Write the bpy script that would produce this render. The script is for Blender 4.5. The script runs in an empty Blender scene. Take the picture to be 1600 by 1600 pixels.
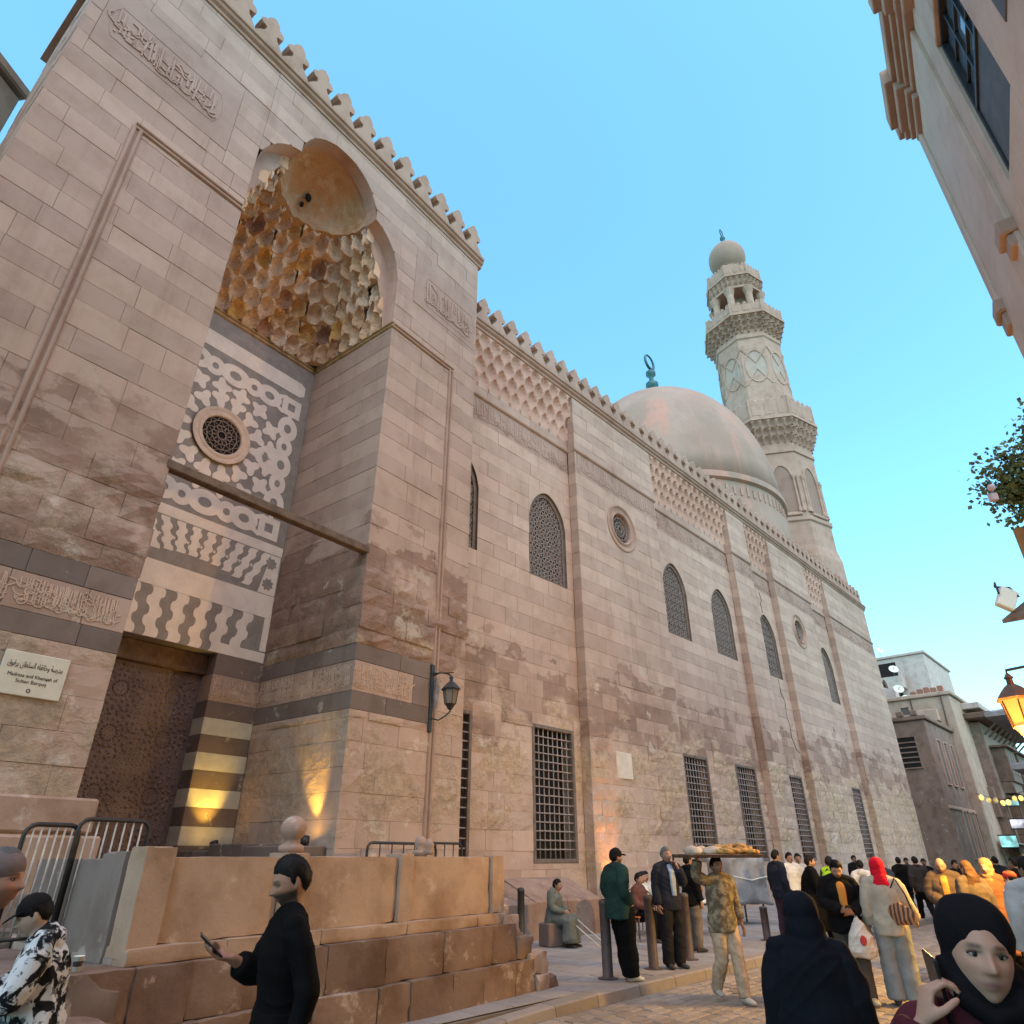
import bpy, bmesh, math, random
from mathutils import Vector, Matrix, noise as mnoise
import numpy as np

random.seed(7)
R = math.radians
scene = bpy.context.scene
col = scene.collection

# ------------------------------------------------------------------ camera, sky, sun, exposure
cam_data = bpy.data.cameras.new('camera')
cam_data.sensor_fit = 'HORIZONTAL'
cam_data.sensor_width = 36.0
cam_data.lens = 36.0 * 1030.0 / 1600.0
cam_data.clip_end = 3000.0
cam = bpy.data.objects.new('camera', cam_data)
cam.location = (0, 0, 1.70)
cam.rotation_euler = (R(90 + 27.6), 0, 0)
col.objects.link(cam)
scene.camera = cam

SUN_EL, SUN_AZ = 60.0, 162.0          # azimuth clockwise from +Y (the way the camera looks)
world = bpy.data.worlds.new('World')
scene.world = world
world.use_nodes = True
wn = world.node_tree
for n in list(wn.nodes):
    wn.nodes.remove(n)
sky = wn.nodes.new('ShaderNodeTexSky')
sky.sky_type = 'NISHITA'
sky.sun_disc = False
sky.sun_elevation = R(SUN_EL)
sky.sun_rotation = R(SUN_AZ)
sky.air_density = 1.0
sky.dust_density = 0.25
sky.ozone_density = 0.25
sky_tint = wn.nodes.new('ShaderNodeMix')
sky_tint.data_type = 'RGBA'
sky_tint.blend_type = 'MULTIPLY'
sky_tint.inputs[0].default_value = 1.0
sky_tint.inputs[7].default_value = (0.66, 1.11, 1.08, 1)
bg = wn.nodes.new('ShaderNodeBackground')
bg.inputs['Strength'].default_value = 0.15
wo = wn.nodes.new('ShaderNodeOutputWorld')
wn.links.new(sky.outputs[0], sky_tint.inputs[6])
wn.links.new(sky_tint.outputs[2], bg.inputs[0])
wn.links.new(bg.outputs[0], wo.inputs[0])

sun_data = bpy.data.lights.new('sun', 'SUN')
sun_data.energy = 1.12
sun_data.angle = R(85)
sun_data.color = (1.0, 0.61, 0.43)
sun = bpy.data.objects.new('sun', sun_data)
_d = Vector((math.sin(R(SUN_AZ)) * math.cos(R(SUN_EL)), math.cos(R(SUN_AZ)) * math.cos(R(SUN_EL)), math.sin(R(SUN_EL))))
sun.rotation_euler = _d.to_track_quat('Z', 'Y').to_euler()
col.objects.link(sun)

vs = scene.view_settings
vs.view_transform = 'Standard'
vs.look = 'None'
vs.exposure = 1.52
vs.gamma = 1.0
scene.cycles.max_bounces = 6
scene.cycles.diffuse_bounces = 4
scene.cycles.sample_clamp_indirect = 6.0

# ------------------------------------------------------------------ helpers
def empty(name, loc=(0, 0, 0), rz=0.0, parent=None, label=None, cat=None, group=None, kind=None):
    o = bpy.data.objects.new(name, None)
    o.empty_display_size = 0.2
    o.location = loc
    o.rotation_euler = (0, 0, rz)
    col.objects.link(o)
    if parent:
        o.parent = parent
    return tag(o, label, cat, group, kind)

def tag(o, label=None, cat=None, group=None, kind=None):
    if label: o['label'] = label
    if cat: o['category'] = cat
    if group: o['group'] = group
    if kind: o['kind'] = kind
    return o

class MB:
    """collects geometry for one mesh"""
    def __init__(s):
        s.v, s.f, s.t = [], [], []
    def add(s, vs, fs, tone=0.0):
        b = len(s.v)
        s.v.extend([tuple(p) for p in vs])
        for f in fs:
            s.f.append(tuple(b + i for i in f))
            s.t.append(tone)
        return s
    def box(s, x0, x1, y0, y1, z0, z1, tone=0.0):
        v = [(x0, y0, z0), (x1, y0, z0), (x1, y1, z0), (x0, y1, z0), (x0, y0, z1), (x1, y0, z1), (x1, y1, z1), (x0, y1, z1)]
        return s.add(v, [(0, 3, 2, 1), (4, 5, 6, 7), (0, 1, 5, 4), (1, 2, 6, 5), (2, 3, 7, 6), (3, 0, 4, 7)], tone)
    def cbox(s, x0, x1, y0, y1, z0, z1, c=0.01, tone=0.0):
        """box with chamfered edges"""
        bm = bmesh.new()
        r = bmesh.ops.create_cube(bm, size=1)
        for v in bm.verts:
            v.co = Vector(((x0 + x1) / 2 + v.co.x * (x1 - x0), (y0 + y1) / 2 + v.co.y * (y1 - y0), (z0 + z1) / 2 + v.co.z * (z1 - z0)))
        bmesh.ops.bevel(bm, geom=bm.edges[:], offset=c, segments=1, affect='EDGES')
        bm.verts.index_update()
        s.add([v.co[:] for v in bm.verts], [[v.index for v in f.verts] for f in bm.faces], tone)
        bm.free()
        return s
    def quad(s, a, b, c, d, tone=0.0):
        return s.add([a, b, c, d], [(0, 1, 2, 3)], tone)
    def prism(s, poly, y0, y1, tone=0.0, M=None):
        """poly in (x,z), counter-clockwise seen from -y; y0 front, y1 back"""
        n = len(poly)
        a = 0.0
        for i in range(n):
            a += poly[i][0] * poly[(i + 1) % n][1] - poly[(i + 1) % n][0] * poly[i][1]
        if a < 0:
            poly = poly[::-1]
        vs = [(p[0], y0, p[1]) for p in poly] + [(p[0], y1, p[1]) for p in poly]
        if M:
            vs = [tuple(M @ Vector(p)) for p in vs]
        fs = [tuple(range(n)), tuple(range(2 * n - 1, n - 1, -1))]
        fs += [((i + 1) % n, i, n + i, n + (i + 1) % n) for i in range(n)]
        return s.add(vs, fs, tone)
    def tube(s, pts, r, n=8, tone=0.0, cap=True, ref=None):
        """pts list of Vector; r a number or list of numbers or list of (ra, rb)"""
        pts = [Vector(p) for p in pts]
        m = len(pts)
        if not isinstance(r, (list, tuple)): r = [r] * m
        b0 = len(s.v)
        up = Vector(ref) if ref else None
        prev = None
        for i in range(m):
            t = (pts[min(i + 1, m - 1)] - pts[max(i - 1, 0)])
            if t.length < 1e-9: t = Vector((0, 0, 1))
            t.normalize()
            if up is not None: a = up - t * up.dot(t)
            elif prev is not None: a = prev - t * prev.dot(t)
            else:
                q = Vector((1, 0, 0)) if abs(t.x) < 0.8 else Vector((0, 1, 0))
                a = q - t * q.dot(t)
            if a.length < 1e-6: a = t.orthogonal()
            a.normalize(); prev = a
            b = t.cross(a)
            ra, rb = r[i] if isinstance(r[i], (tuple, list)) else (r[i], r[i])
            for k in range(n):
                w = 2 * math.pi * k / n
                s.v.append(tuple(pts[i] + a * (ra * math.cos(w)) + b * (rb * math.sin(w))))
        for i in range(m - 1):
            for k in range(n):
                s.f.append((b0 + i * n + k, b0 + i * n + (k + 1) % n, b0 + (i + 1) * n + (k + 1) % n, b0 + (i + 1) * n + k)); s.t.append(tone)
        if cap:
            s.f.append(tuple(b0 + k for k in range(n - 1, -1, -1))); s.t.append(tone)
            s.f.append(tuple(b0 + (m - 1) * n + k for k in range(n))); s.t.append(tone)
        return s
    def lathe(s, prof, n=24, c=(0, 0), tone=0.0, rot=0.0, cap=True):
        """prof list of (radius, z)"""
        b0 = len(s.v)
        for r, z in prof:
            for k in range(n):
                w = 2 * math.pi * (k + rot) / n
                s.v.append((c[0] + r * math.cos(w), c[1] + r * math.sin(w), z))
        for i in range(len(prof) - 1):
            for k in range(n):
                s.f.append((b0 + i * n + k, b0 + i * n + (k + 1) % n, b0 + (i + 1) * n + (k + 1) % n, b0 + (i + 1) * n + k)); s.t.append(tone)
        if cap:
            s.f.append(tuple(b0 + k for k in range(n - 1, -1, -1))); s.t.append(tone)
            e = b0 + (len(prof) - 1) * n
            s.f.append(tuple(e + k for k in range(n))); s.t.append(tone)
        return s
    def ell(s, c, r, n=16, m=10, tone=0.0, M=None):
        """ellipsoid"""
        b0 = len(s.v)
        for i in range(m + 1):
            th = math.pi * i / m
            for k in range(n):
                w = 2 * math.pi * k / n
                p = Vector((r[0] * math.sin(th) * math.cos(w), r[1] * math.sin(th) * math.sin(w), -r[2] * math.cos(th)))
                if M: p = M @ p
                s.v.append((c[0] + p.x, c[1] + p.y, c[2] + p.z))
        for i in range(m):
            for k in range(n):
                s.f.append((b0 + i * n + k, b0 + i * n + (k + 1) % n, b0 + (i + 1) * n + (k + 1) % n, b0 + (i + 1) * n + k)); s.t.append(tone)
        return s
    def mesh(s, name, smooth=False):
        me = bpy.data.meshes.new(name)
        me.from_pydata(s.v, [], s.f)
        if any(s.t):
            at = me.attributes.new('tone', 'FLOAT', 'FACE')
            at.data.foreach_set('value', s.t)
        if smooth:
            me.polygons.foreach_set('use_smooth', [True] * len(me.polygons))
        me.update()
        return me
    def build(s, name, mat, parent=None, smooth=False, **kw):
        me = s.mesh(name, smooth)
        if mat: me.materials.append(mat)
        o = bpy.data.objects.new(name, me)
        col.objects.link(o)
        if parent: o.parent = parent
        return tag(o, **kw)

def inst(name, me, parent=None, loc=(0, 0, 0), rz=0.0, scale=None, **kw):
    o = bpy.data.objects.new(name, me)
    o.location = loc
    o.rotation_euler = (0, 0, rz)
    if scale: o.scale = scale
    col.objects.link(o)
    if parent: o.parent = parent
    return tag(o, **kw)

def sm(a, b, x):
    t = max(0.0, min(1.0, (x - a) / (b - a)))
    return t * t * (3 - 2 * t)

# ------------------------------------------------------------------ materials
class NT:
    def __init__(s, name, rough=0.85, spec=0.25):
        s.m = bpy.data.materials.new(name)
        s.m.use_nodes = True
        s.t = s.m.node_tree
        s.p = s.t.nodes['Principled BSDF']
        s.p.inputs['Roughness'].default_value = rough
        s.p.inputs['Specular IOR Level'].default_value = spec
        s._pos = None
    def link(s, a, b): s.t.links.new(a, b)
    def node(s, typ): return s.t.nodes.new(typ)
    def pos(s):
        if s._pos is None: s._pos = s.node('ShaderNodeNewGeometry').outputs['Position']
        return s._pos
    def mapped(s, scale, src=None):
        n = s.node('ShaderNodeVectorMath'); n.operation = 'MULTIPLY'
        s.link(src or s.pos(), n.inputs[0]); n.inputs[1].default_value = scale
        return n.outputs[0]
    def noise(s, scale, detail=4, rough=0.55, vec=None, dist=0.0):
        n = s.node('ShaderNodeTexNoise')
        s.link(vec or s.pos(), n.inputs['Vector'])
        n.inputs['Scale'].default_value = scale; n.inputs['Detail'].default_value = detail
        n.inputs['Roughness'].default_value = rough; n.inputs['Distortion'].default_value = dist
        return n.outputs[0]
    def vor(s, scale, vec=None, feature='F1', out='Distance'):
        n = s.node('ShaderNodeTexVoronoi'); n.feature = feature
        s.link(vec or s.pos(), n.inputs['Vector']); n.inputs['Scale'].default_value = scale
        return n.outputs[out]
    def rng(s, x, a, b, lo=0.0, hi=1.0, smooth=True):
        n = s.node('ShaderNodeMapRange')
        if smooth: n.interpolation_type = 'SMOOTHSTEP'
        s.link(x, n.inputs[0])
        for i, q in zip((1, 2, 3, 4), (a, b, lo, hi)): n.inputs[i].default_value = q
        return n.outputs[0]
    def math(s, op, a, b=None):
        n = s.node('ShaderNodeMath'); n.operation = op
        for i, q in enumerate((a, b)):
            if q is None: continue
            if isinstance(q, (int, float)): n.inputs[i].default_value = q
            else: s.link(q, n.inputs[i])
        return n.outputs[0]
    def mix(s, fac, a, b, mode='MIX'):
        n = s.node('ShaderNodeMix'); n.data_type = 'RGBA'; n.blend_type = mode
        for i, q in zip((0, 6, 7), (fac, a, b)):
            if isinstance(q, (int, float)): n.inputs[i].default_value = q
            elif isinstance(q, (tuple, list)): n.inputs[i].default_value = (*q[:3], 1)
            else: s.link(q, n.inputs[i])
        return n.outputs[2]
    def attr(s, name):
        n = s.node('ShaderNodeAttribute'); n.attribute_name = name
        return n.outputs['Fac']
    def attrc(s, name):
        n = s.node('ShaderNodeAttribute'); n.attribute_name = name
        return n.outputs['Color']
    def z(s):
        n = s.node('ShaderNodeSeparateXYZ'); s.link(s.pos(), n.inputs[0]); return n.outputs[2]
    def bump(s, h, strength=0.3, dist=0.02):
        n = s.node('ShaderNodeBump')
        n.inputs['Strength'].default_value = strength; n.inputs['Distance'].default_value = dist
        s.link(h, n.inputs['Height'])
        if s.p.inputs['Normal'].links:
            s.link(s.p.inputs['Normal'].links[0].from_socket, n.inputs['Normal'])
        s.link(n.outputs[0], s.p.inputs['Normal'])
    def color(s, c):
        if isinstance(c, (tuple, list)): s.p.inputs['Base Color'].default_value = (*c[:3], 1)
        else: s.link(c, s.p.inputs['Base Color'])
        return s.m

def simple(name, c, rough=0.7, var=0.12, scale=8.0, bump=0.15, bdist=0.01, spec=0.25, metal=0.0):
    m = NT(name, rough, spec)
    n1 = m.noise(scale, 5)
    n2 = m.noise(scale * 6, 3)
    c1 = m.mix(m.rng(n1, 0.3, 0.7), [q * (1 - var) for q in c], [min(1, q * (1 + var)) for q in c])
    c2 = m.mix(m.rng(n2, 0.3, 0.7, 0, 0.35), c1, [q * (1 - 1.6 * var) for q in c])
    if bump: m.bump(n2, bump, bdist)
    m.p.inputs['Metallic'].default_value = metal
    return m.color(c2)

def stone(name, light, dark, damp=None, erode=None, z_damp=(4.6, 6.6), z_er=(2.2, 5.0), grime=0.35, rough_bump=0.35, patch=0.0):
    """ashlar: 'tone' picks the course colour; damp and erode are stained and weathered zones with ragged edges"""
    light, dark = [[q[0], q[1] * 0.86, q[2] * 0.815] for q in (light, dark)]
    m = NT(name, 0.92, 0.15)
    tone = m.attr('tone')
    big = m.noise(0.30, 5)
    mid = m.noise(1.7, 6, 0.6)
    fine = m.noise(14, 8, 0.65)
    c = m.mix(tone, light, dark)
    c = m.mix(m.rng(big, 0.3, 0.7, 0.0, 0.7), c, m.mix(1.0, c, (0.80, 0.76, 0.73), 'MULTIPLY'))
    salt = m.math('MULTIPLY', m.rng(m.noise(2.3, 7, 0.7), 0.58, 0.66), m.rng(m.z(), 8.5, 5.0))
    c = m.mix(m.math('MULTIPLY', salt, 0.45), c, (0.62, 0.53, 0.44))
    c = m.mix(m.rng(mid, 0.42, 0.72, 0.0, grime), c, m.mix(1.0, c, (0.62, 0.56, 0.50), 'MULTIPLY'))
    streak = m.noise(1.0, 5, 0.6, m.mapped((2.6, 2.6, 0.16)))
    c = m.mix(m.rng(streak, 0.52, 0.75, 0.0, 0.35), c, m.mix(1.0, c, (0.66, 0.60, 0.55), 'MULTIPLY'))
    z = m.z()
    rag = m.noise(0.75, 6, 0.6, m.mapped((1.0, 1.0, 1.6)))
    zz = m.math('ADD', z, m.rng(rag, 0.25, 0.75, -1.5, 1.5, False))
    bumpmask = None
    if erode:
        e1 = m.math('MULTIPLY', m.rng(zz, z_er[0] - 0.7, z_er[0] + 0.5), m.rng(zz, z_er[1] - 0.5, z_er[1] + 0.7, 1, 0))
        e2 = m.math('MULTIPLY', e1, m.rng(m.noise(0.9, 5, 0.6), 0.40, 0.58))
        c = m.mix(m.math('MULTIPLY', e2, 0.8), c, m.mix(m.rng(m.noise(5, 6, 0.65), 0.35, 0.7), erode, [q * 0.6 for q in erode]))
        bumpmask = e2
    if damp:
        d1 = m.math('MULTIPLY', m.rng(zz, z_damp[0] - 0.35, z_damp[0] + 0.35), m.rng(zz, z_damp[1] - 0.15, z_damp[1] + 0.15, 1, 0))
        d2 = m.math('MULTIPLY', d1, m.rng(m.noise(0.55, 6, 0.65), 0.35, 0.47))
        d2 = m.math('MULTIPLY', d2, m.rng(tone, 0.0, 0.5, 0.45, 1.0))
        c = m.mix(m.math('MULTIPLY', d2, 0.82), c, m.mix(m.rng(m.noise(2.2, 6, 0.6), 0.3, 0.7), damp, [q * 1.5 for q in damp]))
    if patch:
        pm = m.math('MULTIPLY', m.rng(m.noise(0.8, 7, 0.7), 0.60, 0.66), m.rng(z, 9.0, 6.5))
        c = m.mix(m.math('MULTIPLY', pm, patch), c, (0.50, 0.43, 0.35))
    specks = m.rng(fine, 0.60, 0.74, 0.0, 0.35)
    c = m.mix(specks, c, m.mix(1.0, c, (0.55, 0.5, 0.46), 'MULTIPLY'))
    m.bump(fine, rough_bump, 0.012)
    if bumpmask is not None:
        h = m.math('MULTIPLY', m.noise(6.5, 8, 0.7), bumpmask)
        m.bump(h, 0.9, 0.06)
    return m.color(c)

M = {}
M['facade'] = stone('facade_stone', (0.53, 0.435, 0.355), (0.40, 0.325, 0.272), damp=(0.185, 0.112, 0.08), erode=(0.52, 0.365, 0.235), z_damp=(5.0, 6.7), patch=0.6)
M['portal'] = stone('portal_stone', (0.50, 0.415, 0.345), (0.385, 0.315, 0.27), damp=(0.175, 0.105, 0.078), erode=(0.47, 0.345, 0.24), z_damp=(5.0, 7.7), z_er=(2.4, 6.6), patch=0.6)
M['mortar'] = simple('old_mortar', (0.36, 0.28, 0.23), 0.95, 0.25, 3)
M['mould'] = stone('moulded_stone', (0.44, 0.345, 0.28), (0.33, 0.255, 0.21), grime=0.5)
M['carve'] = stone('carved_stone', (0.46, 0.375, 0.315), (0.36, 0.29, 0.24), grime=0.5)
M['darkstone'] = stone('grey_course_stone', (0.235, 0.205, 0.185), (0.16, 0.142, 0.13), grime=0.5)
M['white_marble'] = simple('white_marble', (0.80, 0.68, 0.585), 0.45, 0.08, 3, 0.05)
M['grey_marble'] = simple('grey_marble', (0.30, 0.255, 0.225), 0.5, 0.14, 4, 0.05)
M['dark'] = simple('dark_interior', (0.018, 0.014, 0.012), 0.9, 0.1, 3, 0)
M['grille'] = simple('carved_window_lattice', (0.33, 0.25, 0.21), 0.85, 0.15, 9)
M['iron'] = simple('rusty_iron', (0.13, 0.092, 0.075), 0.6, 0.25, 12, 0.3, 0.004, 0.4, 0.3)
M['frame_wood'] = simple('dusty_window_frame', (0.17, 0.125, 0.10), 0.8, 0.2, 6)
M['old_wood'] = simple('weathered_beam_wood', (0.15, 0.095, 0.065), 0.8, 0.3, 5, 0.4, 0.01)
M['black_iron'] = simple('black_painted_iron', (0.03, 0.026, 0.024), 0.5, 0.3, 20, 0.1, 0.003, 0.5, 0.2)

# dull gilded and reddish paint flaking off the hood
def hood_mat():
    m = NT('hood_painted_stone', 0.85, 0.15)
    n1 = m.noise(1.1, 6, 0.6); n2 = m.noise(4.2, 7, 0.65); n3 = m.noise(18, 7, 0.65)
    t = m.attr('tone')
    c = m.mix(m.rng(t, 0.15, 0.55), (0.76, 0.57, 0.43), (0.70, 0.46, 0.29))
    c = m.mix(m.rng(t, 0.74, 0.80), c, (0.68, 0.37, 0.11))
    c = m.mix(m.rng(t, 0.92, 0.95), c, (0.32, 0.16, 0.11))
    c = m.mix(m.rng(n1, 0.40, 0.60, 0, 0.5), c, (0.64, 0.37, 0.19))
    c = m.mix(m.rng(n2, 0.54, 0.66, 0, 0.6), c, (0.38, 0.22, 0.14))
    c = m.mix(m.rng(n3, 0.52, 0.72, 0, 0.6), c, (0.34, 0.21, 0.14))
    c = m.mix(m.rng(m.noise(5.4, 6, 0.65), 0.60, 0.66, 0, 0.8), c, (0.70, 0.56, 0.44))
    m.bump(n2, 0.6, 0.05); m.bump(n3, 0.7, 0.03)
    return m.color(c)
M['hood'] = hood_mat()

# worked bronze-plated door: embossed stars
def door_mat():
    m = NT('embossed_metal_door', 0.45, 0.4)
    n = m.noise(3, 5)
    v = m.vor(9.0); v2 = m.vor(26.0)
    c = m.mix(m.rng(n, 0.3, 0.7), (0.125, 0.085, 0.078), (0.175, 0.125, 0.112))
    c = m.mix(m.rng(v2, 0.1, 0.5, 0.4, 0.0), c, (0.06, 0.04, 0.036))
    m.p.inputs['Roughness'].default_value = 0.7
    m.bump(v2, 0.5, 0.015)
    return m.color(c)
M['door'] = door_mat()

# ------------------------------------------------------------------ stone coursing
COURSES = [0.10]
while COURSES[-1] < 19.5:
    COURSES.append(COURSES[-1] + random.uniform(0.40, 0.50))

def stone_block(mb, x0, x1, z0, z1, y, tone, rough=0.0, arch=None, g=0.0013, c=0.0045):
    """one ashlar, front towards -y, chamfered arris; rough > 0 gives a weathered, pitted front; arch cuts its lower edge"""
    dy = random.gauss(0, 0.004) - rough * random.uniform(-0.2, 0.5)
    x0 += g + random.random() * 0.002; x1 -= g; z0 += g; z1 -= g + random.random() * 0.002
    if x1 - x0 < 0.03 or z1 - z0 < 0.03: return None
    y = y + dy
    if arch:
        n = 8
        xs = [x0 + (x1 - x0) * i / n for i in range(n + 1)]
        lo = [max(z0, arch(x)) for x in xs]
        pts = [(x, l) for x, l in zip(xs, lo) if l < z1 - 0.01]
        if len(pts) < 2: return None
        poly = pts + [(pts[-1][0], z1), (pts[0][0], z1)]
        mb.prism(poly, y, y + 0.06, tone)
        return True
    if rough > 0.004:
        nx, nz = (4, 3)
        vs, fs = [], []
        sd = random.random() * 100
        for j in range(nz + 1):
            for i in range(nx + 1):
                e = (i in (0, nx)) or (j in (0, nz))
                px = x0 + (x1 - x0) * i / nx; pz = z0 + (z1 - z0) * j / nz
                d = -rough * max(0.0, 0.9 + 0.9 * mnoise.noise((px * 6, sd, pz * 6))) * random.uniform(0.45, 1.5)
                if e: d = d * 0.25 + 0.006 * random.random()
                if not e:
                    px += random.uniform(-0.03, 0.03); pz += random.uniform(-0.02, 0.02)
                else:
                    px += random.uniform(-1, 1) * rough * 0.2; pz += random.uniform(-1, 1) * rough * 0.2
                vs.append((px, y + d, pz))
        w = nx + 1
        for j in range(nz):
            for i in range(nx):
                fs.append((j * w + i, j * w + i + 1, (j + 1) * w + i + 1, (j + 1) * w + i))
        b = len(vs)
        vs += [(x0, y + 0.09, z0), (x1, y + 0.09, z0), (x1, y + 0.09, z1), (x0, y + 0.09, z1)]
        bot = list(range(0, nx + 1)); top = [nz * w + i for i in range(w)]
        lef = [j * w for j in range(nz + 1)]; rig = [j * w + nx for j in range(nz + 1)]
        fs += [tuple([b, b + 1] + bot[::-1]), tuple([b + 2, b + 3] + top), tuple([b + 3, b] + lef), tuple([b + 1, b + 2] + rig[::-1])]
        mb.add(vs, fs, tone)
        return True
    k = c * random.uniform(0.7, 1.3)
    o = [(x0, z0), (x1, z0), (x1, z1), (x0, z1)]
    q = [(x0 + k, z0 + k), (x1 - k, z0 + k), (x1 - k, z1 - k), (x0 + k, z1 - k)]
    vs = [(a, y, b) for a, b in q] + [(a, y + k, b) for a, b in o] + [(a, y + 0.06, b) for a, b in o]
    fs = [(0, 1, 2, 3)]
    for i in range(4):
        j = (i + 1) % 4
        fs.append((j, i, 4 + i, 4 + j)); fs.append((4 + j, 4 + i, 8 + i, 8 + j))
    mb.add(vs, fs, tone)
    return True

class Masonry:
    """stones of one wall: the 300 that show largest become parts, the rest one 'stuff' part"""
    def __init__(s, frame, mat, eye):
        s.frame, s.mat, s.eye = frame, mat, eye      # eye: camera in frame coordinates
        s.items = []; s.mortar = MB()
    def put(s, M4, x0, x1, z0, z1, y, tone, rough=0.0, arch=None):
        mb = MB()
        if not stone_block(mb, x0, x1, z0, z1, y, tone, rough, arch): return
        ctr = M4 @ Vector(((x0 + x1) / 2, y, (z0 + z1) / 2)) if M4 else Vector(((x0 + x1) / 2, y, (z0 + z1) / 2))
        if M4: mb.v = [tuple(M4 @ Vector(p)) for p in mb.v]
        nrm = (M4.to_3x3() @ Vector((0, -1, 0))) if M4 else Vector((0, -1, 0))
        d = s.eye - ctr
        rank = (x1 - x0) * (z1 - z0) * max(0.02, nrm.dot(d) / d.length) / d.length_squared
        s.items.append((rank, mb))
    def region(s, x0, x1, z0, z1, y, openings=(), tone=None, rough=None, arch=None, M4=None, lmin=0.55, lmax=1.15):
        rows = [q for q in COURSES if z0 + 0.08 < q < z1 - 0.08]
        rows = [z0] + rows + [z1]
        for r in range(len(rows) - 1):
            za, zb = rows[r], rows[r + 1]
            ops = sorted([o for o in openings if o[2] < zb - 0.004 and o[3] > za + 0.004])
            segs, cur = [], x0
            for o in ops:
                if o[0] > cur: segs.append((cur, min(o[0], x1)))
                cur = max(cur, o[1])
                if o[2] > za + 0.05: segs.append((o[0], o[1], za, o[2]))
                if o[3] < zb - 0.05: segs.append((o[0], o[1], o[3], zb))
            if cur < x1: segs.append((cur, x1))
            for sg in segs:
                a, b = sg[0], sg[1]
                ua, ub = (sg[2], sg[3]) if len(sg) > 2 else (za, zb)
                if arch is None:
                    v = [(a, y + 0.016, ua), (b, y + 0.016, ua), (b, y + 0.016, ub), (a, y + 0.016, ub)]
                    if M4: v = [tuple(M4 @ Vector(p)) for p in v]
                    s.mortar.add(v, [(0, 1, 2, 3)])
                x = a
                off = random.uniform(0.3, 1.0)
                while x < b - 0.02:
                    L = off * lmax if x == a and random.random() < 0.7 else random.uniform(lmin, lmax)
                    xe = x + L
                    if b - xe < lmin * 0.6: xe = b
                    xe = min(xe, b)
                    t = tone((x + xe) / 2, (ua + ub) / 2, r) if tone else random.random() * 0.5
                    rg = rough((x + xe) / 2, (ua + ub) / 2) if rough else 0.0
                    s.put(M4, x, xe, ua, ub, y, max(0.001, min(1, t)), rg, arch)
                    x = xe
    def finish(s, limit=300, name='stone_block'):
        s.items.sort(key=lambda q: -q[0])
        for rank, mb in s.items[:limit]:
            mb.build(name, s.mat, s.frame)
        rest = MB()
        for rank, mb in s.items[limit:]:
            b = len(rest.v)
            rest.v += mb.v
            rest.f += [tuple(b + i for i in f) for f in mb.f]; rest.t += mb.t
        if rest.v: rest.build('far_stone_blocks', s.mat, s.frame, kind='stuff')
        if s.mortar.v: s.mortar.build('mortar_bed', M['mortar'], s.frame, kind='stuff')

# carved script: flowing letters and tall uprights, too worn to read
def script_strokes(mb, x0, x1, z0, z1, y, dens=7.0, th=0.022, proud=0.018, seed=1):
    rnd = random.Random(seed)
    h = z1 - z0
    x = x0 + 0.04
    def stroke(pts, w):
        for i in range(len(pts) - 1):
            (ax, az), (bx, bz) = pts[i], pts[i + 1]
            dx, dz = bx - ax, bz - az
            L = math.hypot(dx, dz) or 1
            nx, nz = -dz / L * w / 2, dx / L * w / 2
            vs = [(ax + nx, y, az + nz), (ax - nx, y, az - nz), (bx - nx, y, bz - nz), (bx + nx, y, bz + nz)]
            vs2 = [(p[0] + (p[0] - (ax + bx) / 2) * 0.1, y + proud, p[2]) for p in vs]
            mb.add(vs + vs2, [(0, 1, 2, 3), (1, 0, 4, 5), (2, 1, 5, 6), (3, 2, 6, 7), (0, 3, 7, 4)], 0.001)
    while x < x1 - 0.05:
        w = th * rnd.uniform(0.8, 1.3) * h / 0.5
        kind = rnd.random()
        if kind < 0.42:      # tall upright, slightly slanted
            zb = z0 + h * rnd.uniform(0.08, 0.35); zt = z0 + h * rnd.uniform(0.8, 0.98)
            s_ = rnd.uniform(-0.06, 0.02) * h
            stroke([(x, zb), (x + s_, zt)], w)
        elif kind < 0.75:    # bowl under the line
            r = h * rnd.uniform(0.14, 0.26); cz = z0 + h * rnd.uniform(0.28, 0.6)
            a0 = rnd.uniform(-0.2, 0.6); a1 = a0 + rnd.uniform(2.2, 3.6)
            stroke([(x + r * math.cos(-a0 - (a1 - a0) * i / 5), cz + r * 0.8 * math.sin(-a0 - (a1 - a0) * i / 5)) for i in range(6)], w)
        elif kind < 0.92:    # long sweep
            L = h * rnd.uniform(0.4, 0.8); cz = z0 + h * rnd.uniform(0.15, 0.8)
            stroke([(x + L * (i / 4 - 0.5), cz + h * 0.12 * math.sin(i * 1.5 + 1)) for i in range(5)], w)
        else:
            cz = z0 + h * rnd.uniform(0.2, 0.85)
            stroke([(x, cz - w), (x + w * 0.3, cz + w)], w * 1.4)
        x += rnd.uniform(0.5, 1.5) / dens * h / 0.6
    return mb
# ================================================================== the long street facade
YF, YP = R(42.7), R(37.3)
FO = Vector((-math.cos(YF) * 12.2, math.sin(YF) * 12.2, 0))
def fw(x, y, z=0.0):
    """facade frame to world"""
    return Vector((FO.x + math.sin(YF) * x - math.cos(YF) * y, FO.y + math.cos(YF) * x + math.sin(YF) * y, z))
FROT = R(90) - YF
facade = empty('mosque_facade', FO, FROT, label='long striped stone mosque wall with recessed window bays and a row of trefoil crenellations', cat='mosque wall')
OUT = -0.32
BAYS = [(9.55, 16.18), (21.5, 28.45), (30.45, 33.25), (38.3, 41.35)]
OUTER = [(16.18, 21.5), (28.45, 30.45), (33.25, 38.3), (41.35, 49.4)]
WINX = [(10.85, 14.93), (22.95, 26.97), (31.82,), (39.78,)]
WW = 0.91                     # half width of the windows
AZ0, AZ1, ASP = 9.33, 12.45, 11.35
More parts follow.
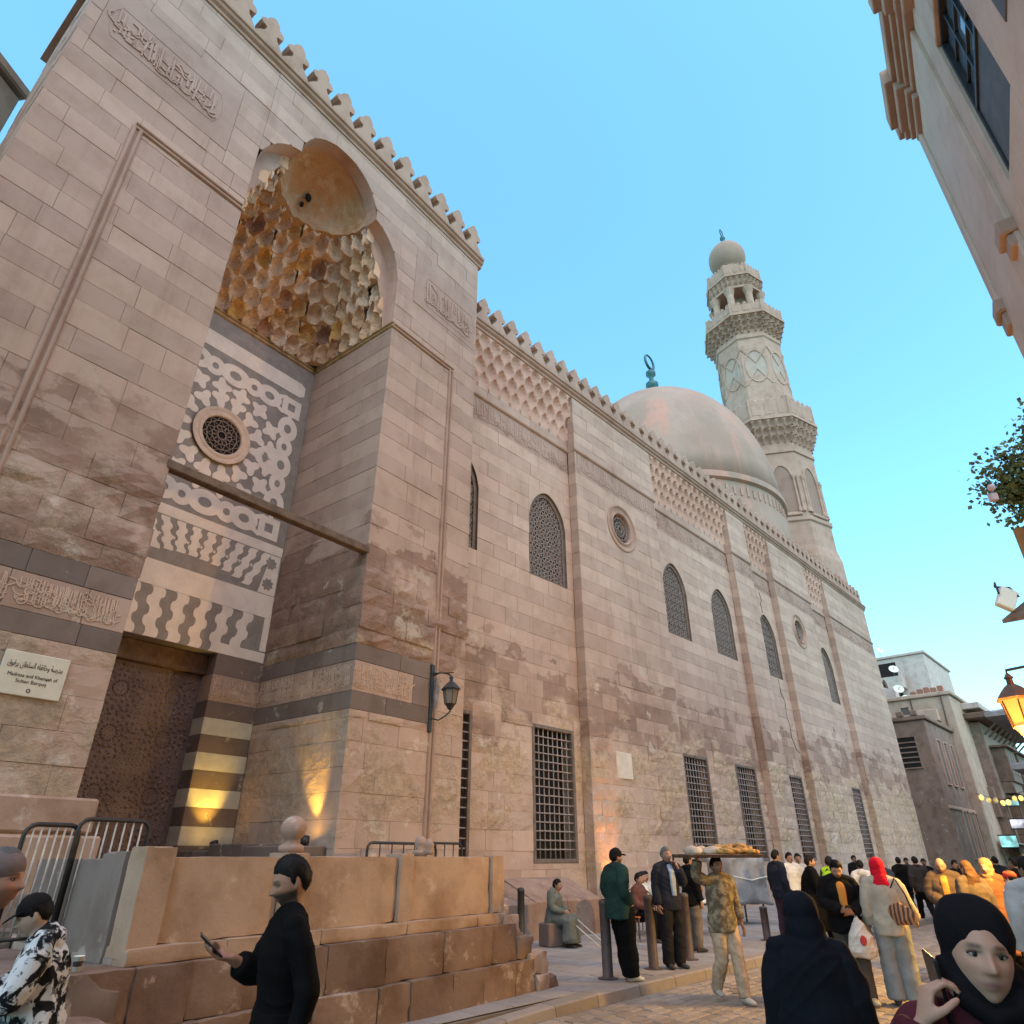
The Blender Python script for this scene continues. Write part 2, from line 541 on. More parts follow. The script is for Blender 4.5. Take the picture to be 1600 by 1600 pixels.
GZ0, GZ1 = 1.55, 4.93

import bisect
def course_index(z): return bisect.bisect(COURSES, z)
def f_tone(x, z, r):
    i = course_index(z)
    if z > 6.5:
        return (0.10 if i % 2 else 0.52) + random.uniform(-0.08, 0.26)
    return random.choice([0.05, 0.2, 0.35, 0.5, 0.8]) * random.uniform(0.6, 1.1)
def f_rough(x, z):
    if 2.3 < z < 5.4 and mnoise.noise((x * 0.45, 3.1, z * 0.6)) > -0.12: return random.uniform(0.012, 0.035)
    if z < 7.0 and random.random() < 0.12: return 0.008
    return 0.0

def arch_half(x, half, zs, zt):
    """pointed arch height at offset x"""
    u = min(1.0, abs(x) / half)
    return zs + (zt - zs) * (1 - u ** 1.75) ** 0.62

wall = Masonry(facade, M['facade'], Vector((0, -12.2, 1.7)))
for (a, b), ws in zip(BAYS, WINX):
    ops = []
    for w in ws:
        ops += [(w - WW, w + WW, AZ0, AZ1), (w - WW, w + WW, GZ0, GZ1)]
    wall.region(a, b, 0.1, 13.72, 0.0, ops, f_tone, f_rough)
    wall.region(a, b, 14.66, 15.15, 0.0, (), f_tone)
    # returns of the bay
    Ml = Matrix.Translation((b, 0, 0)) @ Matrix.Rotation(R(-90), 4, 'Z')
    wall.region(0, 0.32, 0.1, 17.05, 0.0, (), f_tone, None, None, Ml)
    Mr = Matrix.Translation((a, 0, 0)) @ Matrix.Rotation(R(90), 4, 'Z')
    wall.region(-0.32, 0, 0.1, 17.05, 0.0, (), f_tone, None, None, Mr)
RW = [(18.87, 12.47), (35.5, 12.37)]
for (a, b) in OUTER:
    ops = [(x - 1.0, x + 1.0, z - 1.0, z + 1.0) for x, z in RW if a < x < b]
    wall.region(a, b, 0.1, 13.72, OUT, ops, f_tone, f_rough)
    wall.region(a, b, 14.66, 17.05, OUT, (), f_tone)
Me = Matrix.Translation((49.4, 0, 0)) @ Matrix.Rotation(R(90), 4, 'Z')
wall.region(OUT, 6.0, 0.1, 17.05, 0.0, (), f_tone, None, None, Me)
wall.finish()

core = MB()
core.box(8.4, 49.33, 0.55, 12.5, 0, 16.9)
core.box(8.4, 49.33, -0.2, 0.6, 17.0, 17.3)
core.build('wall_core', M['mortar'], facade)

# carved frieze under the string course
def frieze(a, b, y, seed):
    m = MB(); m.box(a, b, y + 0.02, y + 0.08, 13.72, 14.66, 0.6)
    m.build('frieze_slab', M['carve'], facade)
    s_ = MB(); script_strokes(s_, a, b, 13.80, 14.58, y + 0.004, 15, 0.019, 0.02, seed); script_strokes(s_, a, b, 13.80, 14.2, y + 0.006, 12, 0.026, 0.02, seed + 7)
    s_.build('carved_inscription', M['carve'], facade, kind='stuff')
for k, (a, b) in enumerate(BAYS): frieze(a + 0.01, b - 0.01, 0.0, 20 + k)
for k, (a, b) in enumerate(OUTER): frieze(a + 0.01, b - 0.01, OUT, 40 + k)

# string course and cornice, as moulded profiles swept along x
def sweep_x(mb, prof, x0, x1, tone=0.3):
    n = len(prof)
    vs = [(x0, y, z) for y, z in prof] + [(x1, y, z) for y, z in prof]
    fs = [(i, n + i, n + (i + 1) % n, (i + 1) % n) for i in range(n)]
    fs += [tuple(range(n)), tuple(range(2 * n - 1, n - 1, -1))]
    mb.add(vs, fs, tone)
def string_prof(y): return [(y + 0.03, 14.60), (y - 0.03, 14.63), (y - 0.055, 14.67), (y - 0.05, 14.71), (y + 0.03, 14.74)]
sc_ = MB()
for a, b in BAYS: sweep_x(sc_, string_prof(0), a, b)
for a, b in OUTER: sweep_x(sc_, string_prof(OUT), a - 0.05, b + 0.05)
sc_.build('string_course', M['mould'], facade)
co = MB()
y = OUT
sweep_x(co, [(y + 0.3, 17.0), (y - 0.03, 17.0), (y - 0.05, 17.06), (y - 0.03, 17.1), (y - 0.10, 17.14), (y - 0.13, 17.2), (y - 0.10, 17.25), (y - 0.15, 17.27), (y - 0.16, 17.36), (y + 0.3, 17.37)], 8.0, 49.52)
co.build('cornice', M['mould'], facade)

# crenellation: three-lobed merlons with a pinched waist
half = [(0.335, 0.0), (0.335, 0.10), (0.25, 0.24), (0.155, 0.36), (0.125, 0.47), (0.15, 0.52), (0.235, 0.535), (0.285, 0.60), (0.28, 0.69), (0.215, 0.76), (0.145, 0.78), (0.15, 0.86), (0.10, 0.95), (0.0, 1.04)]
cren_poly = half + [(-x, z) for x, z in half[::-1][1:]]
def crenel_mesh(s=1.0):
    m = MB(); m.prism([(x * s, z * s) for x, z in cren_poly], -0.15, 0.15, 0.3)
    me = m.mesh('merlon'); me.materials.append(M['mould'])
    return me
CREN = crenel_mesh()
x = 11.42 - 0.703
while x < 49.3:
    o = inst('merlon', CREN, facade, (x, OUT + 0.04 + random.uniform(-0.01, 0.01), 17.365), random.uniform(-0.03, 0.03), (1, 1, random.uniform(0.96, 1.03)))
    x += 0.703

# muqarnas over the bays: tiers of little concave niches stepping out to the wall face
def niche_depth(a, b):
    """hollow of an arched niche, a in -1..1 across, b in 0..1 up; 0 on the posts and spandrels"""
    a = abs(a) / 0.86
    t = max(0.0, (b - 0.38) / 0.56)
    q = 1 - a ** 1.9 - t ** 1.7
    return max(0.0, q) ** 0.5
def niche_mesh(w, h, ya, yb, depth, name='muqarnas_niche', nu=10, nv=7, mat=None):
    """one cell of a stalactite tier: front at yb, hollow reaching back past ya, soffit under the posts"""
    m = MB()
    for j in range(nv + 1):
        b = j / nv
        for i in range(nu + 1):
            a = 2 * i / nu - 1
            m.v.append((a * w / 2, yb + (ya - yb + depth) * niche_depth(a, b), h * b))
    q = nu + 1
    for j in range(nv):
        for i in range(nu):
            m.f.append((j * q + i, j * q + i + 1, (j + 1) * q + i + 1, (j + 1) * q + i)); m.t.append(0.4)
    b0 = len(m.v)
    for i in range(nu + 1): m.v.append(((2 * i / nu - 1) * w / 2, ya + depth, 0.0))
    for i in range(nu): m.f.append((b0 + i, b0 + i + 1, i + 1, i)); m.t.append(0.6)
    m.lathe([(0.006, -h * 0.22), (0.03 * w / 0.5, -h * 0.10), (0.045 * w / 0.5, 0.01)], 6, (-w / 2, yb + 0.035), 0.5)
    me = m.mesh(name); me.materials.append(mat or M['carve2'])
    return me
M["carve2"] = stone('muqarnas_stone', (0.58, 0.44, 0.36), (0.50, 0.37, 0.30), grime=0.45, rough_bump=0.5)
for (a, b) in BAYS:
    n = max(5, round((b - a) / 0.50)); w = (b - a) / n
    zz = [15.15, 15.66, 16.14, 16.60, 17.0]
    yy = [0.0, -0.05, -0.13, -0.22, -0.31]
    for k in range(4):
        me = niche_mesh(w, zz[k + 1] - zz[k], yy[k], yy[k + 1], [0.05, 0.07, 0.07, 0.06][k])
        for i in range(n + k % 2):
            off = 0.5 if k % 2 == 0 else 0.0
            inst('muqarnas_niche', me, facade, (a + (i + off) * w, 0, zz[k]))
    bk = MB(); bk.box(a, b, 0.17, 0.3, 15.1, 17.0, 0.3); bk.build('muqarnas_back', M['carve2'], facade)

# arched windows with a pierced lattice
def lattice(mb, test, x0, x1, z0, z1, cell, y0, y1, w=0.026):
    def bar(ax, az, bx, bz):
        if not (test((ax + bx) / 2, (az + bz) / 2) and test(ax, az) and test(bx, bz)): return
        dx, dz = bx - ax, bz - az; L = math.hypot(dx, dz)
        nx, nz = -dz / L * w / 2, dx / L * w / 2
        f = [(ax + nx, az + nz), (ax - nx, az - nz), (bx - nx, bz - nz), (bx + nx, bz + nz)]
        vs = [(p, y0, q) for p, q in f] + [(p, y1, q) for p, q in f]
        mb.add(vs, [(0, 1, 2, 3), (1, 0, 4, 5), (3, 2, 6, 7)], 0.001)
    nx_, nz_ = max(1, round((x1 - x0) / cell)), max(1, round((z1 - z0) / cell))
    cx, cz = (x1 - x0) / nx_, (z1 - z0) / nz_
    for i in range(nx_):
        for j in range(nz_):
            ox, oz = x0 + (i + 0.5) * cx, z0 + (j + 0.5) * cz
            S = [(math.cos(R(22.5 + 45 * k)) * cx * 0.30, math.sin(R(22.5 + 45 * k)) * cz * 0.30) for k in range(8)]
            O = [(math.cos(R(45 * k)) * cx * 0.5, math.sin(R(45 * k)) * cz * 0.5) for k in range(8)]
            for k in range(8):
                a, b = S[k], S[(k + 1) % 8]
                t = O[(k + 1) % 8]
                if (k + 1) % 2: t = (math.copysign(cx * 0.42, t[0]) if abs(t[0]) > 0.01 else 0, math.copysign(cz * 0.42, t[1]) if abs(t[1]) > 0.01 else 0)
                bar(ox + a[0], oz + a[1], ox + t[0], oz + t[1])
                bar(ox + b[0], oz + b[1], ox + t[0], oz + t[1])
                bar(ox + a[0] * 0.45, oz + a[1] * 0.45, ox + a[0], oz + a[1])
            bar(ox - cx / 2, oz - cz / 2, ox - cx * 0.3, oz - cz * 0.3); bar(ox + cx / 2, oz - cz / 2, ox + cx * 0.3, oz - cz * 0.3)
            bar(ox - cx / 2, oz + cz / 2, ox - cx * 0.3, oz + cz * 0.3); bar(ox + cx / 2, oz + cz / 2, ox + cx * 0.3, oz + cz * 0.3)

def arched_window_meshes():
    H, S = AZ1 - AZ0, ASP - AZ0
    n = 20
    arc = [(-WW + 2 * WW * i / n, arch_half(-WW + 2 * WW * i / n, WW, S, H - 0.02)) for i in range(n + 1)]
    sp = MB()     # spandrels that fill the square opening around the arch
    L = [(-WW, S)] + [p for p in arc if p[0] <= 0] + [(0, H), (-WW, H)]
    sp.prism(L[1:], -0.002, 0.06, 0.3)
    sp.prism([(-x, z) for x, z in L[1:]], -0.002, 0.06, 0.3)
    fr = MB()     # frame that follows the arch
    ring = [(-WW, 0.0)] + arc + [(WW, 0.0)]
    k = 0.88
    inn = [(-WW * k, 0.09)] + [(x * k, 0.09 + (z - 0.09) * 0.955) for x, z in arc] + [(WW * k, 0.09)]
    m_ = len(ring)
    for i in range(m_):
        j = (i + 1) % m_
        (ax, az), (bx, bz), (cx_, cz_), (dx, dz) = ring[i], ring[j], inn[j], inn[i]
        fr.add([(ax, 0.07, az), (bx, 0.07, bz), (cx_, 0.07, cz_), (dx, 0.07, dz), (ax, -0.01, az), (bx, -0.01, bz), (cx_, 0.16, cz_), (dx, 0.16, dz)],
               [(0, 1, 2, 3), (0, 4, 5, 1), (3, 2, 6, 7)], 0.2)
    la = MB()
    lattice(la, lambda x, z: abs(x) < WW * 0.89 and 0.09 < z < 0.09 + (arch_half(x / 0.88, WW, S, H - 0.02) - 0.09) * 0.96, -WW * 0.88, WW * 0.88, 0.09, H, 0.33, 0.11, 0.17)
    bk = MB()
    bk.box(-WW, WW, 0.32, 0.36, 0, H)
    return [mm.mesh(nm) for mm, nm in ((sp, 'arch_spandrel'), (fr, 'frame'), (la, 'lattice'), (bk, 'window_back'))]
AW = arched_window_meshes()
for me, mt in zip(AW, ('facade', 'frame_wood', 'grille', 'dark')): me.materials.append(M[mt])

def barred_window_meshes():
    H = GZ1 - GZ0
    fr = MB(); t = 0.10
    fr.cbox(-WW, -WW + t, -0.02, 0.14, 0, H, 0.012); fr.cbox(WW - t, WW, -0.02, 0.14, 0, H, 0.012)
    fr.cbox(-WW + t, WW - t, -0.017, 0.14, H - t, H, 0.012); fr.cbox(-WW + t, WW - t, -0.017, 0.14, 0, t, 0.012)
    gr = MB()
    nv, nh = 8, 15
    for i in range(1, nv):
        x = -WW + t + (2 * (WW - t)) * i / nv
        gr.tube([(x + random.uniform(-0.006, 0.006), 0.04, t + (H - 2 * t) * j / 4) for j in range(5)], 0.017, 6)
    for j in range(1, nh):
        z = t + (H - 2 * t) * j / nh
        gr.tube([(-WW + t + 2 * (WW - t) * i / 4, 0.025, z + random.uniform(-0.006, 0.006)) for i in range(5)], 0.018, 6)
        for i in range(1, nv):
            gr.ell((-WW + t + (2 * (WW - t)) * i / nv, 0.03, z), (0.03, 0.03, 0.03), 6, 4)
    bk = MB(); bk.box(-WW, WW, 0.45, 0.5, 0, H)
    rv = MB()
    rv.box(-WW - 0.02, -WW + 0.001, 0.06, 0.5, 0, H); rv.box(WW - 0.001, WW + 0.02, 0.06, 0.5, 0, H)
    rv.box(-WW, WW, 0.06, 0.5, H - 0.001, H + 0.02); rv.box(-WW, WW, 0.06, 0.5, -0.02, 0.001)
    return [mm.mesh(nm, sm_) for mm, nm, sm_ in ((fr, 'frame', False), (gr, 'iron_grille', True), (bk, 'window_back', False), (rv, 'reveal', False))]
BW = barred_window_meshes()
for me, mt in zip(BW, ('frame_wood', 'iron_bar', 'dark', 'facade')):
    M.setdefault('iron_bar', simple('dusty_iron_bars', (0.30, 0.24, 0.215), 0.7, 0.2, 10, 0.2, 0.004, 0.3, 0.1))
    me.materials.append(M[mt])
for ws in WINX:
    for w in ws:
        e = empty('arched_window', (w, 0, AZ0), 0, facade)
        for me in AW: inst(me.name, me, e)
        e = empty('barred_window', (w, 0, GZ0), 0, facade)
        for me in BW: inst(me.name, me, e)
        sl = MB(); sl.cbox(w - 0.55, w + 0.55, -0.06, 0.05, GZ0 - 0.34, GZ0 - 0.02, 0.02, 0.1)

# round windows with a moulded ring
def ring(mb, prof, n=40, tone=0.3):
    """prof: list of (radius, y) around the y axis"""
    b0 = len(mb.v)
    for r, y in prof:
        for k in range(n):
            w = 2 * math.pi * k / n
            mb.v.append((r * math.cos(w), y, r * math.sin(w)))
    for i in range(len(prof) - 1):
        for k in range(n):
            mb.f.append((b0 + i * n + k, b0 + i * n + (k + 1) % n, b0 + (i + 1) * n + (k + 1) % n, b0 + (i + 1) * n + k)); mb.t.append(tone)
def round_window(parent, x, y, z, ro, ri, slab=True, cell=0.2, ring_mat='mould', yfix=0.0):
    e = empty('round_window', (x, y, z), 0, parent)
    if slab:
        s_ = MB(); n = 40; q = 1.0
        for k in range(n):
            w0, w1 = 2 * math.pi * k / n, 2 * math.pi * (k + 1) / n
            def sq(w):
                c, s2 = math.cos(w), math.sin(w); t = q / max(abs(c), abs(s2)); return (c * t, 0.0, s2 * t)
            s_.add([(ro * math.cos(w0), 0, ro * math.sin(w0)), (ro * math.cos(w1), 0, ro * math.sin(w1)), sq(w1), sq(w0)], [(0, 1, 2, 3)], 0.25)
        s_.build('surround', M['facade'], e)
    r_ = MB()
    ring(r_, [(ro + 0.003, 0.02), (ro, -0.03), (ro * 0.95, -0.05), (ro * 0.90, -0.03), (ro * 0.88, 0.0), (ro * 0.82, 0.015), (ri * 1.22, 0.02), (ri * 1.18, -0.02), (ri * 1.10, -0.035), (ri * 1.03, -0.01), (ri, 0.05), (ri, 0.2)])
    r_.build('moulded_ring', M[ring_mat], e, smooth=False)
    g = MB()
    nr = 12
    for k in range(nr):
        w = 2 * math.pi * k / nr
        for (ra, rb, da) in ((0.2, 0.5, 0.26), (0.2, 0.5, -0.26), (0.5, 0.78, 0.26), (0.5, 0.78, -0.26), (0.78, 1.0, 0.26), (0.78, 1.0, -0.26)):
            a = (ri * ra * math.cos(w), ri * ra * math.sin(w)); b = (ri * rb * math.cos(w + da), ri * rb * math.sin(w + da))
            dx, dz = b[0] - a[0], b[1] - a[1]; L = math.hypot(dx, dz); t = 0.006
            nx, nz = -dz / L * t, dx / L * t
            f = [(a[0] + nx, a[1] + nz), (a[0] - nx, a[1] - nz), (b[0] - nx, b[1] - nz), (b[0] + nx, b[1] + nz)]
            g.add([(p, 0.07, q) for p, q in f] + [(p, 0.12, q) for p, q in f], [(0, 1, 2, 3), (1, 0, 4, 5), (3, 2, 6, 7)])
    for rr in (0.2, 0.5, 0.78):
        ring(g, [(ri * rr - 0.006, 0.12), (ri * rr - 0.006, 0.066), (ri * rr + 0.006, 0.066), (ri * rr + 0.006, 0.12)], 24, 0.0)
    g.build('lattice', M['grille'], e)
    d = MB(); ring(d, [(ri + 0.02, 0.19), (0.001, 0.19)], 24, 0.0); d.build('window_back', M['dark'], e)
    return e
for x, z in RW: round_window(facade, x, OUT, z, 0.93, 0.56)

# sloping plinth bench at the foot of the first bay
pl = MB()
xs = [8.5, 9.9, 11.2, 12.5, 13.6, 14.85]
for i in range(len(xs) - 1):
    a, b = xs[i] + 0.008, xs[i + 1] - 0.008
    j = random.uniform(-0.02, 0.02)
    vs = []
    for x in (a, b):
        vs += [(x, -1.40 + j, 0.1), (x, -1.38 + j, 0.80 + j), (x, -1.33 + j, 0.84 + j), (x, -0.4, 1.22 + j), (x, 0.0, 1.24), (x, 0.0, 0.1)]
    fs = [(k, 6 + k, 6 + (k + 1) % 6, (k + 1) % 6) for k in range(6)] + [(0, 1, 2, 3, 4, 5), (11, 10, 9, 8, 7, 6)]
    MB().add(vs, fs, random.uniform(0.1, 0.7)).build('plinth_stone', M['plinth'] if 'plinth' in M else M.setdefault('plinth', stone('worn_plinth_stone', (0.36, 0.285, 0.23), (0.25, 0.195, 0.16), grime=0.8, rough_bump=0.9)), facade)

# cracks, as thin dark gaps
def crack(pts, y):
    m = MB()
    m.tube([(x, y - 0.004, z) for x, z in pts], [0.012 + 0.01 * random.random() for _ in pts], 4)
    m.build('crack', M['dark'], facade)
crack([(31.7, 12.5), (31.65, 13.0), (31.85, 13.2), (31.7, 13.6)], 0)
crack([(32.1, 9.3), (32.15, 8.6), (32.45, 8.3), (32.3, 7.6), (32.5, 7.2), (32.45, 6.6), (32.75, 6.1), (33.1, 6.0)], 0)

pt = MB(); pt.cbox(17.45, 18.25, OUT - 0.05, OUT + 0.05, 3.75, 4.50, 0.015); pt.build('pale_repair_stone', simple('pale_new_limestone', (0.60, 0.50, 0.40), 0.85, 0.1, 4, 0.3), facade)
# ================================================================== the entrance portal
PO = Vector((-1.0727, 14.9105, 0))
PROT = R(90) - YP
def pw(x, y, z=0.0):
    return Vector((PO.x + math.sin(YP) * x - math.cos(YP) * y, PO.y + math.cos(YP) * x + math.sin(YP) * y, z))
portal = empty('mosque_portal', PO, PROT, label='tall stone entrance portal with a muqarnas hood, marble inlay panel and dark metal door', cat='portal')
PEYE = Vector((-11.21, -9.889, 1.7))
PL, PR, RL, RR, RD = -10.82, 0.0, -7.33, -3.15, 3.05
PCX = (RL + RR) / 2
def p_tone(x, z, r):
    i = course_index(z)
    if z > 7.7: return (0.10 if i % 2 else 0.54) + random.uniform(-0.08, 0.24)
    if z > 5.2: return random.uniform(0.3, 0.9)
    return random.choice([0.02, 0.1, 0.2, 0.3, 0.5]) * random.uniform(0.5, 1.2)
def p_rough(x, z):
    if 5.3 < z < 6.9: return random.uniform(0.02, 0.05)
    if 2.6 < z < 4.2 and random.random() < 0.4: return random.uniform(0.006, 0.02)
    if z < 9 and random.random() < 0.15: return 0.008
    return 0.0
def tre_arch(x):
    u = abs(x - PCX)
    if u < 1.13:
        return 16.45 + 1.25 * max(0.0, 1 - (u / 1.15) ** 2) ** 0.5 * (1 - 0.0 * u)
    if u > 2.089: return 13.5
    return 14.85 + 1.58 * max(0.0, 1 - ((u - 1.0) / 1.092) ** 2) ** 0.5

pwall = Masonry(portal, M['portal'], PEYE)
pwall.region(PL, RL, 0.1, 18.28, 0.0, [(-10.62, -7.95, 14.57, 16.5), (PL, RL, 4.2, 5.33), (-8.62, -7.88, 3.44, 4.02)][:2], p_tone, p_rough)
pwall.region(RR, PR, 0.1, 18.28, 0.0, [(-2.56, -0.06, 14.75, 16.5), (RR, -1.12, 4.12, 5.36)], p_tone, p_rough)
pwall.region(RL, RR, 13.5, 18.28, 0.0, (), p_tone, None, tre_arch, None, 0.45, 0.9)
side = Matrix.Rotation(R(-90), 4, 'Z')
sideR = Matrix.Rotation(R(90), 4, 'Z')
pwall.region(-3.6, 0, 0.1, 18.28, 0.0, (), p_tone, None, None, Matrix.Translation((PL, 0, 0)) @ side)
pwall.region(0, 3.4, 0.1, 18.28, 0.0, (), p_tone, None, None, Matrix.Translation((PR, 0, 0)) @ sideR)
pwall.region(-RD, 0, 0.95, 13.42, 0.0, [(-RD, 0, 4.12, 5.36)], p_tone, p_rough, None, Matrix.Translation((RR, 0, 0)) @ side)
pwall.region(0, RD, 0.95, 13.42, 0.0, [(0, RD, 4.12, 5.36)], p_tone, p_rough, None, Matrix.Translation((RL, 0, 0)) @ sideR)
pwall.finish(300)

pc = MB()     # rubble core behind the facing
pc.box(PL + 0.07, RL - 0.07, 0.08, 4.0, 0, 18.25); pc.box(RR + 0.07, PR - 0.07, 0.08, 4.0, 0, 18.25)
pc.box(RL - 0.07, RR + 0.07, RD + 0.6, 4.6, 0, 18.25); pc.box(RL - 0.07, RR + 0.07, 0.08, 4.6, 17.75, 18.25)
pc.box(RL - 0.07, RL + 0.9, 0.36, 0.5, 16.4, 17.75); pc.box(RR - 0.9, RR + 0.07, 0.36, 0.5, 16.4, 17.75)
pc.build('wall_core', M['mortar'], portal)

# upper cartouches with carved script
def cartouche(x0, x1, z0, z1, sx0, sx1, sz0, sz1, seed):
    s_ = MB(); s_.cbox(x0 + 0.004, x1 - 0.004, -0.006, 0.06, z0 + 0.004, z1 - 0.004, 0.006, 0.8)
    s_.build('cartouche_slab', M['portal'], portal)
    k = 0.12
    pit = MB()     # raised rim with lobed ends
    zc = (sz0 + sz1) / 2; h = (sz1 - sz0) / 2
    pts = [(sx0 + k, sz1), (sx1 - k, sz1), (sx1 - k * 0.3, zc + h * 0.55), (sx1, zc), (sx1 - k * 0.3, zc - h * 0.55), (sx1 - k, sz0), (sx0 + k, sz0), (sx0 + k * 0.3, zc - h * 0.55), (sx0, zc), (sx0 + k * 0.3, zc + h * 0.55), (sx0 + k, sz1)]
    pit.tube([(x, -0.008, z) for x, z in pts], 0.008, 4)
    pit.build('cartouche_rim', M['carve'], portal)
    t = MB(); script_strokes(t, sx0 + 0.1, sx1 - 0.1, sz0 + 0.06, sz1 - 0.06, -0.03, 15, 0.021, 0.03, seed)
    script_strokes(t, sx0 + 0.1, sx1 - 0.1, sz0 + 0.06, sz1 - 0.42, -0.028, 12, 0.030, 0.03, seed + 3)
    script_strokes(t, sx0 + 0.1, sx1 - 0.1, sz0 + 0.40, sz1 - 0.06, -0.026, 10, 0.028, 0.03, seed + 4)
    t.build('carved_inscription', M['carve'], portal, kind='stuff')
cartouche(-10.62, -7.95, 14.57, 16.5, -10.5, -8.25, 15.02, 15.95, 5)
cartouche(-2.56, -0.06, 14.75, 16.5, -2.2, -0.12, 14.95, 15.95, 9)

# dark courses and the carved band between them, wrapping from flank to recess
def band_wrap(kind, z0, z1, proud, mat, runs):
    for (M4, x0, x1) in runs:
        x = x0
        while x < x1 - 0.01:
            xe = min(x1, x + random.uniform(0.7, 1.3))
            if x1 - xe < 0.35: xe = x1
            m = MB(); m.cbox(x + 0.003, xe - 0.003, -proud, 0.06, z0 + 0.003, z1 - 0.003, 0.006, random.uniform(0.05, 0.9))
            if M4: m.v = [tuple(M4 @ Vector(p)) for p in m.v]
            m.build(kind, mat, portal)
            x = xe
TR, TL = Matrix.Translation((RR, 0, 0)) @ side, Matrix.Translation((RL, 0, 0)) @ sideR
L_run = [(None, PL, RL), (TL, 0, RD)]
R_run = [(None, RR, -1.12), (TR, -RD, 0)]
band_wrap('dark_course_stone', 5.0, 5.33, 0.004, M['darkstone'], L_run)
band_wrap('dark_course_stone', 4.2, 4.5, 0.004, M['darkstone'], L_run)
band_wrap('inscription_stone', 4.5, 5.0, 0.0, M['carve'], L_run)
band_wrap('dark_course_stone', 5.03, 5.36, 0.004, M['darkstone'], R_run)
band_wrap('dark_course_stone', 4.12, 4.45, 0.004, M['darkstone'], R_run)
band_wrap('inscription_stone', 4.45, 5.03, 0.0, M['carve'], [(None, RR, -1.58), (TR, -RD, 0)])
band_wrap('dark_course_stone', 4.45, 5.03, 0.002, M['darkstone'], [(None, -1.58, -1.12)])
def band_text(x0, x1, z0, z1, M4, seed):
    t = MB(); script_strokes(t, x0, x1, z0 + 0.03, z1 - 0.03, -0.010, 22, 0.016, 0.014, seed)
    script_strokes(t, x0, x1, z0 + 0.02, z0 + 0.29, -0.011, 17, 0.024, 0.014, seed + 50); script_strokes(t, x0, x1, z1 - 0.29, z1 - 0.02, -0.011, 17, 0.024, 0.014, seed + 51)
    if M4: t.v = [tuple(M4 @ Vector(p)) for p in t.v]
    t.build('carved_inscription', M['band_text'], portal, kind='stuff')
M['band_text'] = stone('pale_carved_letters', (0.56, 0.47, 0.38), (0.45, 0.37, 0.30), grime=0.4)
band_text(RR + 0.03, -1.62, 4.47, 5.02, None, 31)
band_text(-RD, -0.03, 4.47, 5.02, TR, 33)
band_text(-8.75, RL - 0.1, 4.52, 4.98, None, 35)
band_text(PL, -8.8, 4.52, 4.98, None, 36)

# frame mouldings: two thin rolls with a groove
def roll(p0, p1, axis):
    """double roll between two points on the front plane (or given plane via matrix)"""
    m = MB()
    for off, r in ((-0.055, 0.034), (0.055, 0.034)):
        if axis == 'h': a, b = (p0[0], -0.012, p0[1] + off), (p1[0], -0.012, p1[1] + off)
        else: a, b = (p0[0] + off, -0.012, p0[1]), (p1[0] + off, -0.012, p1[1])
        m.tube([a, b], r, 8, 0.4)
    if axis == 'h': m.box(p0[0], p1[0], -0.008, 0.03, p0[1] - 0.10, p0[1] + 0.10, 0.7)
    else: m.box(p0[0] - 0.10, p0[0] + 0.10, -0.0075, 0.03, p0[1], p1[1], 0.7)
    return m
for p0, p1, ax in (((-9.5, 13.47), (RL - 0.02, 13.47), 'h'), ((-9.45, 2.4), (-9.45, 13.43), 'v'), ((RR + 0.02, 13.47), (-0.9, 13.47), 'h'), ((-0.97, 2.0), (-0.97, 13.43), 'v')):
    roll(p0, p1, ax).build('frame_moulding', M['mould'], portal)
for T_, a, b in ((TR, -RD + 0.06, 0.04), (TL, -0.04, RD - 0.06), (Matrix.Translation((0, RD, 0)), RL + 0.05, RR - 0.05)):
    m = roll((a, 13.47), (b, 13.47), 'h'); m.v = [tuple(T_ @ Vector(p)) for p in m.v]
    m.build('frame_moulding', M['mould_gilt'] if 'mould_gilt' in M else M.setdefault('mould_gilt', simple('worn_ochre_moulding', (0.42, 0.27, 0.13), 0.75, 0.3, 5, 0.3, 0.02)), portal)

# portal cornice and merlons
cp_ = MB()
sweep_x(cp_, [(0.4, 18.22), (-0.03, 18.24), (-0.05, 18.30), (-0.03, 18.34), (-0.10, 18.38), (-0.13, 18.44), (-0.10, 18.49), (-0.15, 18.51), (-0.16, 18.60), (0.4, 18.61)], PL - 0.12, PR + 0.12)
cp_.box(PL - 0.12, PL + 0.3, 0.4, 4.2, 18.24, 18.60, 0.3); cp_.box(PR - 0.3, PR + 0.12, 0.4, 4.2, 18.24, 18.60, 0.3)
cp_.build('cornice', M['mould'], portal)
CREN2 = crenel_mesh(1.06)
x = -0.36
while x > PL - 0.1:
    inst('merlon', CREN2, portal, (x, 0.04, 18.605), random.uniform(-0.03, 0.03))
    x -= 0.745
for i in range(4):
    inst('merlon', CREN2, portal, (PL + 0.05, 0.75 + 0.745 * i, 18.605), R(90))
    inst('merlon', CREN2, portal, (PR - 0.05, 0.75 + 0.745 * i, 18.605), R(90))

# soffit of the three-lobed arch
so = MB()
n = 64
cur = [(RL, 13.55), (RL, 14.2)] + [(RL + 0.004 + (RR - RL - 0.008) * i / n, tre_arch(RL + 0.004 + (RR - RL - 0.008) * i / n)) for i in range(n + 1)] + [(RR, 14.2), (RR, 13.55)]
for i in range(len(cur) - 1):
    (ax, az), (bx, bz) = cur[i], cur[i + 1]
    so.add([(ax, 0.0, az), (bx, 0.0, bz), (bx, 0.36, bz), (ax, 0.36, az)], [(0, 1, 2, 3)], 0.5)
so.build('arch_soffit', M['carve2'], portal)


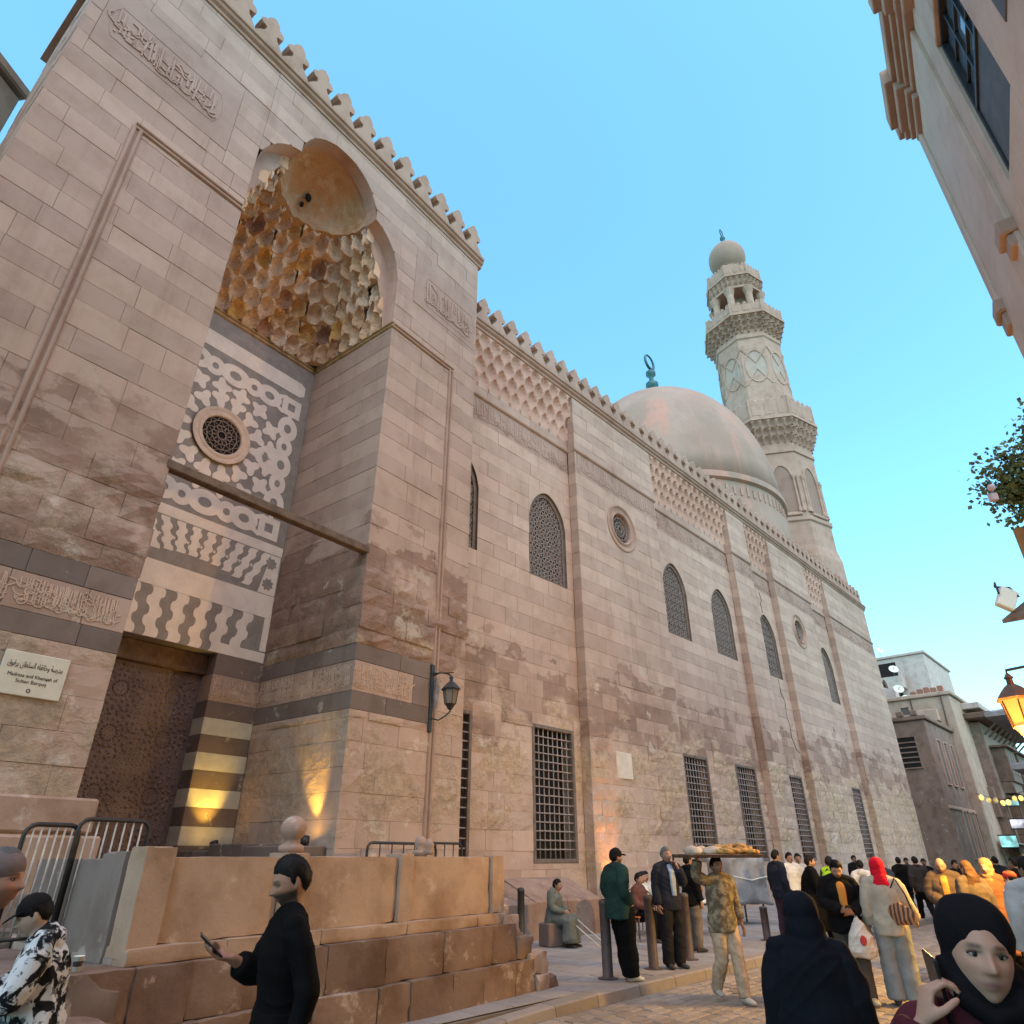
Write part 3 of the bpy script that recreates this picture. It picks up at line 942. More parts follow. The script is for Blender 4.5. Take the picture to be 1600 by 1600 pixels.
def shell_mat():
    m = NT('hood_shell_plaster', 0.85, 0.2)
    n1 = m.noise(1.6, 6, 0.6); n3 = m.noise(14, 6, 0.65)
    c = m.mix(m.rng(n1, 0.40, 0.62), (0.52, 0.33, 0.205), (0.49, 0.265, 0.13))
    c = m.mix(m.rng(m.noise(2.6, 5, 0.6), 0.58, 0.64, 0, 0.7), c, (0.58, 0.43, 0.32))
    c = m.mix(m.rng(n3, 0.5, 0.8, 0, 0.5), c, (0.36, 0.19, 0.09))
    m.bump(n3, 0.5, 0.03)
    return m.color(c)
M['shell'] = shell_mat()
# muqarnas hood: five tiers of niches closing to a shell
NT_ = 6
HZ0, HZ1, SHH = 13.60, 16.48, 1.24
def hood_w(t): return 2.09 * (1 - 0.42 * t ** 1.35)
def hood_d(t): return 2.70 * (1 - 0.52 * t ** 1.25)
YFR = 0.36
def outline(t, n=160):
    p = 9 - 6.6 * min(1, t * 1.05)
    pts = []
    for i in range(n + 1):
        a = math.pi * i / n
        c, s_ = math.cos(a), math.sin(a)
        pts.append(Vector((PCX - hood_w(t) * math.copysign(abs(c) ** (2 / p), c), YFR + hood_d(t) * abs(s_) ** (2 / p))))
    L = [0.0]
    for i in range(n): L.append(L[-1] + (pts[i + 1] - pts[i]).length)
    def at(s_):
        q = max(0.0, min(1.0, s_)) * L[-1]
        j = min(n - 1, max(0, bisect.bisect(L, q) - 1))
        f = (q - L[j]) / max(1e-9, L[j + 1] - L[j])
        return pts[j].lerp(pts[j + 1], f)
    return at
for k in range(NT_):
    t0, t1 = k / NT_, (k + 1) / NT_
    o0, o1 = outline(t0), outline(t1)
    z0, z1 = HZ0 + (HZ1 - HZ0) * t0, HZ0 + (HZ1 - HZ0) * t1
    ncell = [21, 19, 18, 16, 14, 12][k]
    nu, nv = 10, 8
    off = 0.5 if k % 2 else 0.0
    for c in range(-1 if off else 0, ncell):
        m = MB()
        tn = random.random() * 0.98 + 0.01
        worn = random.choice((0.0, 0.0, 0.0, 0.03, 0.07, 0.12)) if k else 0.0     # eroded cells have lost their face
        sd = random.random() * 40
        def pt(a, depth_k, zz):
            s_ = max(0.0, min(1.0, (c + off + (a + 1) / 2) / ncell))
            p0, p1 = o0(s_), o1(s_)
            d = o0(min(1, s_ + 0.012)) - o0(max(0, s_ - 0.012))
            nn = Vector((d.y, -d.x))
            if nn.length < 1e-6: nn = Vector((0, -1))
            nn.normalize()
            if nn.dot(Vector((PCX, YFR)) - p1) > 0: nn = -nn
            back = max(0.10, (p0 - p1).length * 0.85 + 0.08)
            q = p1 + nn * (worn + back * depth_k)
            w_ = 0.045 * mnoise.noise((q.x * 7 + sd, q.y * 7, zz * 7)) + 0.02 * mnoise.noise((q.x * 19, q.y * 19 + sd, zz * 19))
            return (q.x + nn.x * w_, q.y + nn.y * w_, zz + 0.4 * w_)
        for j in range(nv + 1):
            for i in range(nu + 1):
                a = 2 * i / nu - 1
                m.v.append(pt(a, niche_depth(a, j / nv), z0 + (z1 - z0) * 1.01 * j / nv))
        q_ = nu + 1
        for j in range(nv):
            for i in range(nu):
                m.f.append((j * q_ + i, (j + 1) * q_ + i, (j + 1) * q_ + i + 1, j * q_ + i + 1))
        b0 = len(m.v)
        for i in range(nu + 1): m.v.append(pt(2 * i / nu - 1, 1.25, z0 - 0.01))
        for i in range(nu): m.f.append((b0 + i, i, i + 1, b0 + i + 1))
        if random.random() < 0.6:          # drop hanging from the post
            p = Vector(pt(-1, 0.12, z0)); hh = random.uniform(0.08, 0.2)
            m.lathe([(0.012, z0 - hh), (0.035, z0 - hh * 0.5), (0.05, z0 + 0.02)], 6, (p.x, p.y))
        m.t = [tn] * len(m.f)
        m.build('muqarnas_niche', M['hood'], portal, smooth=False)
# shell
sh = MB()
W1, D1 = hood_w(1.0), hood_d(1.0)
nu, nv = 44, 20
for j in range(nv + 1):
    el = math.pi / 2 * max(0, j - 1) / (nv - 1)
    for i in range(nu + 1):
        a = math.pi * i / nu
        rr = math.cos(el)
        fl = 1.0
        wz = 0.06 * mnoise.noise((a * 2.2, el * 2.2, 1.0)) + 0.035 * mnoise.noise((a * 6, el * 6, 2.0)) + random.uniform(-0.010, 0.010)
        if j == 0: fl = 1.38
        if j == 1: fl = 0.99
        sh.v.append((PCX - W1 * rr * math.cos(a) * (fl + wz), YFR - 0.01 + D1 * rr * math.sin(a) * (fl + wz), HZ1 + SHH * math.sin(el) - (0.12 if j == 0 else 0.16 * abs(mnoise.noise((a * 3.3, 5.0, 0))) if j == 1 else 0)))
for j in range(nv):
    for i in range(nu):
        q_ = nu + 1
        sh.f.append((j * q_ + i, (j + 1) * q_ + i, (j + 1) * q_ + i + 1, j * q_ + i + 1)); sh.t.append(0.2)
sh.t = [0.5] * len(sh.f)
sh.build('shell', M['shell'], portal, smooth=False)
hole = MB()
for (hx, hy, hz, r) in ((PCX - 0.05, YFR + D1 * 0.76, 17.03, 0.09), (PCX - 0.12, YFR + D1 * 0.86, 16.80, 0.055)):
    hole.ell((hx, hy, hz), (r, 0.06, r * 1.7), 10, 6)
hole.build('putlog_hole', M['dark'], portal)
# plain stone either side, between the hood and the lobes of the arch
for sgn in (-1, 1):
    lw = MB()
    prev = None
    for i in range(25):
        z = HZ0 - 0.05 + (HZ1 + 1.0 - HZ0) * i / 24
        t = max(0, min(1, (z - HZ0) / (HZ1 - HZ0)))
        xi = hood_w(t) * (1 if z < HZ1 else max(0.2, math.cos(math.asin(min(1, (z - HZ1) / SHH))))) - 0.03
        row = ((PCX + sgn * xi, 0.37, z), (PCX + sgn * 2.13, 0.345, z))
        if prev: lw.add([prev[0], prev[1], row[1], row[0]], [(0, 1, 2, 3)], 0.25)
        prev = row
    lw.build('lobe_stone', M['portal'], portal)

# wooden beam across the mouth of the recess
bm_ = MB(); bm_.cbox(RL - 0.05, RR + 0.05, -0.02, 0.16, 7.24, 7.40, 0.015)
bm_.build('tie_beam', M['old_wood'], portal)

# ---- back wall of the recess: inlaid marble
PB = RD
slab = MB()
DX0, DX1, DZ1 = PCX - 1.0, PCX + 1.0, 5.42
slab.box(RL, RR, PB, PB + 0.5, DZ1, 13.42)
slab.build('inlay_ground', M['grey_marble'], portal)
_iy = [0]
def inlay(poly, name='marble_inlay', mat='white_marble', lift=None):
    _iy[0] += 1
    y = PB - 0.006 - (0.0004 * (_iy[0] % 9)) if lift is None else PB - lift
    m = MB(); m.prism(poly, y, PB + 0.002)
    return m.build(name, M[mat], portal)
def annulus(cx, cz, ro, ri, sx=1.0, sz=1.0, n=20, square=False):
    _iy[0] += 1
    y = PB - 0.006 - 0.0004 * (_iy[0] % 9)
    m = MB()
    def P(r, k):
        w = 2 * math.pi * (k + (0.5 if square else 0)) / n
        return (cx + r * sx * math.cos(w), cz + r * sz * math.sin(w))
    for k in range(n):
        a, b, c, d = P(ri, k), P(ro, k), P(ro, k + 1), P(ri, k + 1)
        m.add([(a[0], y, a[1]), (b[0], y, b[1]), (c[0], y, c[1]), (d[0], y, d[1]), (a[0], PB, a[1]), (b[0], PB, b[1]), (c[0], PB, c[1]), (d[0], PB, d[1])], [(0, 1, 2, 3), (1, 5, 6, 2), (0, 3, 7, 4)])
    m.build('marble_inlay', M['white_marble'], portal)
def sym(poly): return [(2 * PCX - x, z) for x, z in poly]
def rect(x0, x1, z0, z1): return [(x0, z0), (x1, z0), (x1, z1), (x0, z1)]
X = PCX
# long white bar with pointed ends
inlay([(X - 1.78, 12.42), (X - 1.9, 12.5), (X - 1.9, 12.78), (X - 1.78, 12.86), (X + 1.78, 12.86), (X + 1.9, 12.78), (X + 1.9, 12.5), (X + 1.78, 12.42)])
# knotted chain round the square panel
ZT, ZB, XC = 11.98, 8.52, 1.60
def chain_h(z):
    for sgn in (-1, 1):
        annulus(X + sgn * 0.0, z, 0.32, 0.125, 1.25, 0.9) if sgn == 1 else None
        annulus(X + sgn * 0.52, z - 0.02, 0.25, 0.085)
        annulus(X + sgn * 0.95, z, 0.31, 0.115, 1.15, 0.9)
        annulus(X + sgn * (XC + 0.0), z, 0.38, 0.15, 1, 1, 4, True)
        inlay([(X + sgn * 1.16, z + 0.06), (X + sgn * 1.5, z + 0.22), (X + sgn * 1.42, z + 0.29), (X + sgn * 1.08, z + 0.16)])
        inlay([(X + sgn * 1.16, z - 0.06), (X + sgn * 1.42, z - 0.22), (X + sgn * 1.36, z - 0.29), (X + sgn * 1.08, z - 0.16)])
def chain_v(sgn):
    x = X + sgn * XC
    for i, z in enumerate((11.32, 10.78, 10.25, 9.72, 9.18)):
        annulus(x, z, 0.31 if i % 2 == 0 else 0.25, 0.115 if i % 2 == 0 else 0.085, 0.9, 1.12)
    inlay([(x - 0.05, 11.72), (x + 0.06, 11.72), (x + 0.06, 11.5), (x - 0.05, 11.5)])
    inlay([(x - 0.05, 8.98), (x + 0.06, 8.98), (x + 0.06, 8.78), (x - 0.05, 8.78)])
chain_h(ZT); chain_h(ZB); chain_v(-1); chain_v(1)
# field of interlocking trefoils about the oculus
def trefoil(cx, cz, r, rot, k=3, amp=0.42):
    return [(cx + r * (1 + amp * math.cos(k * (w - rot))) * math.cos(w), cz + r * (1 + amp * math.cos(k * (w - rot))) * math.sin(w)) for w in [2 * math.pi * i / 30 for i in range(30)]]
for i in range(14):
    w = 2 * math.pi * i / 14
    inlay(trefoil(X + 0.95 * math.cos(w), 10.25 + 0.95 * math.sin(w), 0.18, w + math.pi, 3, 0.34))
for i in range(16):
    w = 2 * math.pi * (i + 0.5) / 16
    rr = 1.27 / max(abs(math.cos(w)), abs(math.sin(w))) ** 0.55
    if abs(rr * math.cos(w)) < 1.34 and abs(rr * math.sin(w)) < 1.45:
        inlay(trefoil(X + rr * math.cos(w), 10.25 + rr * math.sin(w), 0.20, w, 4, 0.28))
round_window(portal, X, PB - 0.012, 10.25, 0.70, 0.47, False, ring_mat='ring_stone') if 'ring_stone' in M else (M.setdefault('ring_stone', simple('pinkish_ring_stone', (0.66, 0.51, 0.41), 0.8, 0.12, 4)), setattr(round_window(portal, X, PB - 0.062, 10.25, 0.70, 0.47, False, ring_mat='ring_stone'), 'scale', (1, 0.28, 1)))
# white fillets
inlay(rect(RL + 0.02, RR - 0.02, 7.92, 8.15)); inlay(rect(RL + 0.02, RR - 0.02, 6.42, 6.93))
# flat arch of joggled stones with a grey relieving segment below
def joggle(xa, xb, z0, z1, lean, lobes, amp, n=44):
    """white voussoir between xa and xb at mid height, with wavy flanks"""
    L, Rr = [], []
    for i in range(n + 1):
        t = i / n
        z = z0 + (z1 - z0) * t
        sh_ = lean * (t - 0.5)
        wv = amp * math.sin(2 * math.pi * lobes * t)
        wv = math.copysign(min(1.0, abs(wv / amp) ** 0.45) * amp, wv) if wv else 0.0
        L.append((xa + sh_ + wv, z)); Rr.append((xb + sh_ + wv, z))
    return L + Rr[::-1]
def seg(x):
    u = (x - X) / 1.45
    return 6.95 + 0.30 * max(0.0, 1 - u * u)
for i in range(-5, 6):
    c = X + i * 0.30
    lean = 0.10 * i
    pl_ = joggle(c - 0.095, c + 0.095, max(seg(c - 0.05 * i), 6.98), 7.90, lean * 0.9, 3.0, 0.026)
    inlay(pl_)
    for dx in (-0.145,):
        inlay(trefoil(c + dx, 7.50, 0.03, 0.5, 4, 0.4))
for sgn in (-1, 1):
    inlay([(X + sgn * 1.62, 6.95), (X + sgn * 2.05, 6.95), (X + sgn * 2.05, 7.9), (X + sgn * 1.80, 7.9)])
    for z in (7.68, 7.18):
        inlay(trefoil(X + sgn * 1.83, z, 0.13, 0.4, 8, 0.18), 'marble_inlay', 'grey_marble', 0.014)
# lintel of joggled stones
for i in range(-3, 4):
    c = X + i * 0.47
    inlay(joggle(c - 0.125, c + 0.125, DZ1 + 0.005, 6.415, 0.05 * i, 2.5, 0.045))
for sgn in (-1, 1):
    inlay(rect(*sorted((X + sgn * 1.92, X + sgn * 2.07)), DZ1 + 0.25, 6.415))
    inlay(rect(*sorted((X + sgn * 1.02, X + sgn * 2.07)), DZ1 + 0.003, DZ1 + 0.22))
# striped piers beside the door
for sgn in (-1, 1):
    xa, xb = sorted((X + sgn * 1.0, X + sgn * 2.089))
    rows = [(5.0, DZ1 - 0.003, 'darkstone'), (4.47, 4.997, 'carve'), (4.15, 4.467, 'darkstone')]
    z = 4.147; w = True
    while z > 0.95:
        rows.append((max(0.95, z - 0.322), z, 'pier_white' if w else 'darkstone')); z -= 0.325; w = not w
    M.setdefault('pier_white', simple('cream_pier_stone', (0.50, 0.455, 0.375), 0.7, 0.12, 4, 0.2))
    for a, b, mt in rows:
        m = MB(); m.cbox(xa, xb, PB - 0.004, PB + 0.55, a, b, 0.006, random.uniform(0.1, 0.8))
        m.build('pier_stone', M[mt], portal)
    t = MB(); script_strokes(t, xa + 0.02, xb - 0.02, 4.5, 4.98, PB - 0.014, 22, 0.016, 0.014, 61 + sgn); script_strokes(t, xa + 0.02, xb - 0.02, 4.49, 4.76, PB - 0.015, 17, 0.024, 0.014, 71 + sgn); script_strokes(t, xa + 0.02, xb - 0.02, 4.72, 4.98, PB - 0.015, 17, 0.024, 0.014, 75 + sgn)
    t.build('carved_inscription', M['band_text'], portal, kind='stuff')
# the door itself
door = empty('door', (X, PB + 0.42, 0.95), 0, portal)
d = MB(); d.box(-1.0, 1.0, 0.0, 0.08, 0, 4.05); d.build('door_leaf', M['door'], door)
b_ = MB()      # embossed star bosses
for ci, cz in enumerate((0.75, 1.75, 2.75, 3.55)):
    for cx in (-0.5, 0.5):
        for k in range(16):
            w = 2 * math.pi * k / 16
            for rr, s_ in ((0.14, 0.022), (0.24, 0.03), (0.34, 0.034), (0.43, 0.03)):
                px, pz = cx + rr * math.cos(w + rr * 3), cz + rr * math.sin(w + rr * 3)
                b_.add([(px - s_, -0.002, pz - s_), (px + s_, -0.002, pz - s_), (px + s_, -0.002, pz + s_), (px - s_, -0.002, pz + s_), (px, -0.028, pz)], [(0, 1, 4), (1, 2, 4), (2, 3, 4), (3, 0, 4)])
        b_.lathe([(0.07, 0), (0.001, 0.001)], 8, (0, 0)) if False else None
for i in range(22):
    for j in range(44):
        px, pz = -0.95 + 1.9 * (i + 0.5) / 22 + random.uniform(-0.01, 0.01), 0.05 + 3.95 * (j + 0.5) / 44
        s_ = random.uniform(0.010, 0.022)
        b_.add([(px - s_, -0.002, pz), (px, -0.002, pz - s_), (px + s_, -0.002, pz), (px, -0.002, pz + s_), (px, -0.016, pz)], [(0, 1, 4), (1, 2, 4), (2, 3, 4), (3, 0, 4)])
b_.build('door_bosses', M['door'], door)
lt = MB(); lt.cbox(-1.0, 1.0, -0.12, 0.08, 4.06, 4.46, 0.02); lt.build('wooden_lintel', M['old_wood'], door)
# bench blocks and lamp plinth in the recess
for (x0, x1, y0, y1, z1) in ((-3.98, -3.17, 0.18, 1.35, 1.86), (-3.98, -3.17, 1.38, 2.45, 1.90), (-4.22, -3.80, 2.50, 3.0, 1.80)):
    m = MB(); m.cbox(x0, x1, y0, y1, 0.95, z1, 0.02, 0.6); m.build('bench_stone', M['darkstone'], portal)
# stepped plinth under the left flank
for (x0, x1, z0, z1, pr) in ((-10.8, -8.3, 1.95, 2.42, 0.05), (-8.28, -7.06, 1.95, 2.36, 0.05), (-10.8, -9.0, 0.5, 1.93, 0.12), (-8.98, -6.95, 0.5, 1.93, 0.12)):
    m = MB(); m.cbox(x0, x1, -pr, 0.3, z0, z1, 0.03, random.uniform(0.2, 0.6)); m.build('plinth_stone', M['plinth2'] if 'plinth2' in M else M.setdefault('plinth2', stone('smooth_plinth_stone', (0.44, 0.35, 0.28), (0.36, 0.29, 0.23), grime=0.8, rough_bump=0.7)), portal)
# ================================================================== dome and minaret
def lump(m, s, amp):
    for i, p in enumerate(m.v):
        k = amp * mnoise.noise((p[0] * s, p[1] * s, p[2] * s))
        m.v[i] = (p[0] * (1 + k), p[1] * (1 + k), p[2])
M['dome'] = None
def dome_mat():
    m = NT('dome_plaster', 0.9, 0.15)
    n1 = m.noise(0.35, 5); n2 = m.noise(2.5, 6, 0.6)
    st = m.noise(0.8, 5, 0.6, m.mapped((1.0, 1.0, 0.10)))
    c = m.mix(m.rng(n1, 0.35, 0.65), (0.37, 0.262, 0.208), (0.31, 0.215, 0.168))
    c = m.mix(m.math('MULTIPLY', m.rng(st, 0.50, 0.66, 0, 0.85), m.rng(m.z(), 31.5, 27.5)), c, (0.47, 0.25, 0.185))
    c = m.mix(m.rng(n2, 0.45, 0.75, 0, 0.35), c, (0.27, 0.205, 0.16))
    c = m.mix(m.math('MULTIPLY', m.rng(st, 0.44, 0.36, 0, 0.45), m.rng(m.z(), 32.0, 26)), c, (0.26, 0.20, 0.155))
    m.bump(n2, 0.25, 0.05)
    return m.color(c)
M['dome'] = dome_mat()
DXY = fw(37.5, 7.55)
dome = empty('dome', DXY, FROT, label='large smooth plastered dome rising behind the mosque wall', cat='dome')
d = MB()
prof = [(7.55, 16.9), (7.55, 20.3), (7.40, 20.35), (7.40, 21.5), (7.62, 21.6), (7.62, 22.0), (7.36, 22.1)]
for i in range(1, 22):
    a = math.pi / 2 * i / 21
    prof.append((max(0.02, 7.36 * math.cos(a) ** 0.94), 23.0 + 9.5 * math.sin(a) ** 1.08))
d.lathe(prof[:7], 64); d.build('drum', M['dome'], dome)
d = MB(); d.lathe([(7.36, 22.1)] + prof[7:], 64); d.build('shell', M['dome'], dome, smooth=True)
d = MB()
for k in range(96):
    w = 2 * math.pi * k / 96
    c_, s_ = math.cos(w), math.sin(w)
    Mx = Matrix.Translation((7.42 * c_, 7.42 * s_, 20.6)) @ Matrix.Rotation(w + R(90), 4, 'Z')
    hh = random.uniform(0.45, 0.75)
    b = MB().box(-0.06, 0.06, -0.05, 0.06, 0, hh, 0.1)
    d.add([Mx @ Vector(p) for p in b.v], b.f, 0.1)
d.build('carved_band', M['carve'], dome, kind='stuff')
M['verdigris'] = simple('green_copper', (0.045, 0.13, 0.135), 0.5, 0.3, 4, 0.1, 0.01, 0.4, 0.4)
f_ = MB()
zt = 32.4
f_.lathe([(0.30, zt), (0.42, zt + 0.35), (0.42, zt + 0.55), (0.16, zt + 0.8), (0.16, zt + 1.0), (0.36, zt + 1.2), (0.36, zt + 1.45), (0.13, zt + 1.7), (0.13, zt + 1.95), (0.28, zt + 2.1), (0.28, zt + 2.3), (0.06, zt + 2.5), (0.06, zt + 2.62)], 14)
f_.v = [(p[0] * 1.35, p[1] * 1.35, zt + (p[2] - zt) * 1.35) for p in f_.v]; f_.build('finial', M['verdigris'], dome, smooth=True)
cr = MB()
pts = [(0.47 * math.sin(a), 0, zt + 3.06 - 0.47 * math.cos(a)) for a in [2 * math.pi * i / 28 for i in range(29)]]
cr.tube(pts, [0.055 + 0.035 * abs(math.cos(math.pi * i / 28)) for i in range(29)], 8)
cr.v = [(p[0] * 1.3, p[1] * 1.3, zt + (p[2] - zt) * 1.35) for p in cr.v]; cr.build('crescent', M['verdigris'], dome, smooth=True)

MXY = fw(46.76, 3.0)
minaret = empty('minaret', MXY, FROT + R(-15), label='tall octagonal stone minaret with two balconies and a bulb top', cat='minaret')
M['minaret'] = stone('minaret_stone', (0.46, 0.375, 0.31), (0.40, 0.32, 0.265), grime=0.5)
M['minaret2'] = stone('minaret_inlay', (0.44, 0.41, 0.36), (0.38, 0.365, 0.325), grime=0.3)
def mz(z): return (z - 1.7) * 0.8686 + 1.7          # heights read off at 17.5 m brought to the minaret's distance
def octa(mb, prof, tone=0.3): mb.lathe(prof, 8, (0, 0), tone, 0.5)
def part(name, prof, mat='minaret', smooth=False, n=8):
    m = MB(); m.lathe(prof, n, (0, 0), 0.3, 0.5); return m.build(name, M[mat], minaret, smooth)
B0 = mz(28.0); B1 = mz(35.6) - 1.7; B2 = mz(38.3); S1 = mz(39.9); S2 = mz(46.2); B3 = mz(48.6); B4 = mz(50.6); C1 = mz(51.2); C2 = mz(55.3); C3 = mz(58.2); BU = mz(60.2)
part('base_block', [(3.35, 15.5), (3.35, B0 - 4.5), (3.15, B0 - 3.6), (3.15, B0 - 1.8), (3.28, B0 - 1.7), (3.28, B0 - 1.4)])
part('lower_shaft', [(3.08, B0 - 1.4), (3.08, B1 - 0.9), (3.2, B1 - 0.85), (3.2, B1 - 0.6), (3.1, B1 - 0.55), (3.1, B1)])
# blind arches with engaged colonnettes on each face of the lower shaft
for k in range(8):
    w = 2 * math.pi * k / 8 + math.pi / 4 * 0
    Mx = Matrix.Rotation(w, 4, 'Z') @ Matrix.Translation((3.08 * math.cos(math.pi / 8), 0, 0)) @ Matrix.Rotation(R(90), 4, 'Z')
    nb = empty('blind_arch', (0, 0, 0), 0, minaret)
    p = MB()
    zz0, zz1 = B0 - 0.9, B1 - 2.0
    arc = [(0.62 * (i / 10 * 2 - 1), arch_half(0.62 * (i / 10 * 2 - 1), 0.62, zz1 - 0.9, zz1)) for i in range(11)]
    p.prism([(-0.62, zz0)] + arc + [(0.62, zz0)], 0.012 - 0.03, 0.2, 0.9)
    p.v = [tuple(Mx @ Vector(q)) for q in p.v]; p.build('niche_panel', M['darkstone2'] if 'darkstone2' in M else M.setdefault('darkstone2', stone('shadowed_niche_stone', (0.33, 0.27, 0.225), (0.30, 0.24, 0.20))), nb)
    c_ = MB()
    for sx in (-1, 1):
        for dx in (0.74, 0.98):
            c_.lathe([(0.14, zz0 - 0.1), (0.14, zz0 + 0.15), (0.09, zz0 + 0.25), (0.085, zz1 - 1.3), (0.14, zz1 - 1.1), (0.16, zz1 - 0.95)], 8, (sx * dx, -0.06))
    c_.prism([(-1.15, zz1 - 0.95)] + [(-0.62, zz1 - 0.95)] + arc + [(0.62, zz1 - 0.95), (1.15, zz1 - 0.95), (1.15, zz1 + 0.35), (-1.15, zz1 + 0.35)], -0.07, 0.05, 0.3) if False else None
    arc2 = [(x * 1.3, zz1 - 0.9 + (z - zz1 + 0.9) * 1.18) for x, z in arc]
    for i in range(10):
        a, b, a2, b2 = arc[i], arc[i + 1], arc2[i], arc2[i + 1]
        c_.add([(a[0], -0.09, a[1]), (b[0], -0.09, b[1]), (b2[0], -0.09, b2[1]), (a2[0], -0.09, a2[1]), (a[0], 0.05, a[1]), (b[0], 0.05, b[1]), (b2[0], 0.05, b2[1]), (a2[0], 0.05, a2[1])], [(0, 1, 2, 3), (1, 0, 4, 5), (3, 2, 6, 7)], 0.3)
    c_.v = [tuple(Mx @ Vector(q)) for q in c_.v]; c_.build('colonnettes', M['minaret'], nb)
    sl = MB(); sl.cbox(-0.8, 0.8, -0.28, 0.05, B0 - 1.35, B0 - 1.1, 0.05); sl.v = [tuple(Mx @ Vector(q)) for q in sl.v]
    sl.build('bracket_sill', M['minaret'], nb)
# corbelled balcony: tiers of niches between octagons, then a panelled parapet
def balcony(r0, r1, z0, z1, z2, tiers, per):
    e = empty('balcony', (0, 0, 0), 0, minaret)
    c8 = math.cos(math.pi / 8)
    for k in range(tiers):
        a0, a1 = r0 + (r1 - r0) * k / tiers, r0 + (r1 - r0) * (k + 1) / tiers
        za, zb = z0 + (z1 - z0) * k / tiers, z0 + (z1 - z0) * (k + 1) / tiers
        side_len = 2 * a1 * math.sin(math.pi / 8)
        w = side_len / per
        me = niche_mesh(w * 1.02, zb - za, 0, -(a1 - a0) * c8, 0.10, 'corbel_niche', 6, 5, M['minaret'])
        for s_ in range(8):
            an = 2 * math.pi * s_ / 8
            for i in range(per):
                off = (i + 0.5) * w - side_len / 2
                p = Vector((a0 * c8 * math.cos(an) - off * math.sin(an), a0 * c8 * math.sin(an) + off * math.cos(an), za))
                inst('corbel_niche', me, e, p, an + R(90))
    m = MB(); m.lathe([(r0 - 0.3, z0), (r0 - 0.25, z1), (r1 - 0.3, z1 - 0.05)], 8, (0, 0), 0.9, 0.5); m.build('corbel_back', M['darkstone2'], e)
    m = MB(); m.lathe([(r1 - 0.3, z1 - 0.03), (r1 + 0.10, z1), (r1 + 0.10, z1 + 0.22), (r1 - 0.02, z1 + 0.24), (r1 - 0.02, z1 + 0.32), (r1 - 0.3, z1 + 0.33)], 8, (0, 0), 0.3, 0.5); m.build('balcony_slab', M['minaret'], e)
    for s_ in range(8):
        an = 2 * math.pi * s_ / 8
        Mx = Matrix.Rotation(an, 4, 'Z') @ Matrix.Translation(((r1 - 0.10) * c8, 0, 0)) @ Matrix.Rotation(R(90), 4, 'Z')
        L = 2 * (r1 - 0.1) * math.sin(math.pi / 8)
        pn = MB()
        pn.cbox(-L / 2 + 0.08, L / 2 - 0.08, -0.03, 0.08, z1 + 0.33, z2 - 0.1, 0.03, 0.3)
        for q in range(3):
            cx = -L / 2 + L * (q + 0.5) / 3
            pn.cbox(cx - L * 0.12, cx + L * 0.12, -0.06, 0.0, z1 + 0.45, z2 - 0.25, 0.03, 0.6)
        for q in range(5):
            cx = -L / 2 + L * (q + 0.5) / 5
            pn.prism([(cx - L * 0.07, z2 - 0.1), (cx + L * 0.07, z2 - 0.1), (cx + L * 0.05, z2 + 0.1), (cx, z2 + 0.24), (cx - L * 0.05, z2 + 0.1)], -0.02, 0.06, 0.3)
        pn.cbox(-L / 2 - 0.09, -L / 2 + 0.09, -0.09, 0.1, z1 + 0.3, z2 + 0.15, 0.03, 0.3)
        pn.v = [tuple(Mx @ Vector(p)) for p in pn.v]
        pn.build('parapet_panel', M['minaret'], e)
balcony(3.1, 3.85, B1, mz(37.7) - 1.7, mz(39.9) - 1.7, 3, 5)
part('middle_shaft', [(2.95, mz(35.9)), (2.92, mz(38.5)), (2.78, mz(38.7)), (2.72, mz(46.0)), (2.82, mz(46.1)), (2.82, mz(46.5)), (2.62, mz(46.6)), (2.62, mz(48.0))])
sh_ = MB()          # interlaced ring pattern on the middle shaft
for k in range(8):
    an = 2 * math.pi * k / 8
    for (dy, zc, r) in ((0, mz(42.6), 0.86),):
        Mx = Matrix.Rotation(an, 4, 'Z') @ Matrix.Translation((2.74 * math.cos(math.pi / 8), 0, zc)) @ Matrix.Rotation(R(90), 4, 'Z')
        pts = [(r * 0.98 * math.cos(a), -0.02, r * 1.9 * math.sin(a)) for a in [2 * math.pi * i / 20 for i in range(21)]]
        t = MB().tube(pts, 0.075, 5, 0.2)
        t.tube([(-0.98, -0.02, -1.9), (0, -0.02, -0.3), (0.98, -0.02, -1.9)], 0.07, 5, 0.2)
        t.tube([(-0.98, -0.02, 1.9), (0, -0.02, 0.3), (0.98, -0.02, 1.9)], 0.07, 5, 0.2)
        sh_.add([Mx @ Vector(p) for p in t.v], t.f, 0.2)
sh_.build('interlace_relief', M['minaret'], minaret)
for k in range(8):
    an = 2 * math.pi * k / 8
    Mx = Matrix.Rotation(an, 4, 'Z') @ Matrix.Translation((2.74 * math.cos(math.pi / 8), 0, mz(42.6))) @ Matrix.Rotation(R(90), 4, 'Z')
    p = MB(); p.prism([(0.78 * math.cos(a), 1.55 * math.sin(a)) for a in [2 * math.pi * i / 16 for i in range(16)]], -0.015, 0.05, 0.4)
    p.v = [tuple(Mx @ Vector(q)) for q in p.v]; p.build('inlay_medallion', M['minaret2'], minaret)
balcony(2.62, 3.42, mz(46.9), mz(48.5), mz(48.9) + 0.95, 3, 4)
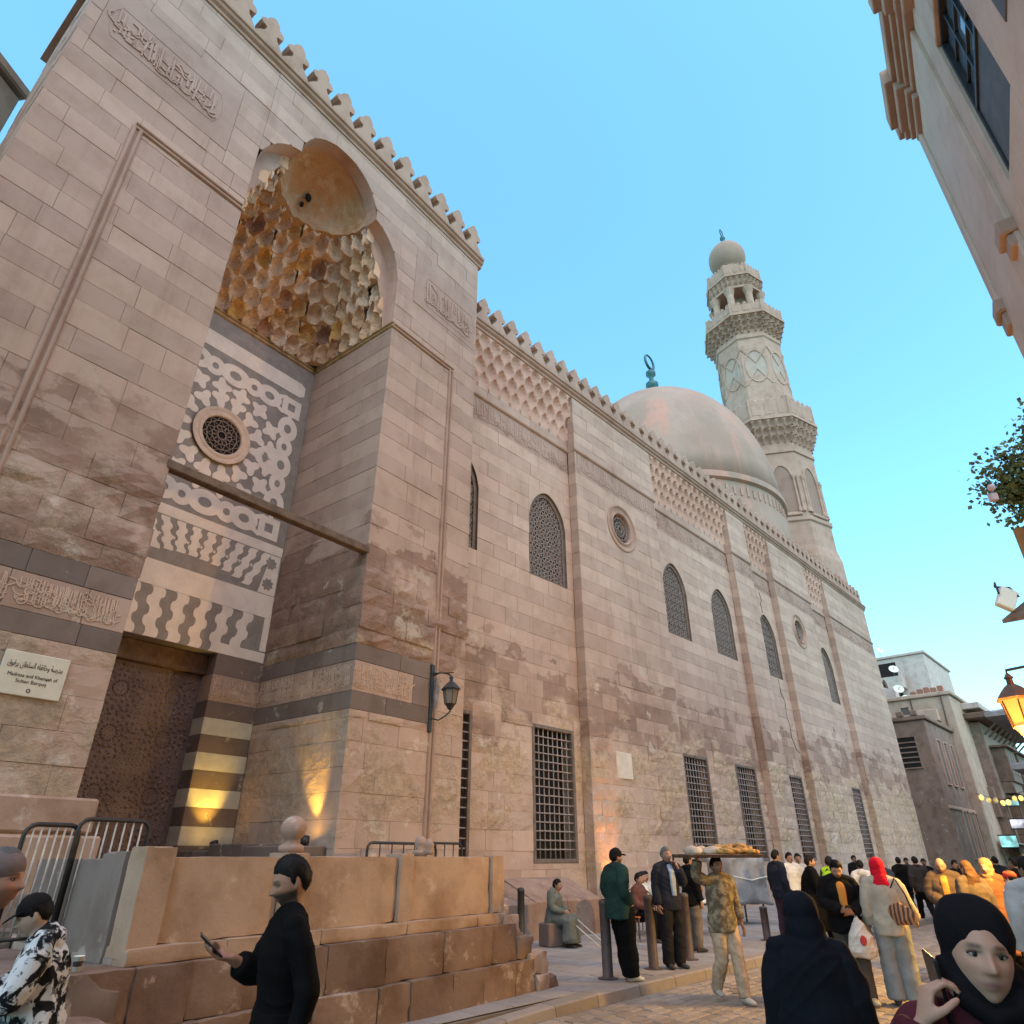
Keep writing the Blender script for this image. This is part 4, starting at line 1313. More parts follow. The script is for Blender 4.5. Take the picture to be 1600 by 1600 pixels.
# open pavilion on eight columns
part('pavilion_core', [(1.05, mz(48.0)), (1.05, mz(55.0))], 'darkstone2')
part('pavilion_floor', [(2.3, mz(47.8)), (2.3, mz(49.2)), (1.2, mz(49.25))])
for k in range(8):
    an = 2 * math.pi * (k + 0.5) / 8
    m = MB(); m.lathe([(0.42, mz(49.2)), (0.42, mz(49.5)), (0.33, mz(49.7)), (0.31, mz(52.4)), (0.44, mz(52.9)), (0.52, mz(53.2))], 10, (2.05 * math.cos(an), 2.05 * math.sin(an)))
    m.build('column', M['minaret'], minaret, smooth=False)
part('pavilion_ring', [(1.6, mz(53.1)), (2.42, mz(53.15)), (2.42, mz(53.4)), (1.7, mz(53.45))])
balcony(2.2, 2.5, mz(53.3), mz(54.7), mz(55.6) + 0.6, 2, 4)
part('neck', [(1.75, mz(54.6)), (1.6, mz(56.2)), (1.1, mz(57.2)), (0.95, mz(58.3))], n=16)
bp = [(0.95, mz(57.6))]
for i in range(1, 17):
    a = -1.15 + (math.pi / 2 + 1.15) * i / 16
    bp.append((max(0.05, 1.68 * math.cos(a)), mz(59.85) + 1.9 * math.sin(a)))
m = MB(); m.lathe(bp, 28); m.build('bulb', M['dome'], minaret, smooth=True)
zt = mz(61.9)
m = MB(); m.lathe([(0.22, zt - 0.1), (0.3, zt + 0.3), (0.3, zt + 0.6), (0.1, zt + 0.8), (0.1, zt + 0.9), (0.26, zt + 1.1), (0.2, zt + 1.35), (0.05, zt + 1.6)], 12); m.build('finial', M['verdigris'], minaret, smooth=True)
m = MB(); m.tube([(0.18 * math.sin(a) * 2, 0.1 * math.sin(a), zt + 1.9 - 0.45 * math.cos(a)) for a in [2 * math.pi * i / 20 for i in range(21)]], 0.05, 6); m.build('crescent', M['verdigris'], minaret, smooth=True)
# ================================================================== ground, terrace and street furniture
M['asphalt'] = simple('dusty_street_bed', (0.17, 0.14, 0.115), 0.95, 0.2, 1.5, 0.3, 0.01)
def ground_mat(name, light, dark, rough=0.85, sc=0.6):
    m = NT(name, rough, 0.25)
    n1 = m.noise(sc, 6, 0.6); n2 = m.noise(7, 6, 0.65); n3 = m.noise(40, 4, 0.6)
    c = m.mix(m.attr('tone'), light, dark)
    c = m.mix(m.rng(n1, 0.40, 0.68, 0, 0.55), c, m.mix(1.0, c, (0.66, 0.62, 0.58), 'MULTIPLY'))
    c = m.mix(m.rng(n2, 0.5, 0.72, 0, 0.5), c, m.mix(1.0, c, (0.58, 0.54, 0.50), 'MULTIPLY'))
    m.bump(n2, 0.3, 0.012); m.bump(n3, 0.25, 0.004)
    return m.color(c)
M['slab'] = ground_mat('worn_grey_paving', (0.31, 0.285, 0.265), (0.25, 0.228, 0.212), 0.75)
M['sett'] = ground_mat('worn_street_setts', (0.33, 0.265, 0.205), (0.22, 0.175, 0.135), 0.7)
M['kerb'] = ground_mat('kerb_stone', (0.30, 0.25, 0.205), (0.24, 0.20, 0.165))
gs = MB(); gs.add([(-400, -400, -0.02), (400, -400, -0.02), (400, 400, -0.02), (-400, 400, -0.02)], [(0, 1, 2, 3)])
ground = gs.build('ground', M['asphalt'], kind='structure')
street = empty('street', FO, FROT, kind='structure')
bed = MB(); bed.quad((-12, -26, -0.012), (90, -26, -0.012), (90, -5.7, -0.012), (-12, -5.7, -0.012)); bed.build('street_bed', M['asphalt'], street)
KY = -5.82
def kerb_y(x): return KY
# setts: the nearest are parts, the rest one mesh
setts = []
y = KY - 0.16
row = 0
while y > -17.5:
    dy = 0.155
    x = 3.0 + (row % 2) * 0.15 + random.uniform(0, 0.08)
    while x < 34:
        L = random.uniform(0.24, 0.34)
        if y - dy / 2 < kerb_y(x) - 0.12 and not (x < 6 and y > -7): setts.append((x, x + L, y - dy, y))
        x += L
    y -= dy; row += 1
def sett(mb, x0, x1, y0, y1):
    g = 0.007; c = 0.014; h = random.uniform(-0.006, 0.006)
    sk = [random.uniform(-0.004, 0.004) for _ in range(4)]
    o = [(x0 + g, y0 + g), (x1 - g, y0 + g), (x1 - g, y1 - g), (x0 + g, y1 - g)]
    q = [(x0 + g + c, y0 + g + c), (x1 - g - c, y0 + g + c), (x1 - g - c, y1 - g - c), (x0 + g + c, y1 - g - c)]
    mb.add([(a, b, h + k) for (a, b), k in zip(q, sk)] + [(a, b, h - 0.014) for a, b in o], [(0, 1, 2, 3), (1, 0, 4, 5), (2, 1, 5, 6), (3, 2, 6, 7), (0, 3, 7, 4)], random.random())
def vis_rank(x, y):
    p = fw(x, y); return p.x ** 2 + p.y ** 2
def in_view(x, y):
    p = fw(x, y)
    if p.y < 7.6: return False
    u = p.x / (p.y * math.cos(R(27.6)) - 1.7 * math.sin(R(27.6)))
    return -0.8 < u < 0.82
setts.sort(key=lambda q: (not in_view((q[0] + q[1]) / 2, (q[2] + q[3]) / 2), vis_rank((q[0] + q[1]) / 2, (q[2] + q[3]) / 2)))
for q in setts[:300]:
    m = MB(); sett(m, *q); m.build('paving_sett', M['sett'], street)
m = MB()
for q in setts[300:]: sett(m, *q)
m.build('far_paving_setts', M['sett'], street, kind='stuff')
# kerb stones and pavement slabs
pave = empty('pavement', FO, FROT, kind='structure')
x = 4.0
while x < 60:
    L = random.uniform(0.75, 1.0)
    y0, y1 = kerb_y(x), kerb_y(x + L)
    h = 0.125 * sm(4.0, 9.0, x) + 0.004
    h2 = 0.125 * sm(4.0, 9.0, x + L) + 0.004
    m = MB()
    a, b = x + 0.006, x + L - 0.006
    m.add([(a, y0 - 0.12, -0.05), (b, y1 - 0.12, -0.05), (b, y1 + 0.14, -0.05), (a, y0 + 0.14, -0.05), (a, y0 - 0.10, h - 0.02), (b, y1 - 0.10, h2 - 0.02), (b, y1 - 0.075, h2), (a, y0 - 0.075, h), (b, y1 + 0.14, h2), (a, y0 + 0.14, h)],
          [(0, 1, 5, 4), (4, 5, 6, 7), (7, 6, 8, 9), (1, 2, 8, 6, 5), (3, 0, 4, 7, 9)], random.random())
    m.build('kerb_stone', M['kerb'], pave)
    x += L
base = MB(); base.box(4.0, 60, KY + 0.1, 0.5, -0.05, 0.10); base.box(0.0, 4.0, -7.5, 0.5, -0.05, 0.0); base.build('pavement_bed', M['asphalt'], pave)
slabs = []
x = 4.0
while x < 49:
    w = 0.62
    y = KY + 0.145
    off = random.uniform(0, 0.4)
    first = True
    while y < 0.4:
        L = random.uniform(0.75, 1.05) if not first else 0.45 + off
        first = False
        slabs.append((x, x + w, y, min(0.45, y + L))); y += L
    x += w
def slab_add(mb, q):
    x0, x1, y0, y1 = q
    g = 0.004; c = 0.006; h = 0.125 + random.uniform(-0.003, 0.003)
    k = sm(4.0, 9.0, x0); k2 = sm(4.0, 9.0, x1)
    o = [(x0 + g, y0 + g), (x1 - g, y0 + g), (x1 - g, y1 - g), (x0 + g, y1 - g)]
    q_ = [(x0 + g + c, y0 + g + c), (x1 - g - c, y0 + g + c), (x1 - g - c, y1 - g - c), (x0 + g + c, y1 - g - c)]
    hh = [h] * 4
    mb.add([(a, b, z) for (a, b), z in zip(q_, hh)] + [(a, b, z - 0.012) for (a, b), z in zip(o, hh)], [(0, 1, 2, 3), (1, 0, 4, 5), (2, 1, 5, 6), (3, 2, 6, 7), (0, 3, 7, 4)], random.random())
slabs.sort(key=lambda q: (not in_view((q[0] + q[1]) / 2, (q[2] + q[3]) / 2), vis_rank((q[0] + q[1]) / 2, (q[2] + q[3]) / 2)))
for q in slabs[:290]:
    m = MB(); slab_add(m, q); m.build('paving_slab', M['slab'], pave)
m = MB()
for q in slabs[290:]: slab_add(m, q)
m.build('far_paving_slabs', M['slab'], pave, kind='stuff')

# ---- terrace in front of the door
M['terrace_red'] = stone('reddish_terrace_stone', (0.31, 0.25, 0.20), (0.18, 0.142, 0.115), grime=0.95, rough_bump=0.8)
M['terrace_tan'] = stone('tan_parapet_stone', (0.50, 0.415, 0.32), (0.43, 0.355, 0.27), grime=0.85, rough_bump=0.6)
M['terrace_grey'] = stone('step_and_shade_grey', (0.27, 0.255, 0.235), (0.22, 0.205, 0.19), grime=0.6)  # parapet return's shade is put into this grey; the steps share it
terr = empty('entrance_terrace', PO, PROT, label='raised stone terrace with a low parapet in front of the mosque door', cat='terrace')
tb = MB(); tb.box(-8.0, -3.05, -3.28, 0.05, 0.0, 0.95); tb.box(RL + 0.02, RR - 0.02, 0.05, RD + 0.5, 0.0, 0.93); tb.box(-3.05, 0.0, -1.6, 0.05, 0, 0.5)
tb.build('terrace_bed', M['mortar'], terr)
def big_stone(x0, x1, y0, y1, z0, z1, mat, wob=0.02, name='terrace_stone', parent=terr, M4=None, tone=None):
    """worn squared stone: a subdivided box with softened corners"""
    bm = bmesh.new()
    bmesh.ops.create_cube(bm, size=1)
    bmesh.ops.subdivide_edges(bm, edges=bm.edges[:], cuts=6, use_grid_fill=True)
    sd = random.random() * 50
    for v in bm.verts:
        p = v.co * 2
        l = max(abs(p.x), abs(p.y), abs(p.z))
        k = sum(1 for q in p if abs(q) > 0.95)
        s_ = {1: 1.0, 2: 0.994, 3: 0.984}.get(k, 1)
        p = p * s_ / 2
        co = Vector(((x0 + x1) / 2 + p.x * (x1 - x0), (y0 + y1) / 2 + p.y * (y1 - y0), (z0 + z1) / 2 + p.z * (z1 - z0)))
        nv = mnoise.noise_vector((co.x * 3 + sd, co.y * 3, co.z * 3))
        n2 = mnoise.noise_vector((co.x * 11 + sd, co.y * 11, co.z * 11))
        co += Vector((nv.x * wob * 0.5, nv.y * wob, nv.z * wob * 0.5)) + n2 * wob * 0.30 * (2.0 if k > 1 else 0.8)
        if k > 1 and mnoise.noise((co.x * 5 + sd * 2, co.y * 5, co.z * 5)) > 0.25: co -= (co - Vector(((x0 + x1) / 2, (y0 + y1) / 2, (z0 + z1) / 2))) * min(0.07, wob * 1.6)
        v.co = (M4 @ co) if M4 else co
    bm.verts.index_update()
    m = MB(); m.add([v.co[:] for v in bm.verts], [[v.index for v in f.verts] for f in bm.faces], random.uniform(0.05, 0.95) if tone is None else tone)
    bm.free()
    o = m.build(name, M[mat], parent, smooth=True)
    o.data.set_sharp_from_angle(angle=R(34))
    return o
x = -8.6
for (z0, z1, y0, xr) in ((0.02, 0.48, -3.68, -2.55), (0.485, 0.90, -3.60, -2.82)):
    x = -8.75 if z0 < 0.4 else -8.45
    while x < xr - 0.1:
        L = random.uniform(0.45, 0.95)
        xe = min(xr, x + L)
        if xr - xe < 0.3: xe = xr
        big_stone(x + 0.001, xe - 0.001, y0 + random.uniform(-0.012, 0.012), -3.2, z0, z1 + 0.003, 'terrace_red', 0.018)
        x = xe
x = -8.0
while x < -3.05:     # ledge course under the parapet
    xe = min(-2.95, x + random.uniform(0.8, 1.4))
    if -2.95 - xe < 0.4: xe = -2.95
    big_stone(x, xe, -3.50, -3.1, 0.905, 1.03, 'terrace_tan', 0.02); x = xe + 0.004
big_stone(-8.9, -2.25, -3.80, -3.5, -0.04, 0.06, 'terrace_red', 0.03)
# broken end: stones stepping down towards the street
for (x0, x1, y0, y1, z0, z1, mt) in ((-3.02, -2.72, -3.56, -3.15, 0.72, 1.0, 'terrace_tan'), (-2.86, -2.5, -3.62, -3.2, 0.48, 0.74, 'terrace_red'), (-2.62, -2.2, -3.66, -3.2, 0.30, 0.54, 'terrace_tan'), (-2.54, -2.28, -3.72, -3.3, 0.02, 0.30, 'terrace_tan'), (-2.3, -2.02, -3.70, -3.3, 0.02, 0.26, 'terrace_red'), (-2.75, -2.45, -3.1, -2.6, 0.0, 0.35, 'terrace_red'), (-3.0, -2.5, -2.5, -1.5, 0.0, 0.3, 'terrace_red'), (-3.05, -2.75, -3.1, -0.3, 0.0, 0.9, 'terrace_red')):
    big_stone(x0, x1, y0, y1, z0, z1, mt, 0.05)
# parapet panels and posts
for (a, b) in ((-7.72, -6.57), (-6.26, -4.93), (-4.71, -3.20)):
    big_stone(a, b, -3.40, -3.20, 1.03, 1.70, 'terrace_tan', 0.012, 'parapet_panel', tone=0.2)
for (a, b, zt) in ((-8.0, -7.73, 1.78), (-6.56, -6.27, 1.74), (-4.92, -4.72, 1.73), (-3.19, -2.94, 1.71)):
    big_stone(a, b, -3.45, -3.16, 1.03 if a > -7.9 else 0.95, zt, 'terrace_tan', 0.012, 'parapet_post', tone=0.4)
bl = MB(); bl.lathe([(0.10, 1.73), (0.13, 1.76), (0.13, 1.80), (0.07, 1.83), (0.075, 1.86)] + [(max(0.01, 0.135 * math.cos(a)), 1.965 + 0.125 * math.sin(a)) for a in [-0.95 + 2.5 * i / 10 for i in range(11)]], 20, (-6.41, -3.30))
bl.build('ball_finial', M['mould'], terr, smooth=True)
bl = MB(); bl.lathe([(0.06, 1.72), (0.08, 1.76), (0.05, 1.80), (0.075, 1.84), (0.02, 1.92)], 14, (-3.9, -2.9)); bl.build('ball_finial', M['mould'], terr, smooth=True)
bl = MB(); bl.lathe([(0.07, 1.70), (0.11, 1.74), (0.11, 1.77), (0.05, 1.80), (0.09, 1.86), (0.08, 1.93), (0.03, 1.97)], 14, (-3.35, -2.2)); bl.build('ball_finial', M['mould'], terr, smooth=True)
# left return of the parapet, its shade painted in as grey
big_stone(-8.02, -7.80, -3.12, -2.66, 0.9, 1.74, 'terrace_grey', 0.015, 'parapet_panel', tone=0.3)
big_stone(-8.0, -7.80, -2.64, -1.2, 0.9, 1.68, 'terrace_grey', 0.015, 'parapet_panel', tone=0.7)
# inner face of the terrace seen beyond the parapet
big_stone(-7.7, -3.3, -0.5, -0.02, 0.9, 1.32, 'terrace_grey', 0.02, 'door_step')
# rough ledge and steps on the left, where people sit
for (x0, x1, y0, y1, z0, z1, mt) in ((-9.0, -8.04, -3.60, -1.0, 0.0, 0.90, 'terrace_grey'), (-10.6, -9.02, -4.6, -3.0, 0.0, 0.66, 'terrace_red'), (-9.0, -8.3, -4.55, -3.62, 0.0, 0.66, 'terrace_red'), (-10.8, -9.02, -2.98, -1.2, 0.0, 0.85, 'terrace_grey'), (-10.9, -8.02, -1.18, -0.15, 0.0, 1.05, 'terrace_grey')):
    big_stone(x0, x1, y0, y1, z0, z1, mt, 0.04, 'step_stone')

# steel crowd barriers behind the parapet
def barrier(x0, x1, y0, y1, z0, z1, nb, label, frame_mat='black_iron', bar_mat='pale_bars'):
    M.setdefault('pale_bars', simple('dusty_white_bars', (0.52, 0.47, 0.42), 0.6, 0.2, 12))
    a, b = pw(x0, y0, z0), pw(x1, y1, z0)
    e = empty('crowd_barrier', a, 0, label=label, cat='barrier', group='crowd barriers by the portal')
    L = (b - a).length; ang = math.atan2(b.y - a.y, b.x - a.x); e.rotation_euler = (0, 0, ang)
    h = z1 - z0; r = 0.10
    fr = MB()
    pts = [(0, 0, 0), (0, 0, h - r)] + [(r - r * math.cos(t), 0, h - r + r * math.sin(t)) for t in (0.5, 1.05)] + [(r, 0, h), (L - r, 0, h)] + [(L - r + r * math.sin(t), 0, h - r + r * math.cos(t)) for t in (0.5, 1.05)] + [(L, 0, h - r), (L, 0, 0)]
    fr.tube(pts, 0.021, 8); fr.tube([(0, 0, 0.15), (L, 0, 0.15)], 0.016, 6)
    fr.tube([(0.02, -0.10, 0.01), (0.02, 0.12, 0.01)], 0.018, 6); fr.tube([(L - 0.02, -0.10, 0.01), (L - 0.02, 0.12, 0.01)], 0.018, 6)
    fr.build('frame', M[frame_mat], e, smooth=True)
    for i in range(1, nb):
        m = MB(); m.tube([(L * i / nb, 0, 0.15), (L * i / nb, 0, h)], 0.010, 6); m.build('bar', M[bar_mat], e, smooth=True)
    return e
barrier(-8.56, -8.06, -2.22, -2.15, 0.9, 1.97, 7, 'steel crowd barrier with white bars, nearest the left edge of the terrace')
barrier(-8.10, -7.36, -2.2, -2.1, 0.95, 2.03, 8, 'steel crowd barrier with white bars standing in front of the dark door')
barrier(-3.62, -1.95, -1.35, -1.2, 0.5, 1.89, 6, 'black steel barrier behind the right end of the parapet', bar_mat='black_iron')
barrier(-2.2, -1.05, -1.0, -1.0, 0.12, 1.91, 5, 'black steel barrier against the wall below the lantern', bar_mat='black_iron')

# paper cup on the ledge
M['paper'] = simple('white_paper', (0.72, 0.70, 0.66), 0.6, 0.06, 20, 0.05)
cu = empty('paper_cup', pw(-8.33, -3.42, 0.905), label='white paper cup left on the ledge below the parapet', cat='cup')
m = MB(); m.lathe([(0.026, 0.0), (0.037, 0.10), (0.040, 0.10), (0.040, 0.104), (0.034, 0.104), (0.024, 0.006)], 18); m.build('cup_wall', M['paper'], cu, smooth=True)
m = MB(); m.lathe([(0.031, 0.035), (0.0345, 0.07), (0.0342, 0.0702), (0.03, 0.036)], 18); m.build('printed_band', M['black_iron'], cu)

# bollards along the kerb
M['bollard'] = simple('brown_painted_bollard', (0.085, 0.06, 0.052), 0.55, 0.25, 9, 0.2, 0.004, 0.35)
bme = []
mb_ = MB(); mb_.lathe([(0.095, 0), (0.095, 0.02), (0.078, 0.03), (0.078, 0.92), (0.085, 0.93), (0.085, 0.96), (0.075, 0.985), (0.045, 1.0), (0.005, 1.005)], 18); BOL = mb_.mesh('post', True); BOL.materials.append(M['bollard'])
mb_ = MB(); mb_.lathe([(0.15, 0.0), (0.15, 0.012), (0.1, 0.018), (0.08, 0.02)], 18); BOLB = mb_.mesh('base_plate', False); BOLB.materials.append(M['bollard'])
for (px, py, h, lab) in ((1.40, 11.65, 1.0, 'brown steel bollard beside the man in the green jacket'), (2.24, 12.56, 1.02, 'brown steel bollard between the capped man and the man in the dark suit'),
                         (3.07, 13.65, 1.0, 'brown steel bollard just right of the man in the dark suit'), (5.42, 16.58, 0.62, 'short brown bollard behind the bread carrier')):
    e = empty('bollard', (px, py, 0.125), random.random(), label=lab, cat='bollard', group='bollards along the kerb')
    inst('post', BOL, e, scale=(1, 1, h)); inst('base_plate', BOLB, e)
e = empty('bollard', (0.18, 15.35, 0.125), 0, label='black bollard by the sloping plinth left of the seated old man', cat='bollard', group='bollards along the kerb')
o = inst('post', BOL.copy(), e, scale=(0.9, 0.9, 1.02)); o.data.materials[0] = M['black_iron']; inst('base_plate', BOLB, e, scale=(1.2, 1.2, 1))

# bread tray seller's props come with the people; vendor stall under a tarpaulin
M['tarp'] = simple('grey_plastic_tarpaulin', (0.27, 0.25, 0.25), 0.45, 0.2, 3, 0.3, 0.02, 0.5)
st = empty('covered_stall', fw(19.3, -2.75, 0.125), FROT + R(-20), label='vendor stall wrapped in a crumpled grey tarpaulin against the wall', cat='stall')
bm = bmesh.new(); bmesh.ops.create_cube(bm, size=1); bmesh.ops.subdivide_edges(bm, edges=bm.edges[:], cuts=9, use_grid_fill=True)
for v in bm.verts:
    p = v.co.copy()
    w = 1 + 0.06 * (0.5 - p.z)
    co = Vector((p.x * 1.2 * w, p.y * 0.9 * w, 0.45 + (p.z + 0.5) * (1.05 + 0.10 * math.cos(p.x * 3))))
    nv = mnoise.noise_vector(co * 2.4); n2 = mnoise.noise_vector(co * 7)
    v.co = co + nv * 0.10 + n2 * 0.045
bm.verts.index_update()
m = MB(); m.add([v.co[:] for v in bm.verts], [[v.index for v in f.verts] for f in bm.faces]); bm.free()
m.build('tarpaulin', M['tarp'], st, smooth=True)
for sx in (-0.48, 0.48):
    for sy in (-0.34, 0.34):
        m = MB(); m.tube([(sx, sy, 0.0), (sx, sy, 0.5)], 0.025, 8); m.build('leg', M['iron'], st)
m = MB(); m.tube([(-0.60, -0.50, 1.12), (0, -0.53, 1.02), (0.6, -0.50, 1.1)], 0.012, 6); m.build('rope', M['paper'], st)
# low table with papers
M['paper2'] = M['paper']
tbl = empty('folding_table', fw(16.1, -3.35, 0.125), FROT + R(15), label='low folding table with white sheets of paper on top', cat='table')
m = MB(); m.cbox(-0.55, 0.55, -0.3, 0.3, 0.60, 0.63, 0.008); m.build('table_top', M['black_iron'], tbl)
for sx in (-0.48, 0.48):
    for sy in (-0.25, 0.25):
        m = MB(); m.tube([(sx, sy, 0), (sx * 0.9, sy, 0.6)], 0.014, 6); m.build('leg', M['iron'], tbl)
for i, (sx, sy, rz) in enumerate(((-0.3, -0.08, 0.2), (-0.02, 0.05, -0.3), (0.28, -0.04, 0.5))):
    pp = empty('paper_stack', fw(16.1 + sx * 0.95, -3.35 + sy, 0.757), FROT + R(15) + rz, label=['left', 'middle', 'right'][i] + ' stack of white paper sheets on the low table', cat='paper', group='paper on the low table')
    m = MB(); m.cbox(-0.12, 0.12, -0.16, 0.16, 0.0, 0.025 + 0.01 * i, 0.004); m.build('sheets', M['paper'], pp)
# orange folding chairs of the youths
M['orange_plastic'] = simple('orange_plastic', (0.75, 0.17, 0.03), 0.45, 0.08, 6, 0.05)
def chair(loc, rz, lab, mat):
    e = empty('cafe_chair', loc, rz, label=lab, cat='chair', group='chairs by the wall')
    m = MB(); m.cbox(-0.21, 0.21, -0.21, 0.21, 0.43, 0.46, 0.01); m.build('seat', M[mat], e)
    m = MB()
    pts = [(-0.20, 0.2, 0.46), (-0.21, 0.23, 0.78)] + [(0.21 * math.cos(a), 0.24, 0.78 + 0.14 * math.sin(a)) for a in [math.pi - math.pi * i / 8 for i in range(1, 8)]] + [(0.21, 0.23, 0.78), (0.20, 0.2, 0.46)]
    m.tube(pts, 0.014, 8); m.build('back_frame', M['iron'], e, smooth=True)
    m = MB(); m.prism([(-0.18, 0.55)] + [(0.185 * math.cos(a), 0.76 + 0.12 * math.sin(a)) for a in [math.pi - math.pi * i / 8 for i in range(9)]] + [(0.18, 0.55)], 0.215, 0.235); m.build('backrest', M[mat], e)
    for sx in (-0.19, 0.19):
        for sy in (-0.19, 0.19):
            m = MB(); m.tube([(sx * 1.08, sy * 1.1, 0), (sx, sy, 0.44)], 0.013, 8); m.build('leg', M['iron'], e)
    return e
chair(fw(13.95, -3.0, 0.125), FROT + R(-100), 'orange-backed chair behind the man in the green jacket', 'orange_plastic')
chair(fw(15.0, -2.4, 0.125), FROT + R(-30), 'brown chair under the seated youth in the white jacket', 'frame_wood')
chair(fw(15.75, -2.05, 0.125), FROT + R(10), 'brown chair under the seated youth next to the dark suit', 'frame_wood')

# ---- wall lantern on its iron strip (unlit)
wl = empty('wall_lantern', pw(-1.06, -0.03, 3.95), PROT, label='black iron lantern bracketed to the right flank of the portal', cat='lantern')
m = MB(); m.cbox(-0.05, 0.05, -0.02, 0.03, 0.0, 1.40, 0.01); m.build('wall_strip', M['black_iron'], wl)
for pts, rr in (([(0, -0.02, 1.16), (0.07, -0.15, 1.22), (0.15, -0.28, 1.20), (0.20, -0.36, 1.14)], 0.017), ([(0, -0.02, 0.28), (0.08, -0.16, 0.24), (0.16, -0.30, 0.34), (0.20, -0.36, 0.40)], 0.015), ([(-0.1, -0.02, 1.19), (0.24, -0.4, 1.22)], 0.012)):
    m = MB(); m.tube(pts, rr, 8); m.build('bracket', M['black_iron'], wl, smooth=True)
def lantern_parts(e, cx, cy, z0, s_, glass, metal):
    prof_cage = [(0.05, 0.0), (0.15, 0.12), (0.22, 0.50), (0.24, 0.52)]
    m = MB(); m.lathe([(0.005 * s_, z0 - 0.10 * s_), (0.03 * s_, z0 - 0.06 * s_), (0.015 * s_, z0 - 0.03 * s_), (0.06 * s_, z0 - 0.01 * s_), (0.10 * s_, z0 + 0.06 * s_), (0.14 * s_, z0 + 0.115 * s_), (0.155 * s_, z0 + 0.13 * s_)], 6, (cx, cy)); m.build('lantern_base', M[metal], e)
    m = MB(); m.lathe([(0.145 * s_, z0 + 0.13 * s_), (0.205 * s_, z0 + 0.50 * s_)], 6, (cx, cy)); m.build('glass', M[glass], e)
    m = MB()
    for k in range(6):
        w = 2 * math.pi * k / 6
        m.tube([(cx + 0.15 * s_ * math.cos(w), cy + 0.15 * s_ * math.sin(w), z0 + 0.12 * s_), (cx + 0.212 * s_ * math.cos(w), cy + 0.212 * s_ * math.sin(w), z0 + 0.51 * s_)], 0.012 * s_, 5)
    m.build('cage', M[metal], e)
    m = MB(); m.lathe([(0.25 * s_, z0 + 0.49 * s_), (0.27 * s_, z0 + 0.52 * s_), (0.20 * s_, z0 + 0.60 * s_), (0.12 * s_, z0 + 0.68 * s_), (0.05 * s_, z0 + 0.73 * s_), (0.045 * s_, z0 + 0.80 * s_), (0.07 * s_, z0 + 0.82 * s_), (0.01 * s_, z0 + 0.90 * s_)], 6, (cx, cy)); m.build('lantern_roof', M[metal], e)
def glass_mat(name, c, emit=0.0, ec=None):
    m = NT(name, 0.15, 0.5)
    m.p.inputs['Alpha'].default_value = 0.75 if not emit else 1.0
    if emit:
        m.p.inputs['Emission Color'].default_value = (*ec, 1); m.p.inputs['Emission Strength'].default_value = emit
    return m.color(c)
M['smoky_glass'] = glass_mat('dusty_lantern_glass', (0.22, 0.17, 0.13))
lantern_parts(wl, 0.20, -0.36, 0.46, 0.78, 'smoky_glass', 'black_iron')

# ---- name plaque left of the door, cream stone with raised lettering
plq = empty('name_plaque', pw(-8.25, -0.012, 3.46), PROT, label='cream stone name plaque with dark lettering left of the door', cat='plaque')
m = MB(); m.cbox(-0.37, 0.37, -0.035, 0.0, 0.0, 0.53, 0.008); m.build('plaque_slab', simple('cream_plaque_stone', (0.58, 0.52, 0.41), 0.6, 0.06, 6, 0.05), plq)
M['ink'] = simple('dark_letter_paint', (0.035, 0.03, 0.025), 0.6, 0.1, 10, 0)
def letters(text, size, x, z, parent, mat, align='CENTER', y=-0.037, name='lettering', rotx=90, maxw=None):
    cu_ = bpy.data.curves.new(name, 'FONT'); cu_.body = text; cu_.size = size; cu_.align_x = align; cu_.extrude = 0.0015
    ob = bpy.data.objects.new(name, cu_); col.objects.link(ob)
    bpy.context.view_layer.update()
    dg = bpy.context.evaluated_depsgraph_get()
    me = bpy.data.meshes.new_from_object(ob.evaluated_get(dg))
    bpy.data.objects.remove(ob); bpy.data.curves.remove(cu_)
    sx = 1.0
    if len(me.vertices):
        w = max(v.co.x for v in me.vertices) - min(v.co.x for v in me.vertices)
        if maxw and w > 0: sx = maxw / w
    me.transform(Matrix.Translation((x, y, z)) @ Matrix.Rotation(R(90), 4, 'X') @ Matrix.Diagonal((sx, 1, 1, 1)))
    me.materials.clear(); me.materials.append(mat)
    o = bpy.data.objects.new(name, me); col.objects.link(o); o.parent = parent
    return o
letters('Madrasa and Khanqah of', 0.062, 0.0, 0.225, plq, M['ink'], maxw=0.56)
letters('Sultan Barquq', 0.062, 0.0, 0.155, plq, M['ink'], maxw=0.34)
AR = '\u0645\u062F\u0631\u0633\u0629 \u0648\u062E\u0627\u0646\u0642\u0627\u0647 \u0627\u0644\u0633\u0644\u0637\u0627\u0646 \u0628\u0631\u0642\u0648\u0642'
FORMS = {0x0645: (0xFEE1, 1), 0x062F: (0xFEA9, 0), 0x0631: (0xFEAD, 0), 0x0633: (0xFEB1, 1), 0x0629: (0xFE93, 0), 0x0648: (0xFEED, 0), 0x062E: (0xFEA5, 1), 0x0627: (0xFE8D, 0), 0x0646: (0xFEE5, 1), 0x0642: (0xFED5, 1), 0x0647: (0xFEE9, 1), 0x0644: (0xFEDD, 1), 0x0637: (0xFEC1, 1), 0x0628: (0xFE8F, 1)}
def shape_arabic(s_):
    """joined letter forms in visual order"""
    out = []
    for i, ch in enumerate(s_):
        c = ord(ch)
        if c not in FORMS: out.append(ch); continue
        base, dual = FORMS[c]
        pj = i > 0 and ord(s_[i - 1]) in FORMS and FORMS[ord(s_[i - 1])][1]
        nj = dual and i + 1 < len(s_) and ord(s_[i + 1]) in FORMS
        out.append(chr(base + ((3 if pj else 2) if nj else (1 if pj else 0))))
    return ''.join(out[::-1])
letters(shape_arabic(AR), 0.10, 0.0, 0.345, plq, M['ink'], maxw=0.62)
